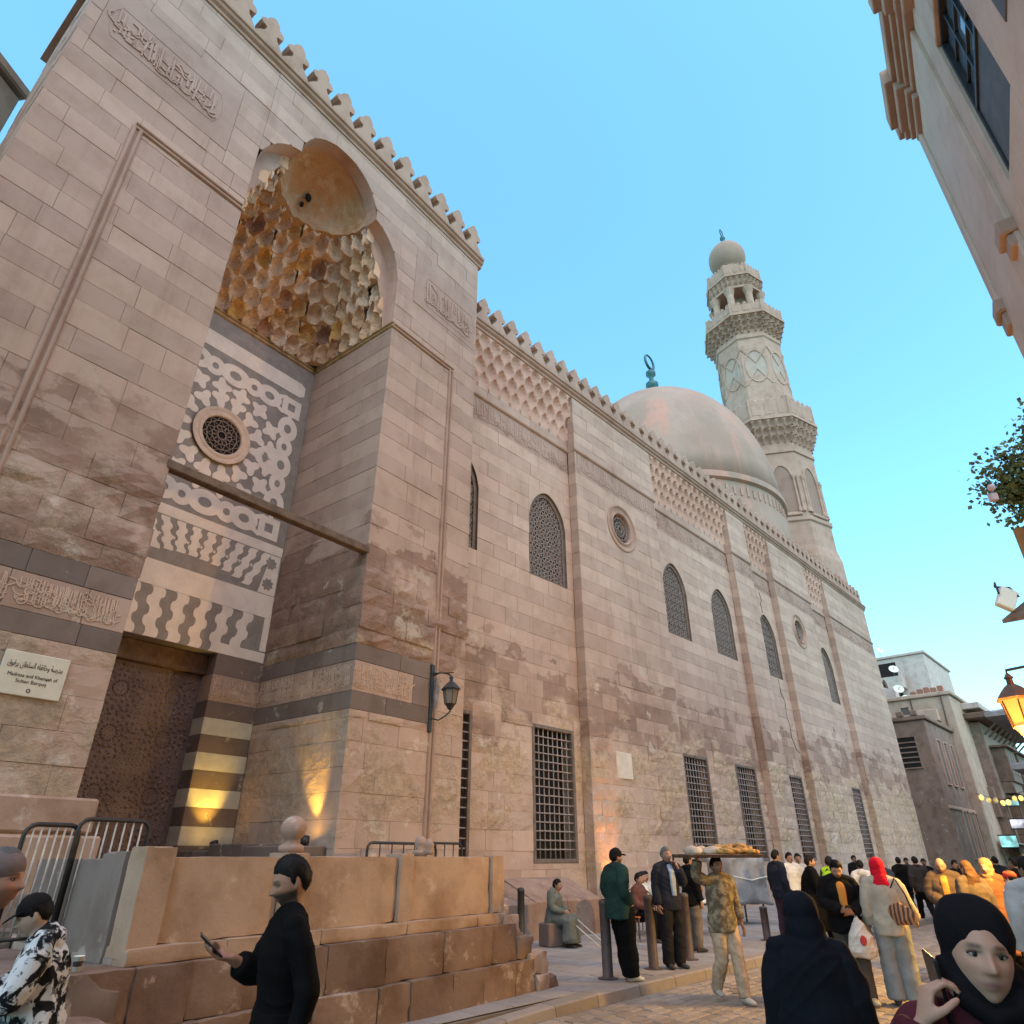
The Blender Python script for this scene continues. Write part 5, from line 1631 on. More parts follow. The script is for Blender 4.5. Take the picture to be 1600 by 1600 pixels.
m = MB(); ring(m, [(0.014, -0.037), (0.02, -0.0385), (0.026, -0.037)], 12, 0.0)
m.v = [(p[0], p[1], p[2] + 0.07) for p in m.v]; m.build('emblem', M['ink'], plq)

# ---- lit uplights
M['lamp_lit'] = glass_mat('lit_uplight_lens', (1.0, 0.75, 0.25), 25.0, (1.0, 0.60, 0.12))
def uplight(world_pos, target, power, colr, label, size=50, blend=0.7, rad=0.04):
    e = empty('uplight', world_pos, 0, label=label, cat='spotlight', group='small uplights')
    dirv = (Vector(target) - Vector(world_pos)).normalized()
    q = dirv.to_track_quat('Z', 'Y').to_matrix().to_4x4()
    m = MB(); m.lathe([(0.05, -0.10), (0.07, -0.06), (0.075, 0.03), (0.065, 0.03), (0.06, 0.015), (0.005, 0.014)], 16)
    m.v = [tuple(q @ Vector(p) + Vector((0, 0, 0.10))) for p in m.v]; m.build('housing', M['black_iron'], e, smooth=True)
    m = MB(); m.lathe([(0.058, 0.018), (0.002, 0.022)], 16, cap=False); m.v = [tuple(q @ Vector(p) + Vector((0, 0, 0.10))) for p in m.v]; m.build('lens', M['lamp_lit'], e)
    m = MB(); m.tube([(-0.07, 0, 0.1), (-0.07, 0, 0.0), (0.07, 0, 0.0), (0.07, 0, 0.1)], 0.008, 6); m.build('yoke', M['black_iron'], e)
    ld = bpy.data.lights.new('uplight_lamp', 'SPOT'); ld.energy = power; ld.color = colr; ld.spot_size = R(size); ld.spot_blend = blend; ld.shadow_soft_size = rad
    lo = bpy.data.objects.new('uplight_lamp', ld); lo.rotation_euler = (-dirv).to_track_quat('Z', 'Y').to_euler(); lo.location = Vector((0, 0, 0.10)) + dirv * 0.06
    col.objects.link(lo); lo.parent = e
    return e
uplight(pw(-3.78, 2.62, 1.81), pw(-3.85, 3.05, 2.7), 55, (1.0, 0.62, 0.08), 'small lit uplight at the foot of the striped pier', 60, 0.9)
uplight(pw(-3.42, 0.45, 1.87), pw(-3.12, 0.75, 3.1), 60, (1.0, 0.62, 0.08), 'small lit uplight on the bench shining up the recess wall', 52, 0.9)
uplight(fw(16.9, -0.75, 0.13), fw(16.55, -0.3, 3.0), 190, (1.0, 0.42, 0.14), 'small uplight at the foot of the wall glowing orange beside the barred window', 45, 0.9)
# ================================================================== building on the right, close by
YR = R(33.35)
RO = Vector((math.cos(YR) * 3.0, -math.sin(YR) * 3.0, 0))
RROT = R(90) - YR           # local x along the street, local y towards the left (street) side: wall faces +y
def rw_(a, q, z=0.0):
    """along, distance beyond the wall face (to the right), height"""
    return Vector((RO.x + math.sin(YR) * a + math.cos(YR) * q, RO.y + math.cos(YR) * a - math.sin(YR) * q, z))
M['render_tan'] = stone('tan_render', (0.66, 0.53, 0.43), (0.60, 0.48, 0.39), grime=0.3, rough_bump=0.25)
M['cornice_brown'] = stone('brown_cornice_stone', (0.50, 0.375, 0.295), (0.44, 0.32, 0.245), grime=0.4)
rb = empty('corner_building', RO, RROT, label='tan rendered building overhead at the upper right with a stepped cornice and tall window', cat='building')
W0, W1, WZ0, WZ1 = 8.80, 10.75, 11.8, 15.92
EA = 14.25                   # far corner
def rbx(name, x0, x1, y0, y1, z0, z1, mat, c=0.02, tone=0.3, parent=rb):
    m = MB(); m.cbox(x0, x1, y0, y1, z0, z1, c, tone); return m.build(name, M[mat], parent)
# street wall around the window (y = 0 is the face, -y is into the building)
rbx('wall_pier', -9.0, W0, -0.5, 0.0, 0.0, 18.0, 'render_tan')
rbx('wall_pier', W1, 11.35, -0.5, -0.001, 0.0, 18.0, 'render_tan')
rbx('corner_pier', 11.35, EA, -8.0, 0.09, 0.0, 18.0, 'render_tan', 0.03)
rbx('wall_panel', W0, W1, -0.5, -0.002, 0.0, WZ0, 'render_tan')
rbx('wall_panel', W0, W1, -0.5, -0.002, WZ1, 18.0, 'render_tan')
rbx('building_core', -9.0, 11.35, -8.0, -0.5, 0.0, 17.9, 'mortar')
rbx('corner_strip', EA - 0.32, EA + 0.05, -0.4, 0.15, 11.9, 18.0, 'render_tan', 0.03)
rbx('capital', EA - 0.42, EA + 0.14, -0.5, 0.24, 11.55, 11.9, 'cornice_brown', 0.04)
rbx('capital', EA - 0.36, EA + 0.08, -0.45, 0.17, 11.2, 11.55, 'cornice_brown', 0.03)
rbx('wall_bracket', 11.30, 11.85, -0.1, 0.26, 11.30, 11.62, 'cornice_brown', 0.03)
rbx('wall_bracket', 11.36, 11.8, -0.1, 0.18, 11.02, 11.30, 'cornice_brown', 0.03)
# stepped cornice with projecting blocks
for (z0, z1, pr, e) in ((17.65, 17.85, 0.17, 0.1), (17.85, 18.0, 0.26, 0.2), (18.0, 18.18, 0.36, 0.3), (18.18, 18.62, 0.47, 0.42)):
    rbx('cornice_course', -9.0, EA + e * 0.6, -1.0, pr, z0, z1, 'cornice_brown', 0.02)
for (a, b) in ((12.75, 14.05), (9.6, 10.9), (6.4, 7.7)):
    for (z0, z1, pr, k) in ((17.45, 17.65, 0.20, 0.12), (17.66, 17.86, 0.30, 0.06), (17.87, 18.17, 0.46, 0.0), (18.19, 18.70, 0.62, -0.05)):
        rbx('cornice_block', a + k, b - k + (0.5 if b > 14 and False else 0), -0.9, pr, z0, z1, 'cornice_brown', 0.02)
# the tall window: glazed above, boarded below
tw = empty('tall_window', (0, 0, 0), 0, rb)
M['win_glass'] = None
gm = NT('window_glass', 0.08, 0.6); M['win_glass'] = gm.color((0.12, 0.14, 0.16))
M['board'] = simple('grey_brown_board', (0.115, 0.09, 0.078), 0.7, 0.15, 3, 0.2, 0.005)
M['win_frame'] = simple('dark_window_frame', (0.03, 0.028, 0.03), 0.5, 0.2, 9, 0.05)
rbx('lower_board', W0 + 0.06, W1 - 0.06, -0.22, -0.12, WZ0 + 0.05, 13.72, 'board', 0.01, 0, tw)
rbx('glass_pane', W0 + 0.06, W1 - 0.06, -0.24, -0.20, 13.8, WZ1 - 0.05, 'win_glass', 0.005, 0, tw)
for (x0, x1, z0, z1) in ((W0, W0 + 0.07, WZ0, WZ1), (W1 - 0.07, W1, WZ0, WZ1), (W0 + 0.07, W1 - 0.07, 13.71, 13.81), (W0 + 0.07, W1 - 0.07, WZ1 - 0.08, WZ1), (W0 + 0.07, W1 - 0.07, WZ0, WZ0 + 0.06)):
    rbx('frame_bar', x0, x1, -0.25, -0.08, z0, z1, 'win_frame', 0.008, 0, tw)
for xx in (W0 + 0.66, W0 + 1.30):
    rbx('mullion', xx - 0.025, xx + 0.025, -0.215, -0.14, 13.81, WZ1 - 0.08, 'win_frame', 0.005, 0, tw)
for zz in (14.5, 15.2):
    rbx('glazing_bar', W0 + 0.07, W1 - 0.07, -0.212, -0.15, zz - 0.022, zz + 0.022, 'win_frame', 0.005, 0, tw)
rbx('reveal', W0 - 0.001, W1 + 0.001, -0.5, -0.26, WZ0, WZ1, 'dark', 0.001, 0, tw)
rbx('second_window_frame', 6.1, 7.9, -0.3, 0.02, 11.9, 15.9, 'board', 0.03, 0)

# left edge: neighbouring wall beyond the portal
nb = empty('neighbour_house', pw(-10.86, 4.55), PROT + R(30), label='plain grey house wall just left of the portal at the picture edge', cat='house')
m = MB(); m.cbox(-9.0, 0.0, 0.0, 6.0, 0.0, 17.1, 0.05, 0.5); m.build('wall', M['brown_grey'] if 'brown_grey' in M else M.setdefault('brown_grey', stone('grey_brown_render', (0.36, 0.32, 0.27), (0.30, 0.26, 0.22), grime=0.6)), nb)
m = MB(); m.cbox(-9.1, 0.05, -0.14, 6.0, 17.12, 17.42, 0.05, 0.5); m.build('cornice', M['brown_grey'], nb)
m = MB(); m.cbox(-2.6, -0.35, -0.06, 0.1, 12.6, 15.2, 0.02); m.build('window', M['dark'], nb)

# ================================================================== buildings at the end of the street
def fbuilding(name, x0, x1, y0, y1, h, mat, label, cat='building', cornice=True):
    e = empty(name, fw(x0, y0), FROT, label=label, cat=cat)
    m = MB(); m.cbox(0, x1 - x0, 0, y1 - y0, 0, h, 0.06, 0.3); m.build('wall', M[mat], e)
    if cornice:
        m = MB(); m.cbox(-0.2, x1 - x0 + 0.2, -0.2, y1 - y0 + 0.2, h, h + 0.3, 0.05, 0.5); m.build('roof_ledge', M[mat], e)
    return e
def fwin_front(e, x, z, w, h, mat='board', frame='frame_wood', y=0.0, bars=0):
    """window on the street side (local -y)"""
    p = empty('window', (x, y, z), 0, e)
    m = MB(); m.cbox(-w / 2, w / 2, -0.03, 0.1, 0, h, 0.01); m.build('pane', M[mat], p)
    m = MB(); t = 0.09
    m.cbox(-w / 2 - t, -w / 2, -0.1, 0.05, -t, h + t, 0.01); m.cbox(w / 2, w / 2 + t, -0.1, 0.05, -t, h + t, 0.01); m.cbox(-w / 2, w / 2, -0.1, 0.05, h, h + t, 0.01); m.cbox(-w / 2, w / 2, -0.12, 0.05, -t, 0, 0.01)
    for i in range(bars): m.box(-w / 2, w / 2, -0.07, -0.03, h * (i + 1) / (bars + 1) - 0.04, h * (i + 1) / (bars + 1) + 0.04)
    m.build('frame', M[frame], p)
    return p
def fwin_side(e, y, z, w, h, mat='board', frame='frame_wood', bars=0):
    """window on the face looking back down the street (local -x)"""
    p = fwin_front(e, 0, z, w, h, mat, frame, 0, bars); p.location = (0, y, z); p.rotation_euler = (0, 0, R(-90)); return p
M['brown_stone'] = stone('brown_stained_stone', (0.29, 0.22, 0.18), (0.24, 0.18, 0.15), grime=0.7)
M['cream_wall'] = stone('cream_house_wall', (0.52, 0.445, 0.36), (0.45, 0.385, 0.31), grime=0.6)
M['white_wall'] = stone('white_block_wall', (0.58, 0.57, 0.54), (0.50, 0.49, 0.46), grime=0.5)
M['dark_wood'] = simple('dark_mashrabiya_wood', (0.15, 0.095, 0.065), 0.75, 0.25, 2, 0.3, 0.02)
M['wood_panel'] = simple('brown_wood_panels', (0.225, 0.15, 0.11), 0.75, 0.25, 2, 0.3, 0.02)

b1 = fbuilding('stone_house', 55, 66, -1.0, 7, 10.3, 'brown_stone', 'low brown stained stone house just past the end of the mosque wall', 'house')
fwin_side(b1, 1.7, 7.2, 1.6, 2.0, 'dark', 'brown_stone', 5)
for i in range(3): fwin_front(b1, 2.2 + 1.9 * i, 6.2, 0.9, 2.9, 'board', 'cornice_brown')
for i in range(3): fwin_front(b1, 4.0 + 1.9 * i, 1.6, 1.0, 2.9, 'board', 'cornice_brown')
m = MB(); m.cbox(0.1, 10.9, -0.10, 0.05, 4.55, 4.75, 0.03); m.build('string_course', M['cornice_brown'], b1)
for i in range(6):
    m = MB(); m.cbox(-0.25, 0.05, 0.3 + 0.9 * i, 0.75 + 0.9 * i, 10.6, 10.95, 0.04, 0.4); m.build('parapet_stone', M['brown_stone'], b1)
b2 = fbuilding('cream_house', 63, 74, -1.6, 10, 13.2, 'cream_wall', 'cream house with small roof windows behind the brown stone house', 'house')
for (yy, zz, w, h) in ((5.2, 10.9, 1.3, 1.2), (3.4, 12.0, 0.6, 0.6), (2.2, 8.6, 1.5, 1.5), (7.5, 9.5, 0.9, 1.2)): fwin_side(b2, yy, zz, w, h, 'board', 'cream_wall')
for i in range(5):
    m = MB(); m.cbox(0.0, 0.35, 0.3 + 0.5 * i, 0.7 + 0.5 * i, 13.5, 13.75 + random.uniform(0, 0.3), 0.05, 0.6); m.build('roof_rubble', M['brick_red'] if 'brick_red' in M else M.setdefault('brick_red', stone('reddish_brick', (0.42, 0.22, 0.16), (0.35, 0.18, 0.13))), b2)
m = MB(); m.cbox(1.0, 2.4, 4.0, 5.5, 13.5, 14.6, 0.04); m.build('water_tank', M['white_wall'], b2)
b3 = fbuilding('apartment_block', 85, 97, 3.4, 16, 22.0, 'white_wall', 'white apartment block with balconies and satellite dishes far behind the mosque', 'apartment block')
for k, zz in enumerate((18.3, 14.8, 11.3)):
    p = empty('balcony', (0, 4.6, zz), 0, b3)
    m = MB(); m.cbox(-1.5, 0.0, -2.2, 2.4, 0.0, 1.35, 0.05); m.build('balcony_front', M['white_wall'], p)
    m = MB(); m.cbox(-0.05, 0.05, -1.6, 0.2, 1.4, 3.2, 0.03); m.build('opening', M['dark'], p)
def dish(parent, x, y, z, r, rz):
    p = empty('satellite_dish', (x, y, z), rz, parent)
    m = MB()
    m.lathe([(0.02 * r, 0.0), (0.5 * r, 0.06 * r), (0.85 * r, 0.2 * r), (r, 0.32 * r), (0.98 * r, 0.33 * r), (0.5 * r, 0.09 * r), (0.02 * r, 0.03 * r)], 18)
    m.v = [tuple(Matrix.Rotation(R(62), 4, 'X') @ Vector(q)) for q in m.v]; m.build('bowl', M['paper'], p, smooth=True)
    m = MB(); m.tube([(0, 0, 0), (0, 0.1, -r * 1.3)], 0.05 * r + 0.02, 6); m.tube([(0, -0.1 * r, 0), (0, -0.95 * r, 0.5 * r)], 0.03 * r + 0.01, 6); m.build('mast', M['iron'], p)
for (bx, by, bz) in ((-0.35, 1.2, 9.6), (-0.35, 3.2, 7.2), (-0.35, 8.6, 11.3)):
    m = MB(); m.cbox(bx, bx + 0.35, by, by + 0.8, bz, bz + 0.55, 0.03); m.build('air_conditioner', M['white_wall'], b2)
for (by, bz) in ((4.6, 6.0), (1.0, 11.2)):
    m = MB(); m.cbox(-0.9, 0.0, by, by + 1.8, bz, bz + 0.9, 0.04); m.build('balcony', M['cream_wall'], b2)
for k_ in range(3):
    m = MB(); m.tube([(-0.05, 0.6 + 2.2 * k_, 13.4), (-0.06, 0.7 + 2.2 * k_, 9.0), (-0.05, 0.6 + 2.2 * k_, 0.2)], 0.05, 6); m.build('drainpipe', M['iron'], b2)
dish(b3, -1.6, 3.0, 20.3, 0.5, R(-60)); dish(b3, -1.6, 2.5, 16.9, 0.55, R(-60)); dish(b3, 1.0, 4.5, 23.3, 0.4, R(-40))
dish(b2, 0.6, 3.6, 14.2, 0.4, R(-60))
# loudspeaker pair on a pole on the low house roof
sp = empty('horn_loudspeakers', fw(56.0, 1.9, 10.6), FROT, label='pair of brown horn loudspeakers on a pole above the brown stone house', cat='loudspeaker')
m = MB(); m.tube([(0, 0, 0), (0, 0, 2.6)], 0.05, 8); m.build('pole', M['iron'], sp)
for s_ in (-1, 1):
    m = MB(); m.lathe([(0.07, 0.0), (0.09, 0.3), (0.16, 0.6), (0.34, 0.85), (0.36, 0.86), (0.15, 0.6), (0.05, 0.2)], 14)
    m.v = [tuple(Matrix.Translation((0, 0, 2.4 + 0.1 * s_)) @ Matrix.Rotation(R(80 * s_), 4, 'X') @ Vector(q)) for q in m.v]; m.build('horn', M['old_wood'], sp, smooth=True)
# timber house with wide eaves
b4 = fbuilding('timber_house', 67.5, 84, -2.4, 6, 11.6, 'wood_panel', 'dark timber house with wide eaves and stacked bay windows down the street', 'house', False)
m = MB(); m.cbox(-1.3, 17.5, -1.5, 8, 11.7, 12.15, 0.05); m.build('eaves', M['dark_wood'], b4)
for i in range(9):
    m = MB(); m.tube([(0.4 + i * 1.9, -0.05, 10.6), (0.4 + i * 1.9, -1.3, 11.7)], 0.08, 6); m.build('bracket', M['dark_wood'], b4)
m = MB(); m.cbox(-1.0, 16, -0.5, 6, 12.5, 13.0, 0.05); m.build('roof', M['white_wall'], b4)
for (x0, x1, z0, z1, pr) in ((1.0, 5.0, 7.0, 9.6, 1.0), (6.5, 10.5, 7.0, 9.6, 1.0), (1.4, 4.6, 3.2, 5.8, 1.3), (6.8, 10.4, 3.2, 5.8, 1.3)):
    p = empty('bay_window', (x0, 0, z0), 0, b4)
    m = MB(); m.cbox(0, x1 - x0, -pr, 0.1, 0, z1 - z0, 0.04, 0.3); m.build('bay_box', M['dark_wood'], p)
    m = MB(); m.cbox(-0.25, x1 - x0 + 0.25, -pr - 0.3, 0.1, z1 - z0, z1 - z0 + 0.18, 0.03); m.build('bay_roof', M['dark_wood'], p)
    m = MB(); m.prism([(0.2, -0.8), (x1 - x0 - 0.2, -0.8), (x1 - x0, -0.01), (0, -0.01)], -pr * 0.8, 0.1); m.build('bay_corbel', M['wood_panel'], p)
    for q in range(3):
        m = MB(); w = (x1 - x0) / 3; m.cbox(q * w + 0.2, (q + 1) * w - 0.2, -pr - 0.03, -pr + 0.05, 0.6, 2.0, 0.01); m.build('lattice_panel', M['frame_wood'], p)
m = MB(); m.cbox(-0.6, 0.1, 0.4, 3.0, 4.4, 6.6, 0.04, 0.4); m.build('side_bay', M['wood_panel'], b4)
m = MB(); m.cbox(-0.03, 0.05, 1.2, 4.2, 2.0, 3.6, 0.03); m.build('side_opening', M['dark'], b4)
b5 = fbuilding('far_house', 118, 135, -9, 20, 11.5, 'cream_wall', 'pale cream house closing the end of the street', 'house')
for i in range(3):
    for j in range(2): fwin_side(b5, 2.5 + 3.2 * i, 3.0 + 3.8 * j, 1.3, 1.9, 'board', 'cream_wall')
# kiosk with tiered wooden roofs on the far right
kx = Vector((32.2, 42.5, 0))
kk = empty('wooden_pavilion', kx, FROT, label='wooden pavilion with two tiers of eaves at the right edge down the street', cat='pavilion')
m = MB(); m.cbox(-3.2, 6, -8, 0, 0, 9.0, 0.05); m.build('body', M['wood_panel'], kk)
for z0, ov in ((9.0, 1.5), (6.1, 1.1)):
    m = MB(); m.add([(-3.2 - ov, 0 + ov, z0), (6 + ov, ov, z0), (6 + ov, -8 - ov, z0), (-3.2 - ov, -8 - ov, z0), (-3.2 - ov, 0 + ov, z0 + 0.25), (6 + ov, ov, z0 + 0.25), (6 + ov, -8 - ov, z0 + 0.25), (-3.2 - ov, -8 - ov, z0 + 0.25), (-2.2, -0.8, z0 + 0.95), (5, -0.8, z0 + 0.95), (5, -7, z0 + 0.95), (-2.2, -7, z0 + 0.95)],
         [(0, 1, 2, 3), (0, 4, 5, 1), (1, 5, 6, 2), (2, 6, 7, 3), (3, 7, 4, 0), (4, 8, 9, 5), (5, 9, 10, 6), (6, 10, 11, 7), (7, 11, 8, 4), (8, 11, 10, 9)]); m.build('eaves', M['roof_grey'] if 'roof_grey' in M else M.setdefault('roof_grey', simple('grey_roof_boards', (0.24, 0.22, 0.21), 0.8, 0.2, 2)), kk)
for i in range(4):
    m = MB(); m.cbox(-3.26, -3.1, -1.8 - 1.8 * i, -0.7 - 1.8 * i, 3.4, 5.6, 0.02); m.build('window', M['dark'], kk)

# lit shop fronts at the far end
def lit_mat(name, c, s_):
    m = NT(name, 0.5); m.p.inputs['Emission Color'].default_value = (*c, 1); m.p.inputs['Emission Strength'].default_value = s_
    n = m.noise(1.2, 4); m.link(m.mix(m.rng(n, 0.35, 0.65), [q * 0.15 for q in c], c), m.p.inputs['Emission Color'])
    return m.color((0.2, 0.2, 0.2))
M['lit_cyan'] = lit_mat('lit_shop_sign_cyan', (0.35, 0.95, 0.95), 0.55)
M['lit_white'] = lit_mat('lit_shop_sign_white', (0.85, 0.85, 1.0), 0.5)
M['lit_yellow'] = lit_mat('lit_bulbs_yellow', (1.0, 0.7, 0.15), 0.8)
for i, (x0, y0, z0, z1, w, mt, lab) in enumerate(((62, -2.7, 2.3, 3.0, 1.0, 'lit_cyan', 'glowing pale cyan shop display beyond the crowd'), (66.5, -3.2, 3.6, 4.2, 1.4, 'lit_white', 'glowing white shop sign above the far stalls'), (67.2, -2.9, 5.2, 5.6, 0.8, 'lit_cyan', 'small turquoise lit sign high over the far stalls'))):
    e = empty('shop_sign', fw(x0, y0, z0), FROT + R(90), label=lab, cat='sign')
    m = MB(); m.cbox(-w / 2, w / 2, -0.08, 0.08, 0, z1 - z0, 0.02); m.build('lightbox', M[mt], e)
    m = MB(); m.cbox(-w / 2 - 0.08, w / 2 + 0.08, -0.05, 0.12, -0.08, 0.0, 0.01); m.cbox(-w / 2 - 0.08, w / 2 + 0.08, -0.05, 0.12, z1 - z0, z1 - z0 + 0.08, 0.01); m.build('sign_frame', M['black_iron'], e)
    m = MB(); m.tube([(-w / 2, 0.05, 0), (-w / 2, 0.05, -z0)], 0.05, 6); m.build('post', M['iron'], e)
    m = MB(); m.tube([(w / 2, 0.05, 0), (w / 2, 0.05, -z0)], 0.05, 6); m.build('post', M['iron'], e)
tl = empty('festoon_lights', fw(63, -2.9, 5.0), FROT, label='cluster of yellow festoon bulbs hanging over the far stalls', cat='lights')
m = MB(); m.tube([(0, -1.5, 0.9), (0, 0, 0.35), (0, 1.5, 0.9)], 0.02, 5); m.build('cable', M['black_iron'], tl)
for i in range(7):
    yy = -1.2 + 0.4 * i
    m = MB(); m.ell((random.uniform(-0.2, 0.2), yy, 0.25 + 0.25 * abs(yy) + random.uniform(-0.2, 0.1)), (0.16, 0.16, 0.2), 10, 6); m.build('bulb', M['lit_yellow'], tl)
aw = empty('stall_awning', fw(66, -3.2, 0), FROT, label='grey-green market stall awning in front of the lit shops', cat='stall')
m = MB(); m.add([(-2, -1.6, 2.1), (3, -1.6, 2.1), (3, 1.4, 2.7), (-2, 1.4, 2.7), (-2, -1.6, 2.16), (3, -1.6, 2.16), (3, 1.4, 2.76), (-2, 1.4, 2.76)], [(0, 3, 2, 1), (4, 5, 6, 7), (0, 1, 5, 4), (1, 2, 6, 5), (2, 3, 7, 6), (3, 0, 4, 7)]); m.build('canopy', M['tarp'], aw)
for sx, sy, h in ((-1.9, -1.5, 2.1), (2.9, -1.5, 2.1), (-1.9, 1.3, 2.7), (2.9, 1.3, 2.7)):
    m = MB(); m.tube([(sx, sy, 0), (sx, sy, h)], 0.04, 6); m.build('post', M['iron'], aw)
m = MB(); m.cbox(-1.8, 2.8, -1.3, 0.2, 0.0, 1.0, 0.03); m.build('counter', M['dark_wood'], aw)

# ---- street lantern, lit, hanging from a bracket on a post at the right
LX = Vector((7.72, 10.28, 0))
M['lit_glass'] = glass_mat('lit_amber_glass', (0.6, 0.33, 0.10), 0.28, (1.0, 0.45, 0.08))
M['copper'] = simple('coppery_lantern_metal', (0.16, 0.075, 0.045), 0.5, 0.2, 10, 0.1, 0.004, 0.4, 0.4)
sl = empty('street_lantern', LX, 0, label='lit amber street lantern on a bracket at the right edge', cat='street lamp')
lantern_parts(sl, 0.0, 0.0, 3.30, 1.05, 'lit_glass', 'copper')
m = MB(); m.tube([(0, 0, 4.2), (0.0, 0, 4.28), (0.5, -0.15, 4.36), (1.3, -0.4, 4.3)], 0.022, 8); m.build('bracket', M['black_iron'], sl, smooth=True)
m = MB(); m.lathe([(0.14, 0), (0.14, 0.4), (0.07, 0.5), (0.055, 4.4), (0.08, 4.45), (0.02, 4.6)], 12, (1.3, -0.4)); m.build('post', M['black_iron'], sl, smooth=True)
ld = bpy.data.lights.new('lantern_light', 'POINT'); ld.energy = 520; ld.color = (1.0, 0.60, 0.13); ld.shadow_soft_size = 0.16
lo = bpy.data.objects.new('lantern_light', ld); lo.location = (-0.04, 0.0, 3.02); col.objects.link(lo); lo.parent = sl

# ---- roof-terrace corner with plants at the right edge
def lp(u, v, s_):
    """a point seen at pixel (u, v) of the 1600-pixel photograph at ray length s_"""
    x, y = (u - 800) / 1030.0, (800 - v) / 1030.0
    c, s2 = math.cos(R(27.6)), math.sin(R(27.6))
    return Vector((x * s_, (c - y * s2) * s_, 1.7 + (s2 + y * c) * s_))
RT = lp(1581, 826, 19.0)
rt = empty('terrace_house', (RT.x, RT.y, 0), FROT, label='ochre wall with a projecting awning at the right edge under the hanging plants', cat='house')
M['ochre'] = simple('ochre_board_wall', (0.36, 0.20, 0.10), 0.8, 0.2, 1.5, 0.2)
m = MB(); m.cbox(0, 8, -6, 0.0, 0, RT.z, 0.03); m.build('wall', M['ochre'], rt)
a_ = lp(1572, 965, 18.6)
m = MB(); m.add([(-0.9, -6, a_.z - 0.35), (-0.9, 0.9, a_.z - 0.35), (0.2, 0.0, a_.z + 0.55), (0.2, -6, a_.z + 0.55), (-0.9, -6, a_.z - 0.45), (-0.9, 0.9, a_.z - 0.45), (0.2, 0.0, a_.z + 0.45), (0.2, -6, a_.z + 0.45)], [(0, 3, 2, 1), (4, 5, 6, 7), (0, 1, 5, 4), (1, 2, 6, 5), (2, 3, 7, 6), (3, 0, 4, 7)]); m.build('awning', M['old_wood'], rt)
fl = empty('floodlight', lp(1573, 935, 18.0), FROT + R(40), label='white floodlight on a bracket at the right edge above the awning', cat='floodlight')
m = MB(); m.cbox(-0.10, 0.10, -0.22, 0.22, -0.32, 0.28, 0.03); m.v = [tuple(Matrix.Rotation(R(30), 4, 'X') @ Vector(q)) for q in m.v]; m.build('housing', M['paper'], fl)
m = MB(); m.tube([(-0.12, -0.25, 0), (0.1, -0.25, 0.35), (0.3, 0, 0.45), (1.2, -1.0, 0.5)], 0.025, 8); m.tube([(-0.12, 0.25, 0.1), (0.1, 0.1, 0.5), (0.3, 0, 0.45)], 0.025, 8); m.build('bracket', M['black_iron'], fl, smooth=True)
# overhanging shrub: woody stems and many small leaves
def leaf_mat():
    m = NT('shrub_leaves', 0.6, 0.3)
    n = m.noise(3, 4)
    m.p.inputs['Subsurface Weight'].default_value = 0.0
    return m.color(m.mix(m.rng(n, 0.3, 0.7), (0.07, 0.10, 0.04), (0.15, 0.17, 0.075)))
M['leaf'] = leaf_mat()
pc_ = lp(1606, 730, 18.6)
sh = empty('hanging_shrub', (pc_.x, pc_.y, RT.z - 0.02), 0, label='leafy green shrub spilling over the terrace wall at the right edge', cat='plant')
stem = MB(); lf = MB()
rnd = random.Random(3)
tips = []
rootp = Vector((0.3, 0.1, 0.0))
for k in range(34):
    u, v = rnd.uniform(1528, 1660), rnd.uniform(640, 815)
    if u < 1560 and (v < 690 or v > 800): v = rnd.uniform(700, 790)
    if v < 690: u = max(u, 1590 - (v - 640) * 0.6 + rnd.uniform(0, 20))
    t = lp(u, v, 18.6 + rnd.uniform(-0.7, 0.7)) - Vector((pc_.x, pc_.y, RT.z - 0.02))
    mid = rootp.lerp(t, 0.55) + Vector((rnd.uniform(-0.2, 0.2), rnd.uniform(-0.2, 0.2), rnd.uniform(0.0, 0.35)))
    stem.tube([rootp, mid, t], [0.03, 0.018, 0.006], 5)
    for q in range(120):
        f = rnd.uniform(0.3, 1.06)
        p = rootp.lerp(mid, f / 0.55) if f < 0.55 else mid.lerp(t, (f - 0.55) / 0.45)
        p = p + Vector((rnd.gauss(0, 0.14), rnd.gauss(0, 0.14), rnd.gauss(0, 0.14)))
        d1 = Vector((rnd.gauss(0, 1), rnd.gauss(0, 1), rnd.gauss(-0.3, 0.8))).normalized(); d2 = d1.cross(Vector((rnd.gauss(0, 1), rnd.gauss(0, 1), rnd.gauss(0, 1)))).normalized()
        L = rnd.uniform(0.10, 0.19); w = L * 0.40
        lf.add([p, p + d1 * L * 0.5 + d2 * w, p + d1 * L, p + d1 * L * 0.5 - d2 * w], [(0, 1, 2, 3)])
stem.build('stems', M['old_wood'], sh); lf.build('leaves', M['leaf'], sh, kind='stuff')
for i, (u, v) in enumerate(((1549, 762), (1552, 777))):
    p = lp(u, v, 18.0)
    e = empty('hanging_lamp', p, 0, label=('round', 'square')[i] + ' pale lamp hanging in the shrub at the right edge', cat='lamp', group='lamps in the shrub')
    m = MB()
    if i == 0: m.ell((0, 0, 0), (0.10, 0.10, 0.10), 14, 8)
    else: m.cbox(-0.09, 0.09, -0.09, 0.09, -0.11, 0.11, 0.02)
    m.build('shade', M['lamp_pale'] if 'lamp_pale' in M else M.setdefault('lamp_pale', simple('pale_pink_shade', (0.55, 0.40, 0.42), 0.5, 0.1, 8)), e, smooth=i == 0)
    m = MB(); m.tube([(0, 0, 0.1), (0.06, 0.05, 0.45)], 0.008, 5); m.build('cord', M['black_iron'], e)
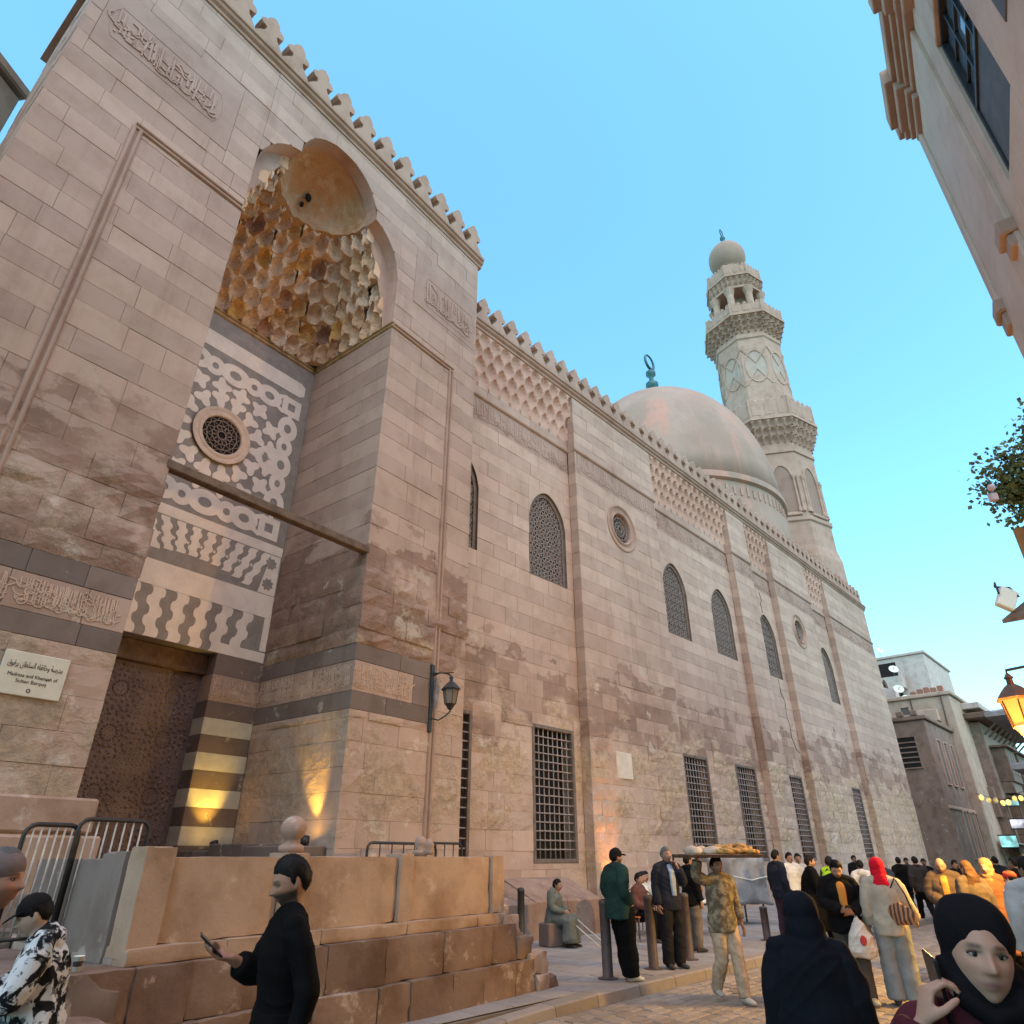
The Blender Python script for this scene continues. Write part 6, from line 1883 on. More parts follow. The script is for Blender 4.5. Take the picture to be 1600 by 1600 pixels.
# ================================================================== people
def cloth(name, c, var=0.15, kind=None, c2=None, rough=0.85):
    key = 'cloth_' + name
    if key in M: return M[key]
    m = NT(name, rough, 0.2)
    tc = m.node('ShaderNodeTexCoord').outputs['Object']
    n1 = m.noise(5, 5, 0.6, tc); n2 = m.noise(90, 3, 0.6, tc)
    cc = m.mix(m.rng(n1, 0.3, 0.7), [q * (1 - var) for q in c], [min(1, q * (1 + var)) for q in c])
    if kind == 'camo':
        w = m.noise(9, 5, 0.6, tc, 0.8)
        cc = m.mix(m.rng(w, 0.47, 0.53), c, c2)
        cc = m.mix(m.rng(m.noise(17, 4, 0.6, tc), 0.56, 0.60, 0, 0.8), cc, [q * 0.5 for q in c])
    if kind == 'mottle':
        cc = m.mix(m.rng(m.noise(13, 6, 0.65, tc), 0.45, 0.6), c, c2)
    m.bump(n2, 0.25, 0.003); m.bump(n1, 0.3, 0.01)
    m.p.inputs['Specular IOR Level'].default_value = 0.08
    M[key] = m.color(cc)
    return M[key]
def skin_mat():
    m = NT('skin', 0.55, 0.35)
    c = m.attrc('skin')
    n = m.noise(60, 3)
    m.bump(n, 0.08, 0.002)
    return m.color(c)
M['skin'] = skin_mat()
M['hair_black'] = cloth('black_hair', (0.014, 0.011, 0.010), 0.3, rough=0.55)
M['hair_grey'] = cloth('grey_hair', (0.14, 0.13, 0.12), 0.3, rough=0.7)
M['hair_brown'] = cloth('brown_hair', (0.10, 0.05, 0.025), 0.3, rough=0.5)
M['eye_white'] = simple('eye_white', (0.36, 0.33, 0.30), 0.25, 0.03, 20, 0)
M['eye_dark'] = simple('eye_iris', (0.02, 0.012, 0.008), 0.1, 0.05, 20, 0)
M['phone'] = simple('black_phone', (0.012, 0.012, 0.014), 0.25, 0.1, 10, 0, spec=0.6)

_tmp = bpy.data.scenes.new('remesh_scratch')
def remesh(mb, name, mat, parent, vox, it=4, wr=0.0, wf=9.0, seed=0.0, post=None):
    me = bpy.data.meshes.new(name)
    me.from_pydata(mb.v, [], mb.f)
    ob = bpy.data.objects.new(name, me); _tmp.collection.objects.link(ob)
    r = ob.modifiers.new('r', 'REMESH'); r.mode = 'VOXEL'; r.voxel_size = vox; r.adaptivity = 0.0
    if it:
        s_ = ob.modifiers.new('s', 'SMOOTH'); s_.factor = 0.5; s_.iterations = it
    _tmp.view_layers[0].update(); dg = _tmp.view_layers[0].depsgraph
    out = bpy.data.meshes.new_from_object(ob.evaluated_get(dg))
    bpy.data.objects.remove(ob); bpy.data.meshes.remove(me)
    n = len(out.vertices)
    if wr and n:
        co = np.empty(n * 3, 'f'); out.vertices.foreach_get('co', co); co = co.reshape(-1, 3)
        no = np.empty(n * 3, 'f'); out.vertices.foreach_get('normal', no); no = no.reshape(-1, 3)
        rs = np.random.RandomState(int(seed * 10) + 1)
        q = np.zeros(n)
        wp = co * wf
        for o_ in range(2):          # warped waves: folds of two sizes
            f = (1.0, 2.1)[o_]
            ph = rs.uniform(0, 6.28, 6); k = rs.normal(0, 1, (6, 3)); k /= np.linalg.norm(k, axis=1)[:, None]
            wrp = np.sin(wp @ k[0] * 0.7 * f + ph[0]) + np.sin(wp @ k[1] * 0.6 * f + ph[1])
            a_ = np.sin((wp @ (k[2] * (1, 1, 1.7))) * f + 1.3 * wrp + ph[2]) * np.sin((wp @ k[3]) * 0.8 * f + ph[3] + wrp)
            q += (1 - np.abs(a_)) ** 3 * (0.9, 0.45)[o_] + 0.35 * np.sin(wp @ k[4] * f * 0.8 + ph[4] + wrp) * (1, 0.5)[o_]
        co = co + no * (wr * (q - 0.02))[:, None]
        out.vertices.foreach_set('co', co.astype('f').ravel())
    if post: post(out)
    out.polygons.foreach_set('use_smooth', [True] * len(out.polygons))
    out.update()
    out.name = name
    out.materials.clear(); out.materials.append(mat)
    o = bpy.data.objects.new(name, out); col.objects.link(o); o.parent = parent
    return o

def V3(*a): return Vector(a)
STAND = dict(pel=(0, 0, 0.97), chest=(0, -0.005, 1.31), neck=(0, 0.01, 1.49), head=(0, -0.025, 1.625),
             shL=(0.185, 0.005, 1.435), elL=(0.235, 0.04, 1.15), wrL=(0.245, -0.03, 0.90), shR=(-0.185, 0.005, 1.435), elR=(-0.235, 0.04, 1.15), wrR=(-0.245, -0.03, 0.90),
             hiL=(0.092, 0, 0.93), knL=(0.105, -0.02, 0.51), anL=(0.11, 0.02, 0.085), hiR=(-0.092, 0, 0.93), knR=(-0.105, -0.02, 0.51), anR=(-0.11, 0.02, 0.085))
WALK = dict(knL=(0.095, -0.19, 0.54), anL=(0.10, -0.30, 0.10), knR=(-0.095, -0.02, 0.52), anR=(-0.10, 0.32, 0.17), elL=(0.24, 0.10, 1.16), wrL=(0.25, 0.06, 0.91), elR=(-0.24, -0.02, 1.16), wrR=(-0.25, -0.16, 0.95))
SIT = dict(pel=(0, 0, 0.54), chest=(0, -0.05, 0.88), neck=(0, -0.05, 1.06), head=(0, -0.09, 1.195), shL=(0.185, -0.05, 1.005), shR=(-0.185, -0.05, 1.005), elL=(0.24, -0.08, 0.73), elR=(-0.24, -0.08, 0.73),
           wrL=(0.14, -0.32, 0.66), wrR=(-0.14, -0.32, 0.66), hiL=(0.095, 0, 0.50), hiR=(-0.095, 0, 0.50), knL=(0.13, -0.44, 0.50), knR=(-0.13, -0.44, 0.50), anL=(0.14, -0.42, 0.085), anR=(-0.14, -0.42, 0.085))

def chain(pts, n):
    """n points along a polyline"""
    L = [0.0]
    for i in range(len(pts) - 1): L.append(L[-1] + (pts[i + 1] - pts[i]).length)
    out = []
    for k in range(n):
        q = L[-1] * k / (n - 1)
        j = 0
        while j < len(L) - 2 and L[j + 1] < q: j += 1
        out.append(pts[j].lerp(pts[j + 1], (q - L[j]) / max(1e-9, L[j + 1] - L[j])))
    return out
def rint(keys, t):
    for (a, ra), (b, rb) in zip(keys, keys[1:]):
        if t <= b:
            f = (t - a) / (b - a); f = f * f * (3 - 2 * f)
            if isinstance(ra, tuple): return (ra[0] + (rb[0] - ra[0]) * f, ra[1] + (rb[1] - ra[1]) * f)
            return ra + (rb - ra) * f
    return keys[-1][1]

def limb(mb, pts, keys, n=11, seg=14):
    """tapered limb along rounded joints"""
    P = [Vector(p) for p in pts]
    cur = chain(P, n)
    for _ in range(1):
        cur = [cur[0]] + [cur[i] * 0.5 + (cur[i - 1] + cur[i + 1]) * 0.25 for i in range(1, n - 1)] + [cur[-1]]
    mb.tube(cur, [rint(keys, i / (n - 1)) for i in range(n)], seg)

def torso(mb, J, grow=0.0, low=-0.10, top=1.0, loose=0.0, neck=True):
    pel, ch, nk = J['pel'], J['chest'], J['neck']
    side_ = (J['shL'] - J['shR']).normalized()
    up = (ch - pel).normalized()
    pts, rr = [], []
    secs = [(low, 0.158, 0.112), (0.0, 0.163, 0.118), (0.35, 0.142, 0.104), (0.62, 0.152, 0.110), (1.0, 0.178, 0.116)]
    L = (ch - pel).length
    for t, a, b in secs:
        p = pel + (ch - pel) * t if t >= 0 else pel + up * t
        g = grow + loose * (1 - max(0, t)) * 0.6
        pts.append(p); rr.append((a + g, b + g))
    if neck:
        for t, a, b in ((0.42, 0.172, 0.104), (0.72, 0.125, 0.085), (0.95, 0.072, 0.068)):
            pts.append(ch.lerp(nk, t)); rr.append((a + grow * (1.2 - t), b + grow * (1.2 - t)))
    mb.tube(pts, rr, 22, ref=side_)
    # shoulder yoke
    c = (J['shL'] + J['shR']) / 2
    y = [J['shR'] - side_ * 0.01, J['shR'].lerp(c, 0.55) + up * 0.03, c + up * 0.035, J['shL'].lerp(c, 0.55) + up * 0.03, J['shL'] + side_ * 0.01]
    g2 = grow * 0.45
    mb.tube(y, [0.048 + g2, 0.058 + g2, 0.064 + g2, 0.058 + g2, 0.048 + g2] if grow >= 0 else [0.022, 0.040, 0.050, 0.040, 0.022], 14)

def head_dir(x, y, z):
    """surface of the head for a unit direction (side, forward, up); origin between the ears at eye height"""
    px, py, pz = x * 0.0765, y * 0.094, z * (0.122 if z > 0 else 0.118)
    if z < 0:
        k = -z
        px *= 1 - 0.22 * k ** 1.8
        if y < 0: py *= 1 - 0.35 * k
        else: py *= 1 + 0.05 * k
    else:
        if y < 0: py *= 1.04
    if y > 0.1:
        f = sm(0.1, 0.5, y)
        ax = abs(px)
        g = lambda cx, cz, sx, sz, s_=False: math.exp(-((ax - cx) / sx) ** 2 - ((pz - cz) / sz) ** 2)
        nz = sm(0.030, -0.026, pz) * sm(-0.042, -0.032, pz)
        d = 0.029 * math.exp(-(px / (0.0085 + 0.006 * sm(0.0, -0.03, pz))) ** 2) * nz
        d += 0.006 * g(0.011, -0.031, 0.006, 0.007)
        d += -0.0125 * g(0.031, 0.008, 0.016, 0.0115)
        d += 0.0075 * g(0.026, 0.027, 0.026, 0.008)
        d += 0.0050 * g(0.044, -0.018, 0.018, 0.017)
        d += 0.0100 * g(0.0, -0.0545, 0.021, 0.0055) + 0.0110 * g(0.0, -0.0665, 0.019, 0.006) - 0.0045 * g(0.0, -0.0605, 0.02, 0.003)
        d += 0.008 * g(0.0, -0.098, 0.022, 0.015) - 0.003 * g(0.0, -0.080, 0.02, 0.007)
        d += 0.003 * math.exp(-(px / 0.05) ** 2 - ((pz - 0.05) / 0.04) ** 2)
        py += d * f
    return Vector((px, -py, pz))

def head_mesh(mb, HM, n=72, m=56, ears=True):
    b0 = len(mb.v)
    for i in range(m + 1):
        th = math.pi * i / m
        for k in range(n):
            w = 2 * math.pi * k / n
            p = head_dir(math.sin(th) * math.cos(w), math.sin(th) * math.sin(w), -math.cos(th))
            mb.v.append(tuple(HM @ p))
    for i in range(m):
        for k in range(n):
            mb.f.append((b0 + i * n + k, b0 + i * n + (k + 1) % n, b0 + (i + 1) * n + (k + 1) % n, b0 + (i + 1) * n + k)); mb.t.append(0)
    if ears:
        for s_ in (-1, 1):
            e = MB().ell((0, 0, 0), (0.009, 0.019, 0.031), 12, 8)
            Mx = HM @ Matrix.Translation((s_ * 0.077, 0.008, -0.008)) @ Matrix.Rotation(R(-22) * s_, 4, 'Z') @ Matrix.Rotation(R(-12), 4, 'X')
            mb.add([Mx @ Vector(p) for p in e.v], e.f)

def hand(mb, w, d, pn, side_, curl=0.5, s_=1.0, spread=0.0, fr=0.0088):
    """w wrist, d finger direction, pn direction the palm faces, side_ +1 if the thumb lies on d x pn side"""
    d = Vector(d).normalized(); pn = Vector(pn); pn = (pn - d * pn.dot(d)).normalized()
    lat = d.cross(pn) * side_                     # towards the thumb
    mb.tube([w - d * 0.01, w + d * 0.02 * s_, w + d * 0.055 * s_, w + d * 0.09 * s_], [(0.024 * s_, 0.019 * s_), (0.032 * s_, 0.017 * s_), (0.042 * s_, 0.016 * s_), (0.040 * s_, 0.013 * s_)], 12, ref=lat)
    lens = [0.92, 1.05, 1.0, 0.78]
    for i in range(4):
        off = 0.031 - 0.0205 * i
        p = w + d * (0.088 - 0.004 * abs(i - 1)) * s_ + lat * off * s_
        dv = (d + lat * (0.10 - 0.07 * i) * (0.5 + spread)).normalized()
        pts = [p - dv * 0.012 * s_, p]
        ang = 0.0
        for j, L in enumerate((0.042, 0.026, 0.021)):
            ang += curl * (0.75, 0.85, 0.6)[j] * (1 + 0.06 * i)
            q = dv * math.cos(ang) + pn * math.sin(ang)
            pts.append(pts[-1] + q * L * lens[i] * s_)
        mb.tube(pts, [fr * 1.1 * s_, fr * 1.08 * s_, fr * s_, fr * 0.93 * s_, fr * 0.72 * s_], 9)
    p = w + d * 0.022 * s_ + lat * 0.026 * s_ + pn * 0.006 * s_
    d1 = (d * 0.72 + lat * 0.62 + pn * (0.15 + 0.35 * curl)).normalized(); d2 = (d * 0.95 + lat * (0.25 - 0.5 * curl) + pn * (0.2 + 0.6 * curl)).normalized()
    mb.tube([p - d1 * 0.01 * s_, p + d1 * 0.028 * s_, p + d1 * 0.05 * s_, p + d1 * 0.05 * s_ + d2 * 0.03 * s_, p + d1 * 0.05 * s_ + d2 * 0.05 * s_], [0.013 * s_, 0.0125 * s_, 0.0105 * s_, 0.0098 * s_, 0.007 * s_], 9)

def person(label, loc, face, H=1.72, pose=(STAND,), vox=0.014, skin=(0.42, 0.23, 0.15), hair='black', beard=0.0, top=None, top_kind='shirt', sleeve=1.0, bottom=None, shoe=(0.05, 0.045, 0.045), loose=0.0, pant=1.0,
           head_rot=(0, 0, 0), cover=None, cap=None, handL=(0.5, None, None), handR=(0.5, None, None), eyes=False, group='people in the street', z=0.0, inner=None, lips=(0.30, 0.11, 0.09), robe=False, props=None, foot_turn=(8, -8)):
    s_ = H / 1.75
    J = {}
    for p in (STAND,) + tuple(pose): J.update(p)
    J = {k: Vector(v) for k, v in J.items()}
    rz = math.atan2(face[1], face[0]) + math.pi / 2
    e = empty('person', (loc[0], loc[1], z), rz, label=label, cat='person', group=group)
    e.scale = (s_, s_, s_)
    HM = Matrix.Translation(J['head']) @ Matrix.Rotation(R(head_rot[2]), 4, 'Z') @ Matrix.Rotation(R(head_rot[0]), 4, 'X') @ Matrix.Rotation(R(head_rot[1]), 4, 'Y')
    sd = random.random() * 60
    # ---- body, one continuous mesh
    b = MB()
    torso(b, J, -0.012)
    b.tube([J['neck'] - V3(0, 0, 0.05), J['neck'].lerp(J['head'], 0.35), HM @ V3(0, 0.012, -0.05)], [0.066, 0.055, 0.055], 14)
    head_mesh(b, HM, 72 if eyes else 36, 56 if eyes else 28)
    armk = [(0, 0.026), (0.12, 0.034), (0.25, 0.040), (0.5, 0.036), (0.65, 0.040), (1.0, 0.0255)]
    legk = [(0, 0.088), (0.25, 0.080), (0.5, 0.054), (0.68, 0.055), (1.0, 0.036)]
    for S, sg in (('L', 1), ('R', -1)):
        limb(b, (J['sh' + S], J['el' + S], J['wr' + S]), armk)
        curl, d, pn = (handL, handR)[S == 'R']
        dd = Vector(d) if d else (J['wr' + S] - J['el' + S]).normalized()
        pp = Vector(pn) if pn else Vector((-sg, 0.05, 0))
        hand(b, J['wr' + S], dd, pp, 1 if Vector((0, -1, 0)).dot(dd.cross(pp)) > 0 else -1, curl, 1.0, 0.2, 0.0088 if vox < 0.01 else max(0.0095, vox * 0.8))
        limb(b, (J['hi' + S] + V3(0, 0, 0.02), J['kn' + S], J['an' + S]), legk)
        ft = Matrix.Rotation(R(foot_turn[S == 'R']), 3, 'Z')
        a = J['an' + S]; fd = ft @ V3(0, -1, 0)
        b.tube([a + V3(0, 0, -0.03) - fd * 0.05, a + V3(0, 0, -0.045) + fd * 0.03, a + V3(0, 0, -0.055) + fd * 0.12, a + V3(0, 0, -0.062) + fd * 0.17], [(0.03, 0.035), (0.036, 0.036), (0.042, 0.024), (0.03, 0.016)], 10, ref=(1, 0, 0))
    inv = HM.inverted()
    def paint(me):
        n = len(me.vertices)
        at = me.attributes.new('skin', 'FLOAT_COLOR', 'POINT')
        out = np.empty((n, 4), 'f'); out[:, 3] = 1
        co = np.empty(n * 3, 'f'); me.vertices.foreach_get('co', co); co = co.reshape(-1, 3)
        im = np.array(inv); q = co @ im[:3, :3].T + im[:3, 3]
        fx, fy, fz = np.abs(q[:, 0]), -q[:, 1], q[:, 2]
        c = np.tile(np.array(skin, 'f'), (n, 1))
        def blend(c, k, colr): k = np.clip(k, 0, 1)[:, None]; return c * (1 - k) + np.array(colr) * k
        def ss(a_, b_, x): t = np.clip((x - a_) / (b_ - a_), 0, 1); return t * t * (3 - 2 * t)
        fm = (fy > 0.03) & (np.abs(fz) < 0.13) & (fx < 0.09)
        c = blend(c, fm * 0.25 * np.exp(-((fx - 0.045) / 0.02) ** 2 - ((fz + 0.02) / 0.02) ** 2), [min(1, skin[0] * 1.15), skin[1] * 0.75, skin[2] * 0.7])
        c = blend(c, fm * 1.2 * np.exp(-(fx / 0.023) ** 2 - ((fz + 0.0605) / 0.0085) ** 2), lips)
        c = blend(c, fm * 0.85 * np.exp(-((fx - 0.031) / 0.017) ** 4 - ((fz - 0.0285 + (fx - 0.03) ** 2 * 4) / 0.0052) ** 2), (0.02, 0.014, 0.011))
        c = blend(c, fm * 0.7 * np.exp(-((fx - 0.031) / 0.0165) ** 4 - ((fz - 0.0135) / 0.0032) ** 2), (0.03, 0.018, 0.014))
        if beard:
            zone = (np.abs(fz) < 0.14) & (fx < 0.1) & (fy > -0.01)
            bd = ss(-0.020, -0.042, fz) * ss(-0.025, 0.005, fy)
            mo = np.exp(-(fx / 0.03) ** 4 - ((fz + 0.047) / 0.006) ** 2)
            lipm = np.exp(-(fx / 0.021) ** 4 - ((fz + 0.061) / 0.008) ** 2)
            c = blend(c, zone * beard * np.maximum(bd * (1 - lipm), mo), (0.025, 0.018, 0.014))
        out[:, :3] = c
        at.data.foreach_set('color', out.ravel())
    remesh(b, 'body', M['skin'], e, vox, 1 if eyes else 2, post=paint)
    if eyes:
        for sg in (-1, 1):
            ey = empty('eye', (0, 0, 0), 0, e)
            m = MB().ell((0, 0, 0), (0.0125, 0.0115, 0.0080), 16, 10); m.v = [tuple(HM @ (Vector(p) + V3(sg * 0.0315, -0.0728, 0.0075))) for p in m.v]; m.build('eyeball', M['eye_white'], ey, smooth=True)
            m = MB().ell((0, 0, 0), (0.0064, 0.0026, 0.0068), 14, 8); m.v = [tuple(HM @ (Vector(p) + V3(sg * 0.031, -0.0825, 0.0080))) for p in m.v]; m.build('iris', M['eye_dark'], ey, smooth=True)
            m = MB(); m.tube([HM @ V3(sg * 0.0315 + 0.0165 * math.cos(a), -0.0825 + 0.007 * abs(math.cos(a)) ** 2, 0.0080 + 0.0066 * math.sin(a)) for a in [math.pi * i / 8 for i in range(9)]], 0.0030, 6); m.build('eyelid', M['skin_dark'] if 'skin_dark' in M else M.setdefault('skin_dark', simple('eyelid_skin', (0.10, 0.055, 0.042), 0.6, 0.1, 30, 0)), ey, smooth=True)
    # ---- hair, caps, scarves
    def head_part(name, mat, shapes, wr=0.0, it=3, v=None):
        m = MB()
        for c, r in shapes:
            q = MB().ell(c, r, 24, 16); m.add([HM @ Vector(p) for p in q.v], q.f)
        return m if mat is None else remesh(m, name, mat, e, v or min(vox, 0.010), it, wr, 26, sd)
    if hair and not cover:
        hm = M['hair_' + hair]
        hmb = MB(); hn, hv = (72, 48) if eyes else (36, 26)
        line = [(0, 0.066), (35, 0.062), (58, 0.046), (72, 0.034), (80, -0.012), (92, -0.010), (98, 0.030), (108, 0.020), (125, -0.045), (180, -0.075)]
        for i_ in range(hv + 1):
            th = math.pi * i_ / hv
            for k_ in range(hn):
                w_ = 2 * math.pi * k_ / hn
                dx, dy, dz = math.sin(th) * math.cos(w_), math.sin(th) * math.sin(w_), -math.cos(th)
                p_ = head_dir(dx, dy, dz)
                az = abs(math.degrees(math.atan2(p_.x, -p_.y)))
                for (a0, h0), (a1, h1) in zip(line, line[1:]):
                    if az <= a1 + 0.01: hl = h0 + (h1 - h0) * (az - a0) / (a1 - a0); break
                hl += 0.006 * mnoise.noise((az * 0.15, sd, w_ * 4))
                thick = 0.017 * sm(hl - 0.004, hl + 0.05, p_.z) + 0.006 * sm(hl - 0.005, hl + 0.006, p_.z) - 0.004
                thick += 0.0045 * mnoise.noise((dx * 14 + sd, dy * 14, dz * 14)) * (1 if p_.z > hl else 0) + 0.003 * mnoise.noise((dx * 34, dy * 34 + sd, dz * 34)) * (1 if p_.z > hl else 0)
                n_ = Vector((p_.x / 0.0765 ** 2, p_.y / 0.094 ** 2, p_.z / 0.12 ** 2)).normalized()
                hmb.v.append(tuple(HM @ (p_ + n_ * thick)))
        for i_ in range(hv):
            for k_ in range(hn):
                hmb.f.append((i_ * hn + k_, i_ * hn + (k_ + 1) % hn, (i_ + 1) * hn + (k_ + 1) % hn, (i_ + 1) * hn + k_)); hmb.t.append(0)
        hmb.build('hair', hm, e, smooth=True)
        if hair == 'brown':
            m = MB(); m.tube([HM @ V3(0, 0.06, 0.03), HM @ V3(0, 0.09, -0.1), HM @ V3(0, 0.10, -0.24), HM @ V3(0, 0.10, -0.40)], [(0.085, 0.05), (0.11, 0.05), (0.13, 0.045), (0.10, 0.03)], 16, ref=(1, 0, 0))
            remesh(m, 'long_hair', hm, e, vox, 2, 0.012, 20, sd)
    if cap:
        head_part('cap', cloth(cap[0], cap[1]), [((0, 0.006, 0.052), (0.090, 0.103, 0.083))], 0.002, 2)
        if cap[2] != 'knit':
            m = MB(); fw_ = V3(0, -1, 0)
            m.tube([HM @ V3(0, -0.05, 0.045), HM @ V3(0, -0.105, 0.047), HM @ V3(0, -0.15, 0.037), HM @ V3(0, -0.172, 0.028)], [(0.084, 0.009), (0.078, 0.007), (0.060, 0.006), (0.028, 0.004)], 14, ref=(HM.to_3x3() @ V3(1, 0, 0)))
            m.build('cap_brim', cloth(cap[0], cap[1]), e, smooth=True)
    if cover:
        kind, cname, cc = cover
        m = MB()
        if kind == 'hijab':
            sh_ = [((0, 0.028, 0.050), (0.095, 0.106, 0.100)), ((0, 0.032, -0.045), (0.094, 0.094, 0.12))]
        else:
            sh_ = [((0, 0.000, 0.025), (0.112, 0.130, 0.125)), ((0, 0.02, -0.09), (0.125, 0.125, 0.16)), ((0, 0.02, -0.2), (0.17, 0.14, 0.15))]
        for c, r in sh_:
            q = MB().ell(c, r, 26, 18); m.add([HM @ Vector(p) for p in q.v], q.f)
        sd_ = (J['shL'] - J['shR']).normalized()
        m.tube([HM @ V3(0, 0.012, -0.105), J['neck'] + V3(0, 0, 0.035), J['neck'] + V3(0, -0.005, -0.045), J['chest'].lerp(J['neck'], 0.25)], [(0.080, 0.084), (0.092, 0.094), (0.152, 0.118), (0.19, 0.135)], 22, ref=sd_)
        if kind == 'cloak':
            c0 = J['chest']
            m.tube([J['neck'] + V3(0, 0, 0.03), J['neck'] + V3(0, 0, -0.05), c0 + V3(0, 0, 0.04), c0 + V3(0, 0, -0.2), c0 + V3(0, 0, -0.42)], [(0.11, 0.11), (0.20, 0.15), (0.262, 0.185), (0.30, 0.205), (0.31, 0.21)], 26, ref=sd_)
        if kind == 'hijab':   # folds wrapped under the chin
            m.tube([HM @ V3(-0.085, 0.03, -0.02), HM @ V3(-0.066, -0.045, -0.108), HM @ V3(0.0, -0.068, -0.138), HM @ V3(0.066, -0.045, -0.108), HM @ V3(0.085, 0.03, -0.02)], 0.022, 10)
        remesh(m, 'headscarf', cloth(cname, cc), e, min(vox, 0.010), 4, 0.008, 13, sd)
    # ---- clothes
    if top:
        t = MB()
        g = 0.016 + loose
        if robe:
            torso(t, J, g)
            p = J['pel']; kn = (J['knL'] + J['knR']) / 2; an = (J['anL'] + J['anR']) / 2
            w = max(0.20, (J['knL'] - J['knR']).length / 2 + 0.13)
            t.tube([p + V3(0, 0, 0.05), p + (kn - p) * 0.5, kn, an + V3(0, 0, 0.03)], [(0.19, 0.15), (0.215, 0.17), (w + 0.02, 0.17), (w + 0.05, 0.19)], 22, ref=(1, 0, 0))
        else:
            torso(t, J, g, -0.16 if top_kind != 'coat' else -0.55, loose=loose)
        for S in 'LR':
            sh, el, wr = J['sh' + S], J['el' + S], J['wr' + S]
            if sleeve > 0.95: end = wr.lerp(el, 0.03)
            elif sleeve > 0.5: end = el.lerp(wr, (sleeve - 0.5) * 2)
            else: end = sh.lerp(el, sleeve * 2)
            pts = (sh, el, end) if sleeve > 0.52 else (sh, sh.lerp(end, 0.5), end)
            k = 0.012 + loose * 0.7
            rs_ = 0.056 + k * 0.55; t.ell(tuple(sh), (rs_, rs_, rs_), 16, 10)
            limb(t, pts, [(0, 0.052 + k * 0.5), (0.10, 0.059 + k * 0.9), (0.3, 0.056 + k), (0.55, 0.047 + k), (0.8, 0.044 + k), (1.0, 0.034 + k)] if sleeve > 0.52 else [(0, 0.052 + k * 0.5), (0.2, 0.058 + k), (1.0, 0.053 + k)])
        remesh(t, 'robe' if robe else {'shirt': 'shirt', 'jacket': 'jacket', 'coat': 'coat', 'hoodie': 'hoodie'}[top_kind], top, e, vox, 6 if vox < 0.012 else 4, 0.017 if vox < 0.012 else 0.015, 7.5, sd)
        if top_kind in ('jacket', 'coat', 'hoodie') and not cover:
            m = MB()
            m.tube([J['neck'] + V3(0.07 * math.cos(a), 0.012 + 0.072 * math.sin(a), 0.0 + 0.022 * math.sin(a)) for a in [2 * math.pi * i / 16 for i in range(17)]], 0.02 if top_kind != 'hoodie' else 0.03, 8)
            if top_kind == 'hoodie': m.ell(tuple(J['neck'] + V3(0, 0.095, -0.03)), (0.12, 0.055, 0.09), 14, 10)
            remesh(m, 'hood' if top_kind == 'hoodie' else 'collar', top, e, vox, 2)
    if inner:
        m = MB(); c = J['chest']; fwd = V3(0, -1, 0)
        r0 = 0.116 + 0.034 + loose
        m.tube([J['neck'] + V3(0, -0.055, 0.0), c + V3(0, -r0 * 0.93, 0.06), c.lerp(J['pel'], 0.35) + V3(0, -r0 * 0.96, 0), c.lerp(J['pel'], 0.85) + V3(0, -r0 * 0.98, 0)], [(0.05, 0.02), (0.062, 0.022), (0.052, 0.024), (0.045, 0.03)], 14, ref=(1, 0, 0))
        remesh(m, 'inner_shirt', inner, e, min(vox, 0.012), 2, 0.004, 12, sd)
    if bottom and not robe:
        t = MB()
        up = (J['chest'] - J['pel']).normalized()
        t.tube([J['pel'] + up * 0.10, J['pel'] + up * 0.0, J['pel'] - up * 0.09], [(0.158, 0.118), (0.172, 0.128), (0.16, 0.12)], 20, ref=(J['hiL'] - J['hiR']).normalized())
        for S in 'LR':
            a = J['an' + S] + V3(0, 0, -0.015)
            limb(t, (J['hi' + S], J['kn' + S], a), [(0, 0.103 + 0.010 * pant), (0.25, 0.092 + 0.012 * pant), (0.5, 0.067 + 0.016 * pant), (0.7, 0.064 + 0.018 * pant), (1.0, 0.046 + 0.022 * pant)], 13)
        remesh(t, 'trousers', bottom, e, vox, 3, 0.014, 9.0, sd)
    if shoe:
        for S in 'LR':
            m = MB(); a = J['an' + S]; ft = Matrix.Rotation(R(foot_turn[S == 'R']), 3, 'Z'); fd = ft @ V3(0, -1, 0)
            tip = 0.0
            m.tube([a + V3(0, 0, -0.035) - fd * 0.075, a + V3(0, 0, -0.03) - fd * 0.03, a + V3(0, 0, -0.035) + fd * 0.05, a + V3(0, 0, -0.050) + fd * 0.12, a + V3(0, 0, -0.056) + fd * 0.175, a + V3(0, 0, -0.062) + fd * 0.195], [(0.032, 0.042), (0.042, 0.052), (0.045, 0.046), (0.050, 0.033), (0.042, 0.026), (0.022, 0.016)], 14, ref=(1, 0, 0))
            remesh(m, 'shoe', cloth('shoe_%d_%d' % (int(shoe[0] * 100), int(shoe[2] * 100)), shoe, 0.1, rough=0.6), e, min(vox, 0.012), 2)
    return e, J, HM, s_, rz

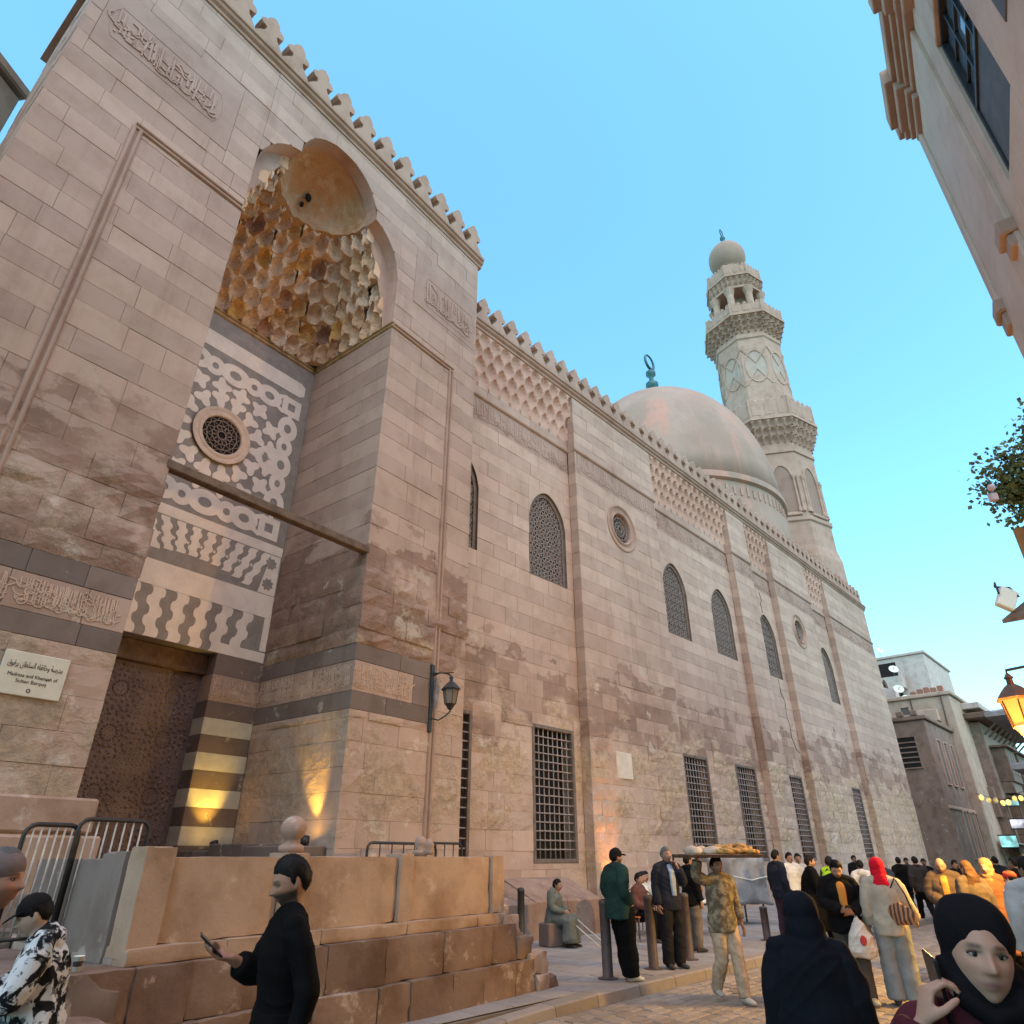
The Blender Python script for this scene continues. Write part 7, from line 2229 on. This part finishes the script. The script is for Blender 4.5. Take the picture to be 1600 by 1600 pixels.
def to_local(res, w):
    e, J, HM, s_, rz = res
    return (Matrix.Rotation(-rz, 4, 'Z') @ (Vector(w) - Vector(e.location))) / s_
def held_phone(res, wrist_local, d, n, label, up=None):
    """phone as a thing of its own, placed against the palm; d long axis, n screen normal (person's frame)"""
    e, J, HM, s_, rz = res
    d = Vector(d).normalized(); n = Vector(n); n = (n - d * n.dot(d)).normalized(); x = d.cross(n)
    Mr = Matrix((x, n, d)).transposed().to_4x4()
    W = Matrix.Translation(e.location) @ Matrix.Rotation(rz, 4, 'Z') @ Matrix.Scale(s_, 4)
    c = W @ Vector(wrist_local)
    ph = empty('phone', c, 0, label=label, cat='phone', group='phones')
    m = MB(); m.cbox(-0.037, 0.037, -0.0045, 0.0045, -0.078, 0.078, 0.004)
    R3 = Matrix.Rotation(rz, 4, 'Z') @ Mr
    m.v = [tuple(R3 @ Vector(p)) for p in m.v]; m.build('case', M['phone'], ph)
    m = MB(); m.box(-0.033, 0.033, 0.0046, 0.005, -0.072, 0.072); m.v = [tuple(R3 @ Vector(p)) for p in m.v]; m.build('screen', M['screen'] if 'screen' in M else M.setdefault('screen', simple('phone_screen', (0.03, 0.035, 0.04), 0.1, 0.05, 5, 0, spec=0.7)), ph)
    return ph
def carrier_bag(top_w, h, w, label, mark=None):
    M.setdefault('bag_plastic', simple('thin_white_plastic', (0.66, 0.60, 0.52), 0.45, 0.08, 6, 0.2, 0.01))
    e = empty('plastic_bag', top_w, 0, label=label, cat='bag', group='plastic carrier bags')
    m = MB(); m.tube([(0, 0, 0.0), (0.005, 0, -h * 0.2), (0.01, 0, -h * 0.45), (0.012, 0, -h * 0.78), (0.01, 0, -h * 0.97), (0.01, 0, -h)], [(0.018, 0.014), (w * 0.22, w * 0.14), (w * 0.40, w * 0.26), (w * 0.5, w * 0.32), (w * 0.38, w * 0.26), (w * 0.1, w * 0.08)], 20)
    remesh(m, 'bag_body', M['bag_plastic'], e, 0.010, 2, 0.018, 16, 3.0)
    m = MB(); m.tube([(-0.02, 0, -h * 0.1), (-0.012, 0, 0.03), (0.012, 0, 0.03), (0.02, 0, -h * 0.1)], 0.006, 6); m.build('handle', M['bag_plastic'], e)
    if mark:
        m = MB(); m.ell((mark[0], mark[1], mark[2]), (0.045, 0.012, 0.06), 14, 8); m.build('red_print', M['red_print'] if 'red_print' in M else M.setdefault('red_print', simple('red_print', (0.5, 0.06, 0.05), 0.5, 0.1, 10, 0)), e, smooth=True)
    return e
def at_u(u, Y): return ((u - 800) / 1030.0 * 0.886 * Y, Y)

BLACK = cloth('black_cotton', (0.0055, 0.005, 0.005)); BLACK2 = cloth('black_wool', (0.0085, 0.0075, 0.0075)); NAVY = cloth('navy_cloth', (0.022, 0.023, 0.032)); GREEN = cloth('dark_green_nylon', (0.018, 0.042, 0.033))
JEANS = cloth('pale_blue_denim', (0.20, 0.27, 0.32)); BEIGE = cloth('beige_canvas', (0.42, 0.36, 0.28)); WHITEC = cloth('white_cotton', (0.60, 0.57, 0.53)); GREYC = cloth('grey_cloth', (0.17, 0.165, 0.16)); BROWNC = cloth('brown_quilted', (0.105, 0.07, 0.05))
GREYGREEN = cloth('grey_green_robe', (0.12, 0.13, 0.115)); TAUPE = cloth('taupe_trousers', (0.16, 0.13, 0.105)); MAROON = cloth('maroon_knit', (0.075, 0.016, 0.022)); ORANGE = cloth('orange_and_lamplit_shirt', (0.60, 0.24, 0.05)); CAMO = cloth('black_white_camouflage', (0.014, 0.014, 0.016), kind='camo', c2=(0.52, 0.52, 0.52))
MOTTLE = cloth('mottled_olive_jacket', (0.13, 0.10, 0.065), kind='mottle', c2=(0.30, 0.245, 0.16)); CREAMT = cloth('stained_cream_trousers', (0.48, 0.36, 0.25), kind='mottle', c2=(0.36, 0.27, 0.18)); HIVIS = cloth('hi_vis_vest', (0.42, 0.72, 0.04)); GREYJ = cloth('washed_grey_denim', (0.24, 0.25, 0.24)); PALEG = cloth('pale_grey_jacket', (0.42, 0.41, 0.40))

# 1. the man in black, nearest, looking at his phone
r = person('man in a black long-sleeved top walking past the terrace, looking at his phone', (-1.15, 4.02), (-0.93, -0.36), 1.70,
           pose=(dict(elR=(-0.20, -0.13, 1.20), wrR=(-0.10, -0.27, 1.28), elL=(0.245, 0.10, 1.17), wrL=(0.255, 0.04, 0.92), knL=(0.10, -0.12, 0.53), anL=(0.11, -0.16, 0.09), knR=(-0.1, 0.02, 0.52), anR=(-0.1, 0.22, 0.13)),),
           vox=0.0075, skin=(0.37, 0.18, 0.11), beard=0.9, top=BLACK, sleeve=0.80, bottom=BLACK, head_rot=(16, 0, 12), eyes=True, loose=-0.008, handR=(0.45, (0.25, -0.93, 0.22), (0.2, 0.1, 0.95)), handL=(0.7, (0.05, -0.15, -1), (-1, 0, 0)))
held_phone(r, (-0.065, -0.375, 1.345), (0.1, -0.75, 0.62), (0.05, 0.62, 0.75), 'black phone in the hand of the man in black')
carrier_bag(Matrix.Translation(r[0].location) @ Matrix.Rotation(r[4], 4, 'Z') @ Vector((0.262 * r[3], 0.02 * r[3], 0.80 * r[3])), 0.34, 0.22, 'white plastic bag hanging from the hand of the man in black')
# 2. the woman with the phone, close on the right
r = person('woman in a black headscarf and maroon sweater phoning close at the right', (1.21, 2.05), (-0.42, -0.90), 1.585,
           pose=(dict(elR=(-0.30, -0.10, 1.20), wrR=(-0.185, -0.125, 1.475), head=(0.0, -0.03, 1.625)),), vox=0.0062, skin=(0.47, 0.255, 0.175), top=MAROON, sleeve=0.96, bottom=BLACK, cover=('hijab', 'black_scarf', (0.009, 0.008, 0.0095)), head_rot=(-3, 6, 8), eyes=True,
           loose=0.014, handR=(0.95, (0.35, 0.12, 0.9), (0.85, 0.25, -0.1)), lips=(0.27, 0.10, 0.09))
held_phone(r, (-0.125, -0.075, 1.550), (-0.05, -0.25, 0.95), (0.95, 0.25, 0.1), 'dark phone held to the ear of the woman in the maroon sweater')
# 3. the woman in black seen from behind
r = person('woman in a black hooded cloak seen from behind in the right foreground', (1.66, 4.42), (0.32, 0.95), 1.50, vox=0.009, skin=(0.42, 0.23, 0.15), top=cloth('blue_black_cloak', (0.0085, 0.0095, 0.013)), robe=True, loose=0.035, cover=('cloak', 'blue_black_hood', (0.008, 0.009, 0.0125)), head_rot=(4, 0, 0))
# 4. youth with a cap seated on the ledge at the left
pl_ = pw(-8.90, -4.28)
r = person('youth in a black cap and black-and-white camouflage hoodie sitting on the ledge at the left', (pl_.x, pl_.y), (-0.88, -0.48), 1.70, pose=(SIT, dict(head=(0, -0.16, 1.175), neck=(0, -0.08, 1.05), wrL=(0.05, -0.36, 0.72), wrR=(-0.06, -0.36, 0.72), elL=(0.25, -0.14, 0.74), elR=(-0.25, -0.14, 0.74), knL=(0.18, -0.46, 0.50), knR=(-0.16, -0.46, 0.50))), vox=0.009, skin=(0.40, 0.26, 0.19), top=CAMO, top_kind='hoodie', bottom=JEANS, cap=('black_cap', (0.012, 0.011, 0.011), 'cap'), head_rot=(24, 0, 0), eyes=True, loose=0.03, z=0.21,
           handL=(0.6, (-0.5, -0.75, 0.2), (-0.3, 0.1, 0.9)), handR=(0.6, (0.5, -0.75, 0.2), (0.3, 0.1, 0.9)))
held_phone(r, (0.0, -0.45, 0.79), (0, -0.8, 0.5), (0, 0.5, 0.8), 'phone in the hands of the seated youth with the cap')
# 5. older man at the left edge
person('older man in a dusky knitted cap cut off by the left edge', (-2.44, 3.36), (0.93, 0.12), 1.75, pose=(dict(head=(0, -0.14, 1.60), neck=(0, -0.06, 1.475)),), vox=0.008, skin=(0.42, 0.22, 0.15), hair='grey', beard=0.45, top=cloth('dark_brown_coat', (0.05, 0.04, 0.035)), top_kind='jacket', bottom=BLACK2, cap=('dusky_knit_cap', (0.19, 0.14, 0.13), 'knit'), head_rot=(-2, 0, 0), eyes=True)
# 6. capped man in green leaning on the bollard
person('man in a black cap, dark green jacket and wide trousers by a bollard', (1.62, 11.42), (0.86, 0.45), 1.70, pose=(dict(pel=(0, 0.06, 0.95), chest=(0, 0.06, 1.29), neck=(0, 0.06, 1.47), head=(0, 0.03, 1.61), shL=(0.185, 0.06, 1.42), shR=(-0.185, 0.06, 1.42), elL=(0.26, 0.10, 1.14), wrL=(0.17, -0.05, 1.00), elR=(-0.26, 0.12, 1.14), wrR=(-0.17, -0.05, 1.0), anL=(0.10, -0.16, 0.085), anR=(-0.10, -0.05, 0.085), knL=(0.11, -0.08, 0.52)),),
       vox=0.013, skin=(0.34, 0.18, 0.12), beard=0.8, top=GREEN, top_kind='jacket', bottom=BLACK, cap=('black_cap', (0.012, 0.011, 0.011), 'cap'), shoe=(0.55, 0.52, 0.48), loose=0.03, pant=3.2, z=0.125)
# 7. man in a dark suit on the phone
r = person('man in a dark suit and pale blue shirt holding a phone by the bollards', (2.60, 12.62), (0.35, -0.93), 1.72, pose=(dict(elL=(0.24, -0.10, 1.20), wrL=(0.10, -0.20, 1.42)),), vox=0.013, skin=(0.38, 0.20, 0.13), hair='grey', top=NAVY, top_kind='jacket', bottom=cloth('charcoal_trousers', (0.020, 0.018, 0.019)), inner=cloth('pale_blue_shirt', (0.30, 0.35, 0.42)), loose=0.02, handL=(0.7, (-0.3, 0.15, 0.9), (-0.9, 0.1, 0.1)), z=0.125, pant=1.6)
held_phone(r, (0.062, -0.14, 1.54), (0.1, 0.05, 1), (-1, 0.2, 0), 'phone held by the man in the dark suit')
# 8. man in black behind him
person('man in a black jacket turned away behind the man in the dark suit', (3.45, 14.7), (0.85, 0.5), 1.62, vox=0.018, skin=(0.36, 0.19, 0.125), top=BLACK2, top_kind='jacket', bottom=TAUPE, pose=(dict(elL=(0.26, -0.1, 1.2), wrL=(0.14, -0.30, 1.12)),), z=0.125, loose=0.02)
# 9. seated youths
for (lx, ly, fc, tp, bt, lab, sk) in ((13.95, -3.0, (0.75, -0.55), cloth('rust_jacket', (0.11, 0.05, 0.04)), BLACK, 'youth in a rust-brown jacket sitting in the orange-backed chair', (0.3, 0.18, 0.13)),
                                      (15.0, -2.4, (0.8, -0.6), WHITEC, cloth('grey_jeans', (0.12, 0.12, 0.125)), 'youth in a white jacket sitting by the wall', (0.36, 0.22, 0.16)),
                                      (15.75, -2.05, (0.4, -0.9), PALEG, NAVY, 'youth in a pale grey top sitting next to the man in the dark suit', (0.34, 0.2, 0.15))):
    p = fw(lx, ly)
    person(lab, (p.x, p.y), fc, 1.68, pose=(SIT,), vox=0.018, skin=sk, top=tp, top_kind='jacket', bottom=bt, z=0.125 - 0.01, loose=0.02, group='youths sitting by the wall')
# 10. old man on a block, with crutches
st = empty('stool_block', (0.80, 15.55, 0.125), R(30), label='low grey block under the old man in the robe', cat='block')
m = MB(); m.cbox(-0.2, 0.2, -0.2, 0.2, 0, 0.40, 0.02); m.build('block', M['darkstone'], st)
r = person('old man in a grey-green robe sitting on a block beside the sloping plinth', (0.80, 15.55), (0.93, -0.36), 1.62, pose=(SIT, dict(pel=(0, 0, 0.52), head=(0, -0.15, 1.15), neck=(0, -0.11, 1.03), chest=(0, -0.08, 0.86))), vox=0.016, skin=(0.27, 0.16, 0.11), hair='black', top=GREYGREEN, robe=True, loose=0.02, z=0.11)
for i, dx in enumerate((0.0, 0.16)):
    a, b = Vector((1.10 + dx, 15.35 - dx * 0.3, 0.62)), Vector((1.72 + dx, 14.95 - dx * 0.3, 0.14))
    cr_ = empty('crutch', b, 0, label=('upper', 'lower')[i] + ' of the two crutches leaning from the seated old man to the pavement', cat='crutch', group='crutches')
    m = MB(); m.tube([(0, 0, 0), a - b], 0.012, 8); m.build('shaft', M['pale_bars'], cr_, smooth=True)
    m = MB(); q = a - b; m.tube([q, q + Vector((-0.12, 0.08, 0.02))], 0.016, 8); m.build('grip', M['black_iron'], cr_)
# 11. the bread carrier
TRX = (2.90, 10.66)
r = person('man in a mottled jacket carrying a bread tray on his head', TRX, (0.30, -0.95), 1.70, pose=(WALK, dict(elR=(-0.35, -0.02, 1.50), wrR=(-0.33, -0.06, 1.745), anR=(-0.10, 0.20, 0.14), knR=(-0.1, -0.05, 0.53), anL=(0.08, -0.18, 0.09), knL=(0.08, -0.14, 0.52), elL=(0.26, 0.04, 1.16), wrL=(0.30, -0.02, 0.90))), vox=0.012, skin=(0.40, 0.21, 0.135), beard=0.4, top=MOTTLE, top_kind='jacket', bottom=CREAMT, shoe=(0.45, 0.40, 0.33), loose=0.022, handR=(0.25, (-0.2, -0.15, 0.95), (0.4, 0, 0.8)), pant=1.2, sleeve=0.9)
tz = 1.735 * r[3]
tr = empty('bread_tray', (TRX[0] - 0.02, TRX[1] - 0.02, tz), R(8), label='long wooden tray heaped with bread on the head of the man in the mottled jacket', cat='tray')
m = MB(); m.cbox(-0.48, 0.56, -0.34, 0.34, 0.0, 0.03, 0.008); m.build('board', M['old_wood'], tr)
m = MB()
for a, b in (((-0.48, -0.34), (0.56, -0.34)), ((0.56, -0.34), (0.56, 0.34)), ((0.56, 0.34), (-0.48, 0.34)), ((-0.48, 0.34), (-0.48, -0.34))): m.tube([(a[0], a[1], 0.035), (b[0], b[1], 0.035)], 0.016, 6)
m.build('rim', M['old_wood'], tr)
M['bread'] = simple('baked_bread', (0.55, 0.29, 0.09), 0.7, 0.25, 14, 0.3, 0.006); M['flourcloth'] = simple('floury_cloth', (0.50, 0.40, 0.30), 0.9, 0.2, 7, 0.4, 0.01)
ring_me = MB()
ring_me.tube([(0.085 * math.cos(a), 0.085 * math.sin(a), 0) for a in [2 * math.pi * i / 14 for i in range(15)]], 0.027, 8); RM = ring_me.mesh('bread_ring', True); RM.materials.append(M['bread'])
rn = random.Random(5)
for i in range(46):
    px, py = rn.uniform(0.02, 0.50), rn.uniform(-0.28, 0.28)
    hgt = 0.06 + 0.10 * max(0, 1 - ((px - 0.26) / 0.3) ** 2 - (py / 0.36) ** 2) * rn.random()
    w = tr.matrix_world if False else Matrix.Translation(tr.location) @ Matrix.Rotation(R(8), 4, 'Z')
    q = w @ Vector((px, py, hgt))
    o = inst('bread_ring', RM, None, q, rn.random() * 6); o.rotation_euler = (rn.uniform(-0.35, 0.35), rn.uniform(-0.35, 0.35), rn.random() * 6)
    tag(o, 'golden bread ring in the heap on the right half of the carried tray', 'bread', 'bread rings on the tray')
for i, (px, py, rr_) in enumerate(((-0.32, -0.10, 0.15), (-0.16, 0.10, 0.16), (-0.05, -0.12, 0.17))):
    q = Matrix.Translation(tr.location) @ Matrix.Rotation(R(8), 4, 'Z') @ Vector((px, py, 0.03))
    m = MB().ell((0, 0, 0.045), (rr_, rr_ * 0.9, 0.075), 20, 12)
    for k, p in enumerate(m.v):
        d_ = mnoise.noise((p[0] * 9 + i * 7, p[1] * 9, p[2] * 9)) * 0.03; m.v[k] = (p[0] + d_, p[1] + d_, max(0.0, p[2] + d_))
    m.build('flat_loaf_bundle', M['flourcloth'], None, smooth=True, label=('leftmost', 'middle', 'rightmost')[i] + ' floury cloth bundle of loaves on the left half of the tray', cat='bread', group='bundles on the tray').location = q
# 12-14. the group by the stall
person('man in a navy jacket standing at the right end of the tarpaulin stall', at_u(1211, 16.3), (0.9, 0.3), 1.70, vox=0.02, skin=(0.36, 0.19, 0.125), top=NAVY, top_kind='jacket', bottom=cloth('plum_trousers', (0.06, 0.03, 0.04)), z=0.125, loose=0.02)
person('man in a white shirt half hidden behind the navy jacket', at_u(1232, 17.8), (0.2, -0.95), 1.66, vox=0.022, skin=(0.36, 0.19, 0.125), top=WHITEC, bottom=BLACK, z=0.125)
person('youth with a pale scarf in the group by the tarpaulin stall', at_u(1246, 18.2), (-0.3, -0.95), 1.64, vox=0.022, skin=(0.33, 0.2, 0.15), top=PALEG, bottom=BLACK, z=0.125)
person('man in a long black coat walking right behind the cloaked woman', at_u(1262, 15.2), (0.95, -0.1), 1.72, pose=(WALK,), vox=0.018, skin=(0.42, 0.23, 0.15), beard=0.5, top=BLACK, top_kind='coat', bottom=BLACK, loose=0.03)
pb_ = at_u(1293, 15.0)
bgk = empty('black_bag', (pb_[0], pb_[1], 0.62), R(20), label='black holdall carried low by the man in the long black coat', cat='bag')
m = MB().ell((0, 0, 0), (0.22, 0.13, 0.17), 18, 12); remesh(m, 'bag_body', BLACK2, bgk, 0.016, 2, 0.02, 8, 1.0)
m = MB(); m.tube([(-0.12, 0, 0.12), (-0.08, 0, 0.3), (0.08, 0, 0.3), (0.12, 0, 0.12)], 0.012, 6); m.build('strap', BLACK2, bgk)
r = person('person in a yellow-green high-visibility vest over dark sleeves', at_u(1293, 17.4), (0.75, 0.5), 1.70, vox=0.018, skin=(0.34, 0.18, 0.12), top=cloth('dark_olive_top', (0.03, 0.035, 0.025)), bottom=BLACK)
t = MB(); torso(t, r[1], 0.035, -0.05); remesh(t, 'high_visibility_vest', HIVIS, r[0], 0.018, 3, 0.01, 9)
# 15. man with the white bag, walking towards us
r = person('man in a black jacket over a tee coloured with orange lamplight looking down, carrying a white bag', (4.62, 10.72), (-0.25, -0.97), 1.68, pose=(WALK, dict(head=(0, -0.075, 1.60), elL=(0.26, 0.0, 1.17), wrL=(0.07, -0.26, 1.05), elR=(-0.26, 0.0, 1.17), wrR=(-0.06, -0.28, 1.08))), vox=0.012, skin=(0.42, 0.23, 0.15), beard=0.3, top=BLACK2, top_kind='jacket', bottom=cloth('grey_brown_jeans', (0.075, 0.06, 0.05)), inner=ORANGE, shoe=(0.32, 0.29, 0.2), loose=0.03, head_rot=(26, 0, 0), handL=(0.7, (-0.7, -0.6, 0.1), (-0.2, 0.2, 0.9)), handR=(0.5, (0.6, -0.75, 0.2), (0.2, 0.2, 0.95)))  # inner: the lamp's orange light is painted into the tee's colour
held_phone(r, (0.0, -0.36, 1.12), (0.1, -0.8, 0.5), (0, 0.5, 0.8), 'phone in the hands of the man with the white bag')
wb = Matrix.Translation(r[0].location) @ Matrix.Rotation(r[4], 4, 'Z') @ Vector((0.10 * r[3], -0.30 * r[3], 1.0 * r[3]))
carrier_bag(wb, 0.44, 0.36, 'bulging white plastic bag with a red print carried by the man in the black jacket', (-0.02, -0.125, -0.24))
# 16-17. backs further away
r = person('person in a white hooded jacket with a backpack, seen from behind', at_u(1341, 18.3), (0.25, 0.95), 1.62, pose=(WALK,), vox=0.018, skin=(0.36, 0.19, 0.125), top=WHITEC, top_kind='hoodie', bottom=TAUPE, loose=0.03)
t = MB().ell((0, 0.19, 1.24), (0.13, 0.08, 0.19), 14, 10); remesh(t, 'backpack', cloth('grey_backpack', (0.22, 0.2, 0.19)), r[0], 0.018, 2, 0.01, 9)
person('man in a dark quilted jacket and beige trousers walking away', at_u(1372, 18.5), (0.15, 0.98), 1.66, pose=(WALK,), vox=0.018, skin=(0.36, 0.19, 0.125), hair='grey', top=cloth('slate_puffer', (0.035, 0.045, 0.055)), top_kind='hoodie', bottom=cloth('tan_trousers', (0.24, 0.17, 0.125)), loose=0.045)
# 18. the woman in red
r = person('woman in a bright red headscarf and beige jacket with a striped shoulder bag', (5.10, 10.45), (0.45, 0.89), 1.67, pose=(dict(elL=(0.25, 0.06, 1.16), wrL=(0.27, -0.02, 0.93), elR=(-0.27, -0.02, 1.18), wrR=(-0.33, -0.18, 1.0)),), vox=0.012, skin=(0.38, 0.24, 0.18), top=BEIGE, top_kind='jacket', bottom=GREYJ, cover=('hijab', 'red_scarf', (0.62, 0.012, 0.03)), loose=0.028, pant=3.0, head_rot=(0, 0, -20), shoe=(0.08, 0.075, 0.09))
sb = r[0]; w = Matrix.Translation(sb.location) @ Matrix.Rotation(r[4], 4, 'Z')
sbag = empty('shoulder_bag', w @ Vector((-0.16, 0.20, 0.90)), r[4] + R(-30), label='brown and orange striped shoulder bag on the woman in the red headscarf', cat='bag')
m = MB(); m.tube([(-0.17, 0, 0.10), (0, 0, 0.13), (0.17, 0, 0.10)], [(0.02, 0.09), (0.05, 0.13), (0.02, 0.09)], 14, ref=(0, 1, 0))
def stripe_mat():
    m_ = NT('striped_bag', 0.7); tc = m_.node('ShaderNodeTexCoord').outputs['Object']
    wv = m_.node('ShaderNodeTexWave'); m_.link(tc, wv.inputs[0]); wv.inputs['Scale'].default_value = 5.5; wv.inputs['Distortion'].default_value = 1.5
    return m_.color(m_.mix(m_.rng(wv.outputs['Fac'], 0.4, 0.6), (0.10, 0.05, 0.03), (0.42, 0.20, 0.10)))
remesh(m, 'bag_body', stripe_mat(), sbag, 0.012, 2, 0.012, 10)
m = MB(); m.tube([(-0.16, 0, 0.16), (-0.10, -0.02, 0.36), (0.02, -0.06, 0.54), (0.14, -0.05, 0.36), (0.17, 0, 0.15)], 0.010, 6); m.build('strap', cloth('dark_strap', (0.03, 0.02, 0.015)), sbag, smooth=True)
# 19-21. right-hand crowd under the lantern
r = person('bald man in a brown quilted coat over an orange shirt looking down', at_u(1466, 12.4), (-0.55, -0.83), 1.70, pose=(dict(head=(0, -0.06, 1.61), elL=(0.26, -0.02, 1.17), wrL=(0.08, -0.25, 1.06), elR=(-0.26, -0.02, 1.17), wrR=(-0.08, -0.26, 1.06)),), vox=0.014, skin=(0.36, 0.21, 0.14), hair=None, beard=0.5, top=BROWNC, top_kind='jacket', bottom=GREYC, inner=ORANGE, loose=0.045, head_rot=(20, 0, 0))
person('woman with long brown hair in a dark coat seen from behind under the lantern', at_u(1506, 11.6), (-0.1, 0.99), 1.64, vox=0.014, skin=(0.38, 0.24, 0.17), hair='brown', top=cloth('taupe_coat', (0.12, 0.085, 0.06)), top_kind='jacket', bottom=BLACK, loose=0.03)
person('woman in a tan headscarf and rust coat lit by the lantern', at_u(1536, 12.0), (-0.75, -0.6), 1.66, vox=0.014, skin=(0.42, 0.27, 0.19), top=cloth('rust_coat', (0.22, 0.09, 0.045)), top_kind='coat', bottom=BLACK, cover=('hijab', 'tan_scarf', (0.34, 0.20, 0.10)), loose=0.025)
person('child in a red knitted cap and cream coat beside the right-hand crowd', at_u(1570, 10.6), (-0.4, 0.9), 1.52, vox=0.014, skin=(0.42, 0.23, 0.15), hair='black', top=cloth('cream_coat', (0.45, 0.38, 0.26)), top_kind='hoodie', bottom=BLACK, cap=('red_knit_cap', (0.40, 0.05, 0.03), 'knit'), loose=0.03)
person('dark-haired man in a pale grey jacket cut off by the right edge', at_u(1600, 7.7), (0.35, 0.93), 1.70, vox=0.010, skin=(0.22, 0.13, 0.09), top=PALEG, top_kind='hoodie', bottom=BLACK, loose=0.03, head_rot=(0, 0, 25))
# 22. the crowd further down
far = [(1333, 27, (0.1, -1), 1.74, BLACK2, 'dark-haired man farthest back against the wall, above the white hood'), (1402, 25, (0.3, 0.9), 1.68, BLACK2, 'man in black right of the red headscarf, far down the street'), (1414, 27, (-0.2, -0.9), 1.66, NAVY, 'man in navy between the red headscarf and the brown coat'), (1428, 22, (0.2, 0.95), 1.70, cloth('dark_wool', (0.035, 0.03, 0.03)), 'bulky man in a dark coat just left of the bald man'), (1441, 24, (-0.5, -0.8), 1.64, BLACK2, 'dark figure directly behind the bald man'),
       (1488, 20, (0.1, -1), 1.62, BLACK2, 'figure in black between the bald man and the long-haired woman'), (1553, 22, (0.2, 0.9), 1.70, NAVY, 'dark figure against the glowing cyan display'), (1578, 26, (0.1, -1), 1.68, BROWNC, 'brown-coated figure below the white shop sign'), (1584, 18, (0.3, 0.9), 1.66, BLACK2, 'man in black just left of the pale grey jacket')]
for u, Y, fc, h, tp, lab in far:
    person(lab, at_u(u, Y), fc, h, pose=(WALK,) if random.random() < 0.5 else (), vox=0.026, skin=(0.36, 0.19, 0.125), top=tp, top_kind='jacket', bottom=BLACK, loose=0.025)

bpy.data.scenes.remove(_tmp)
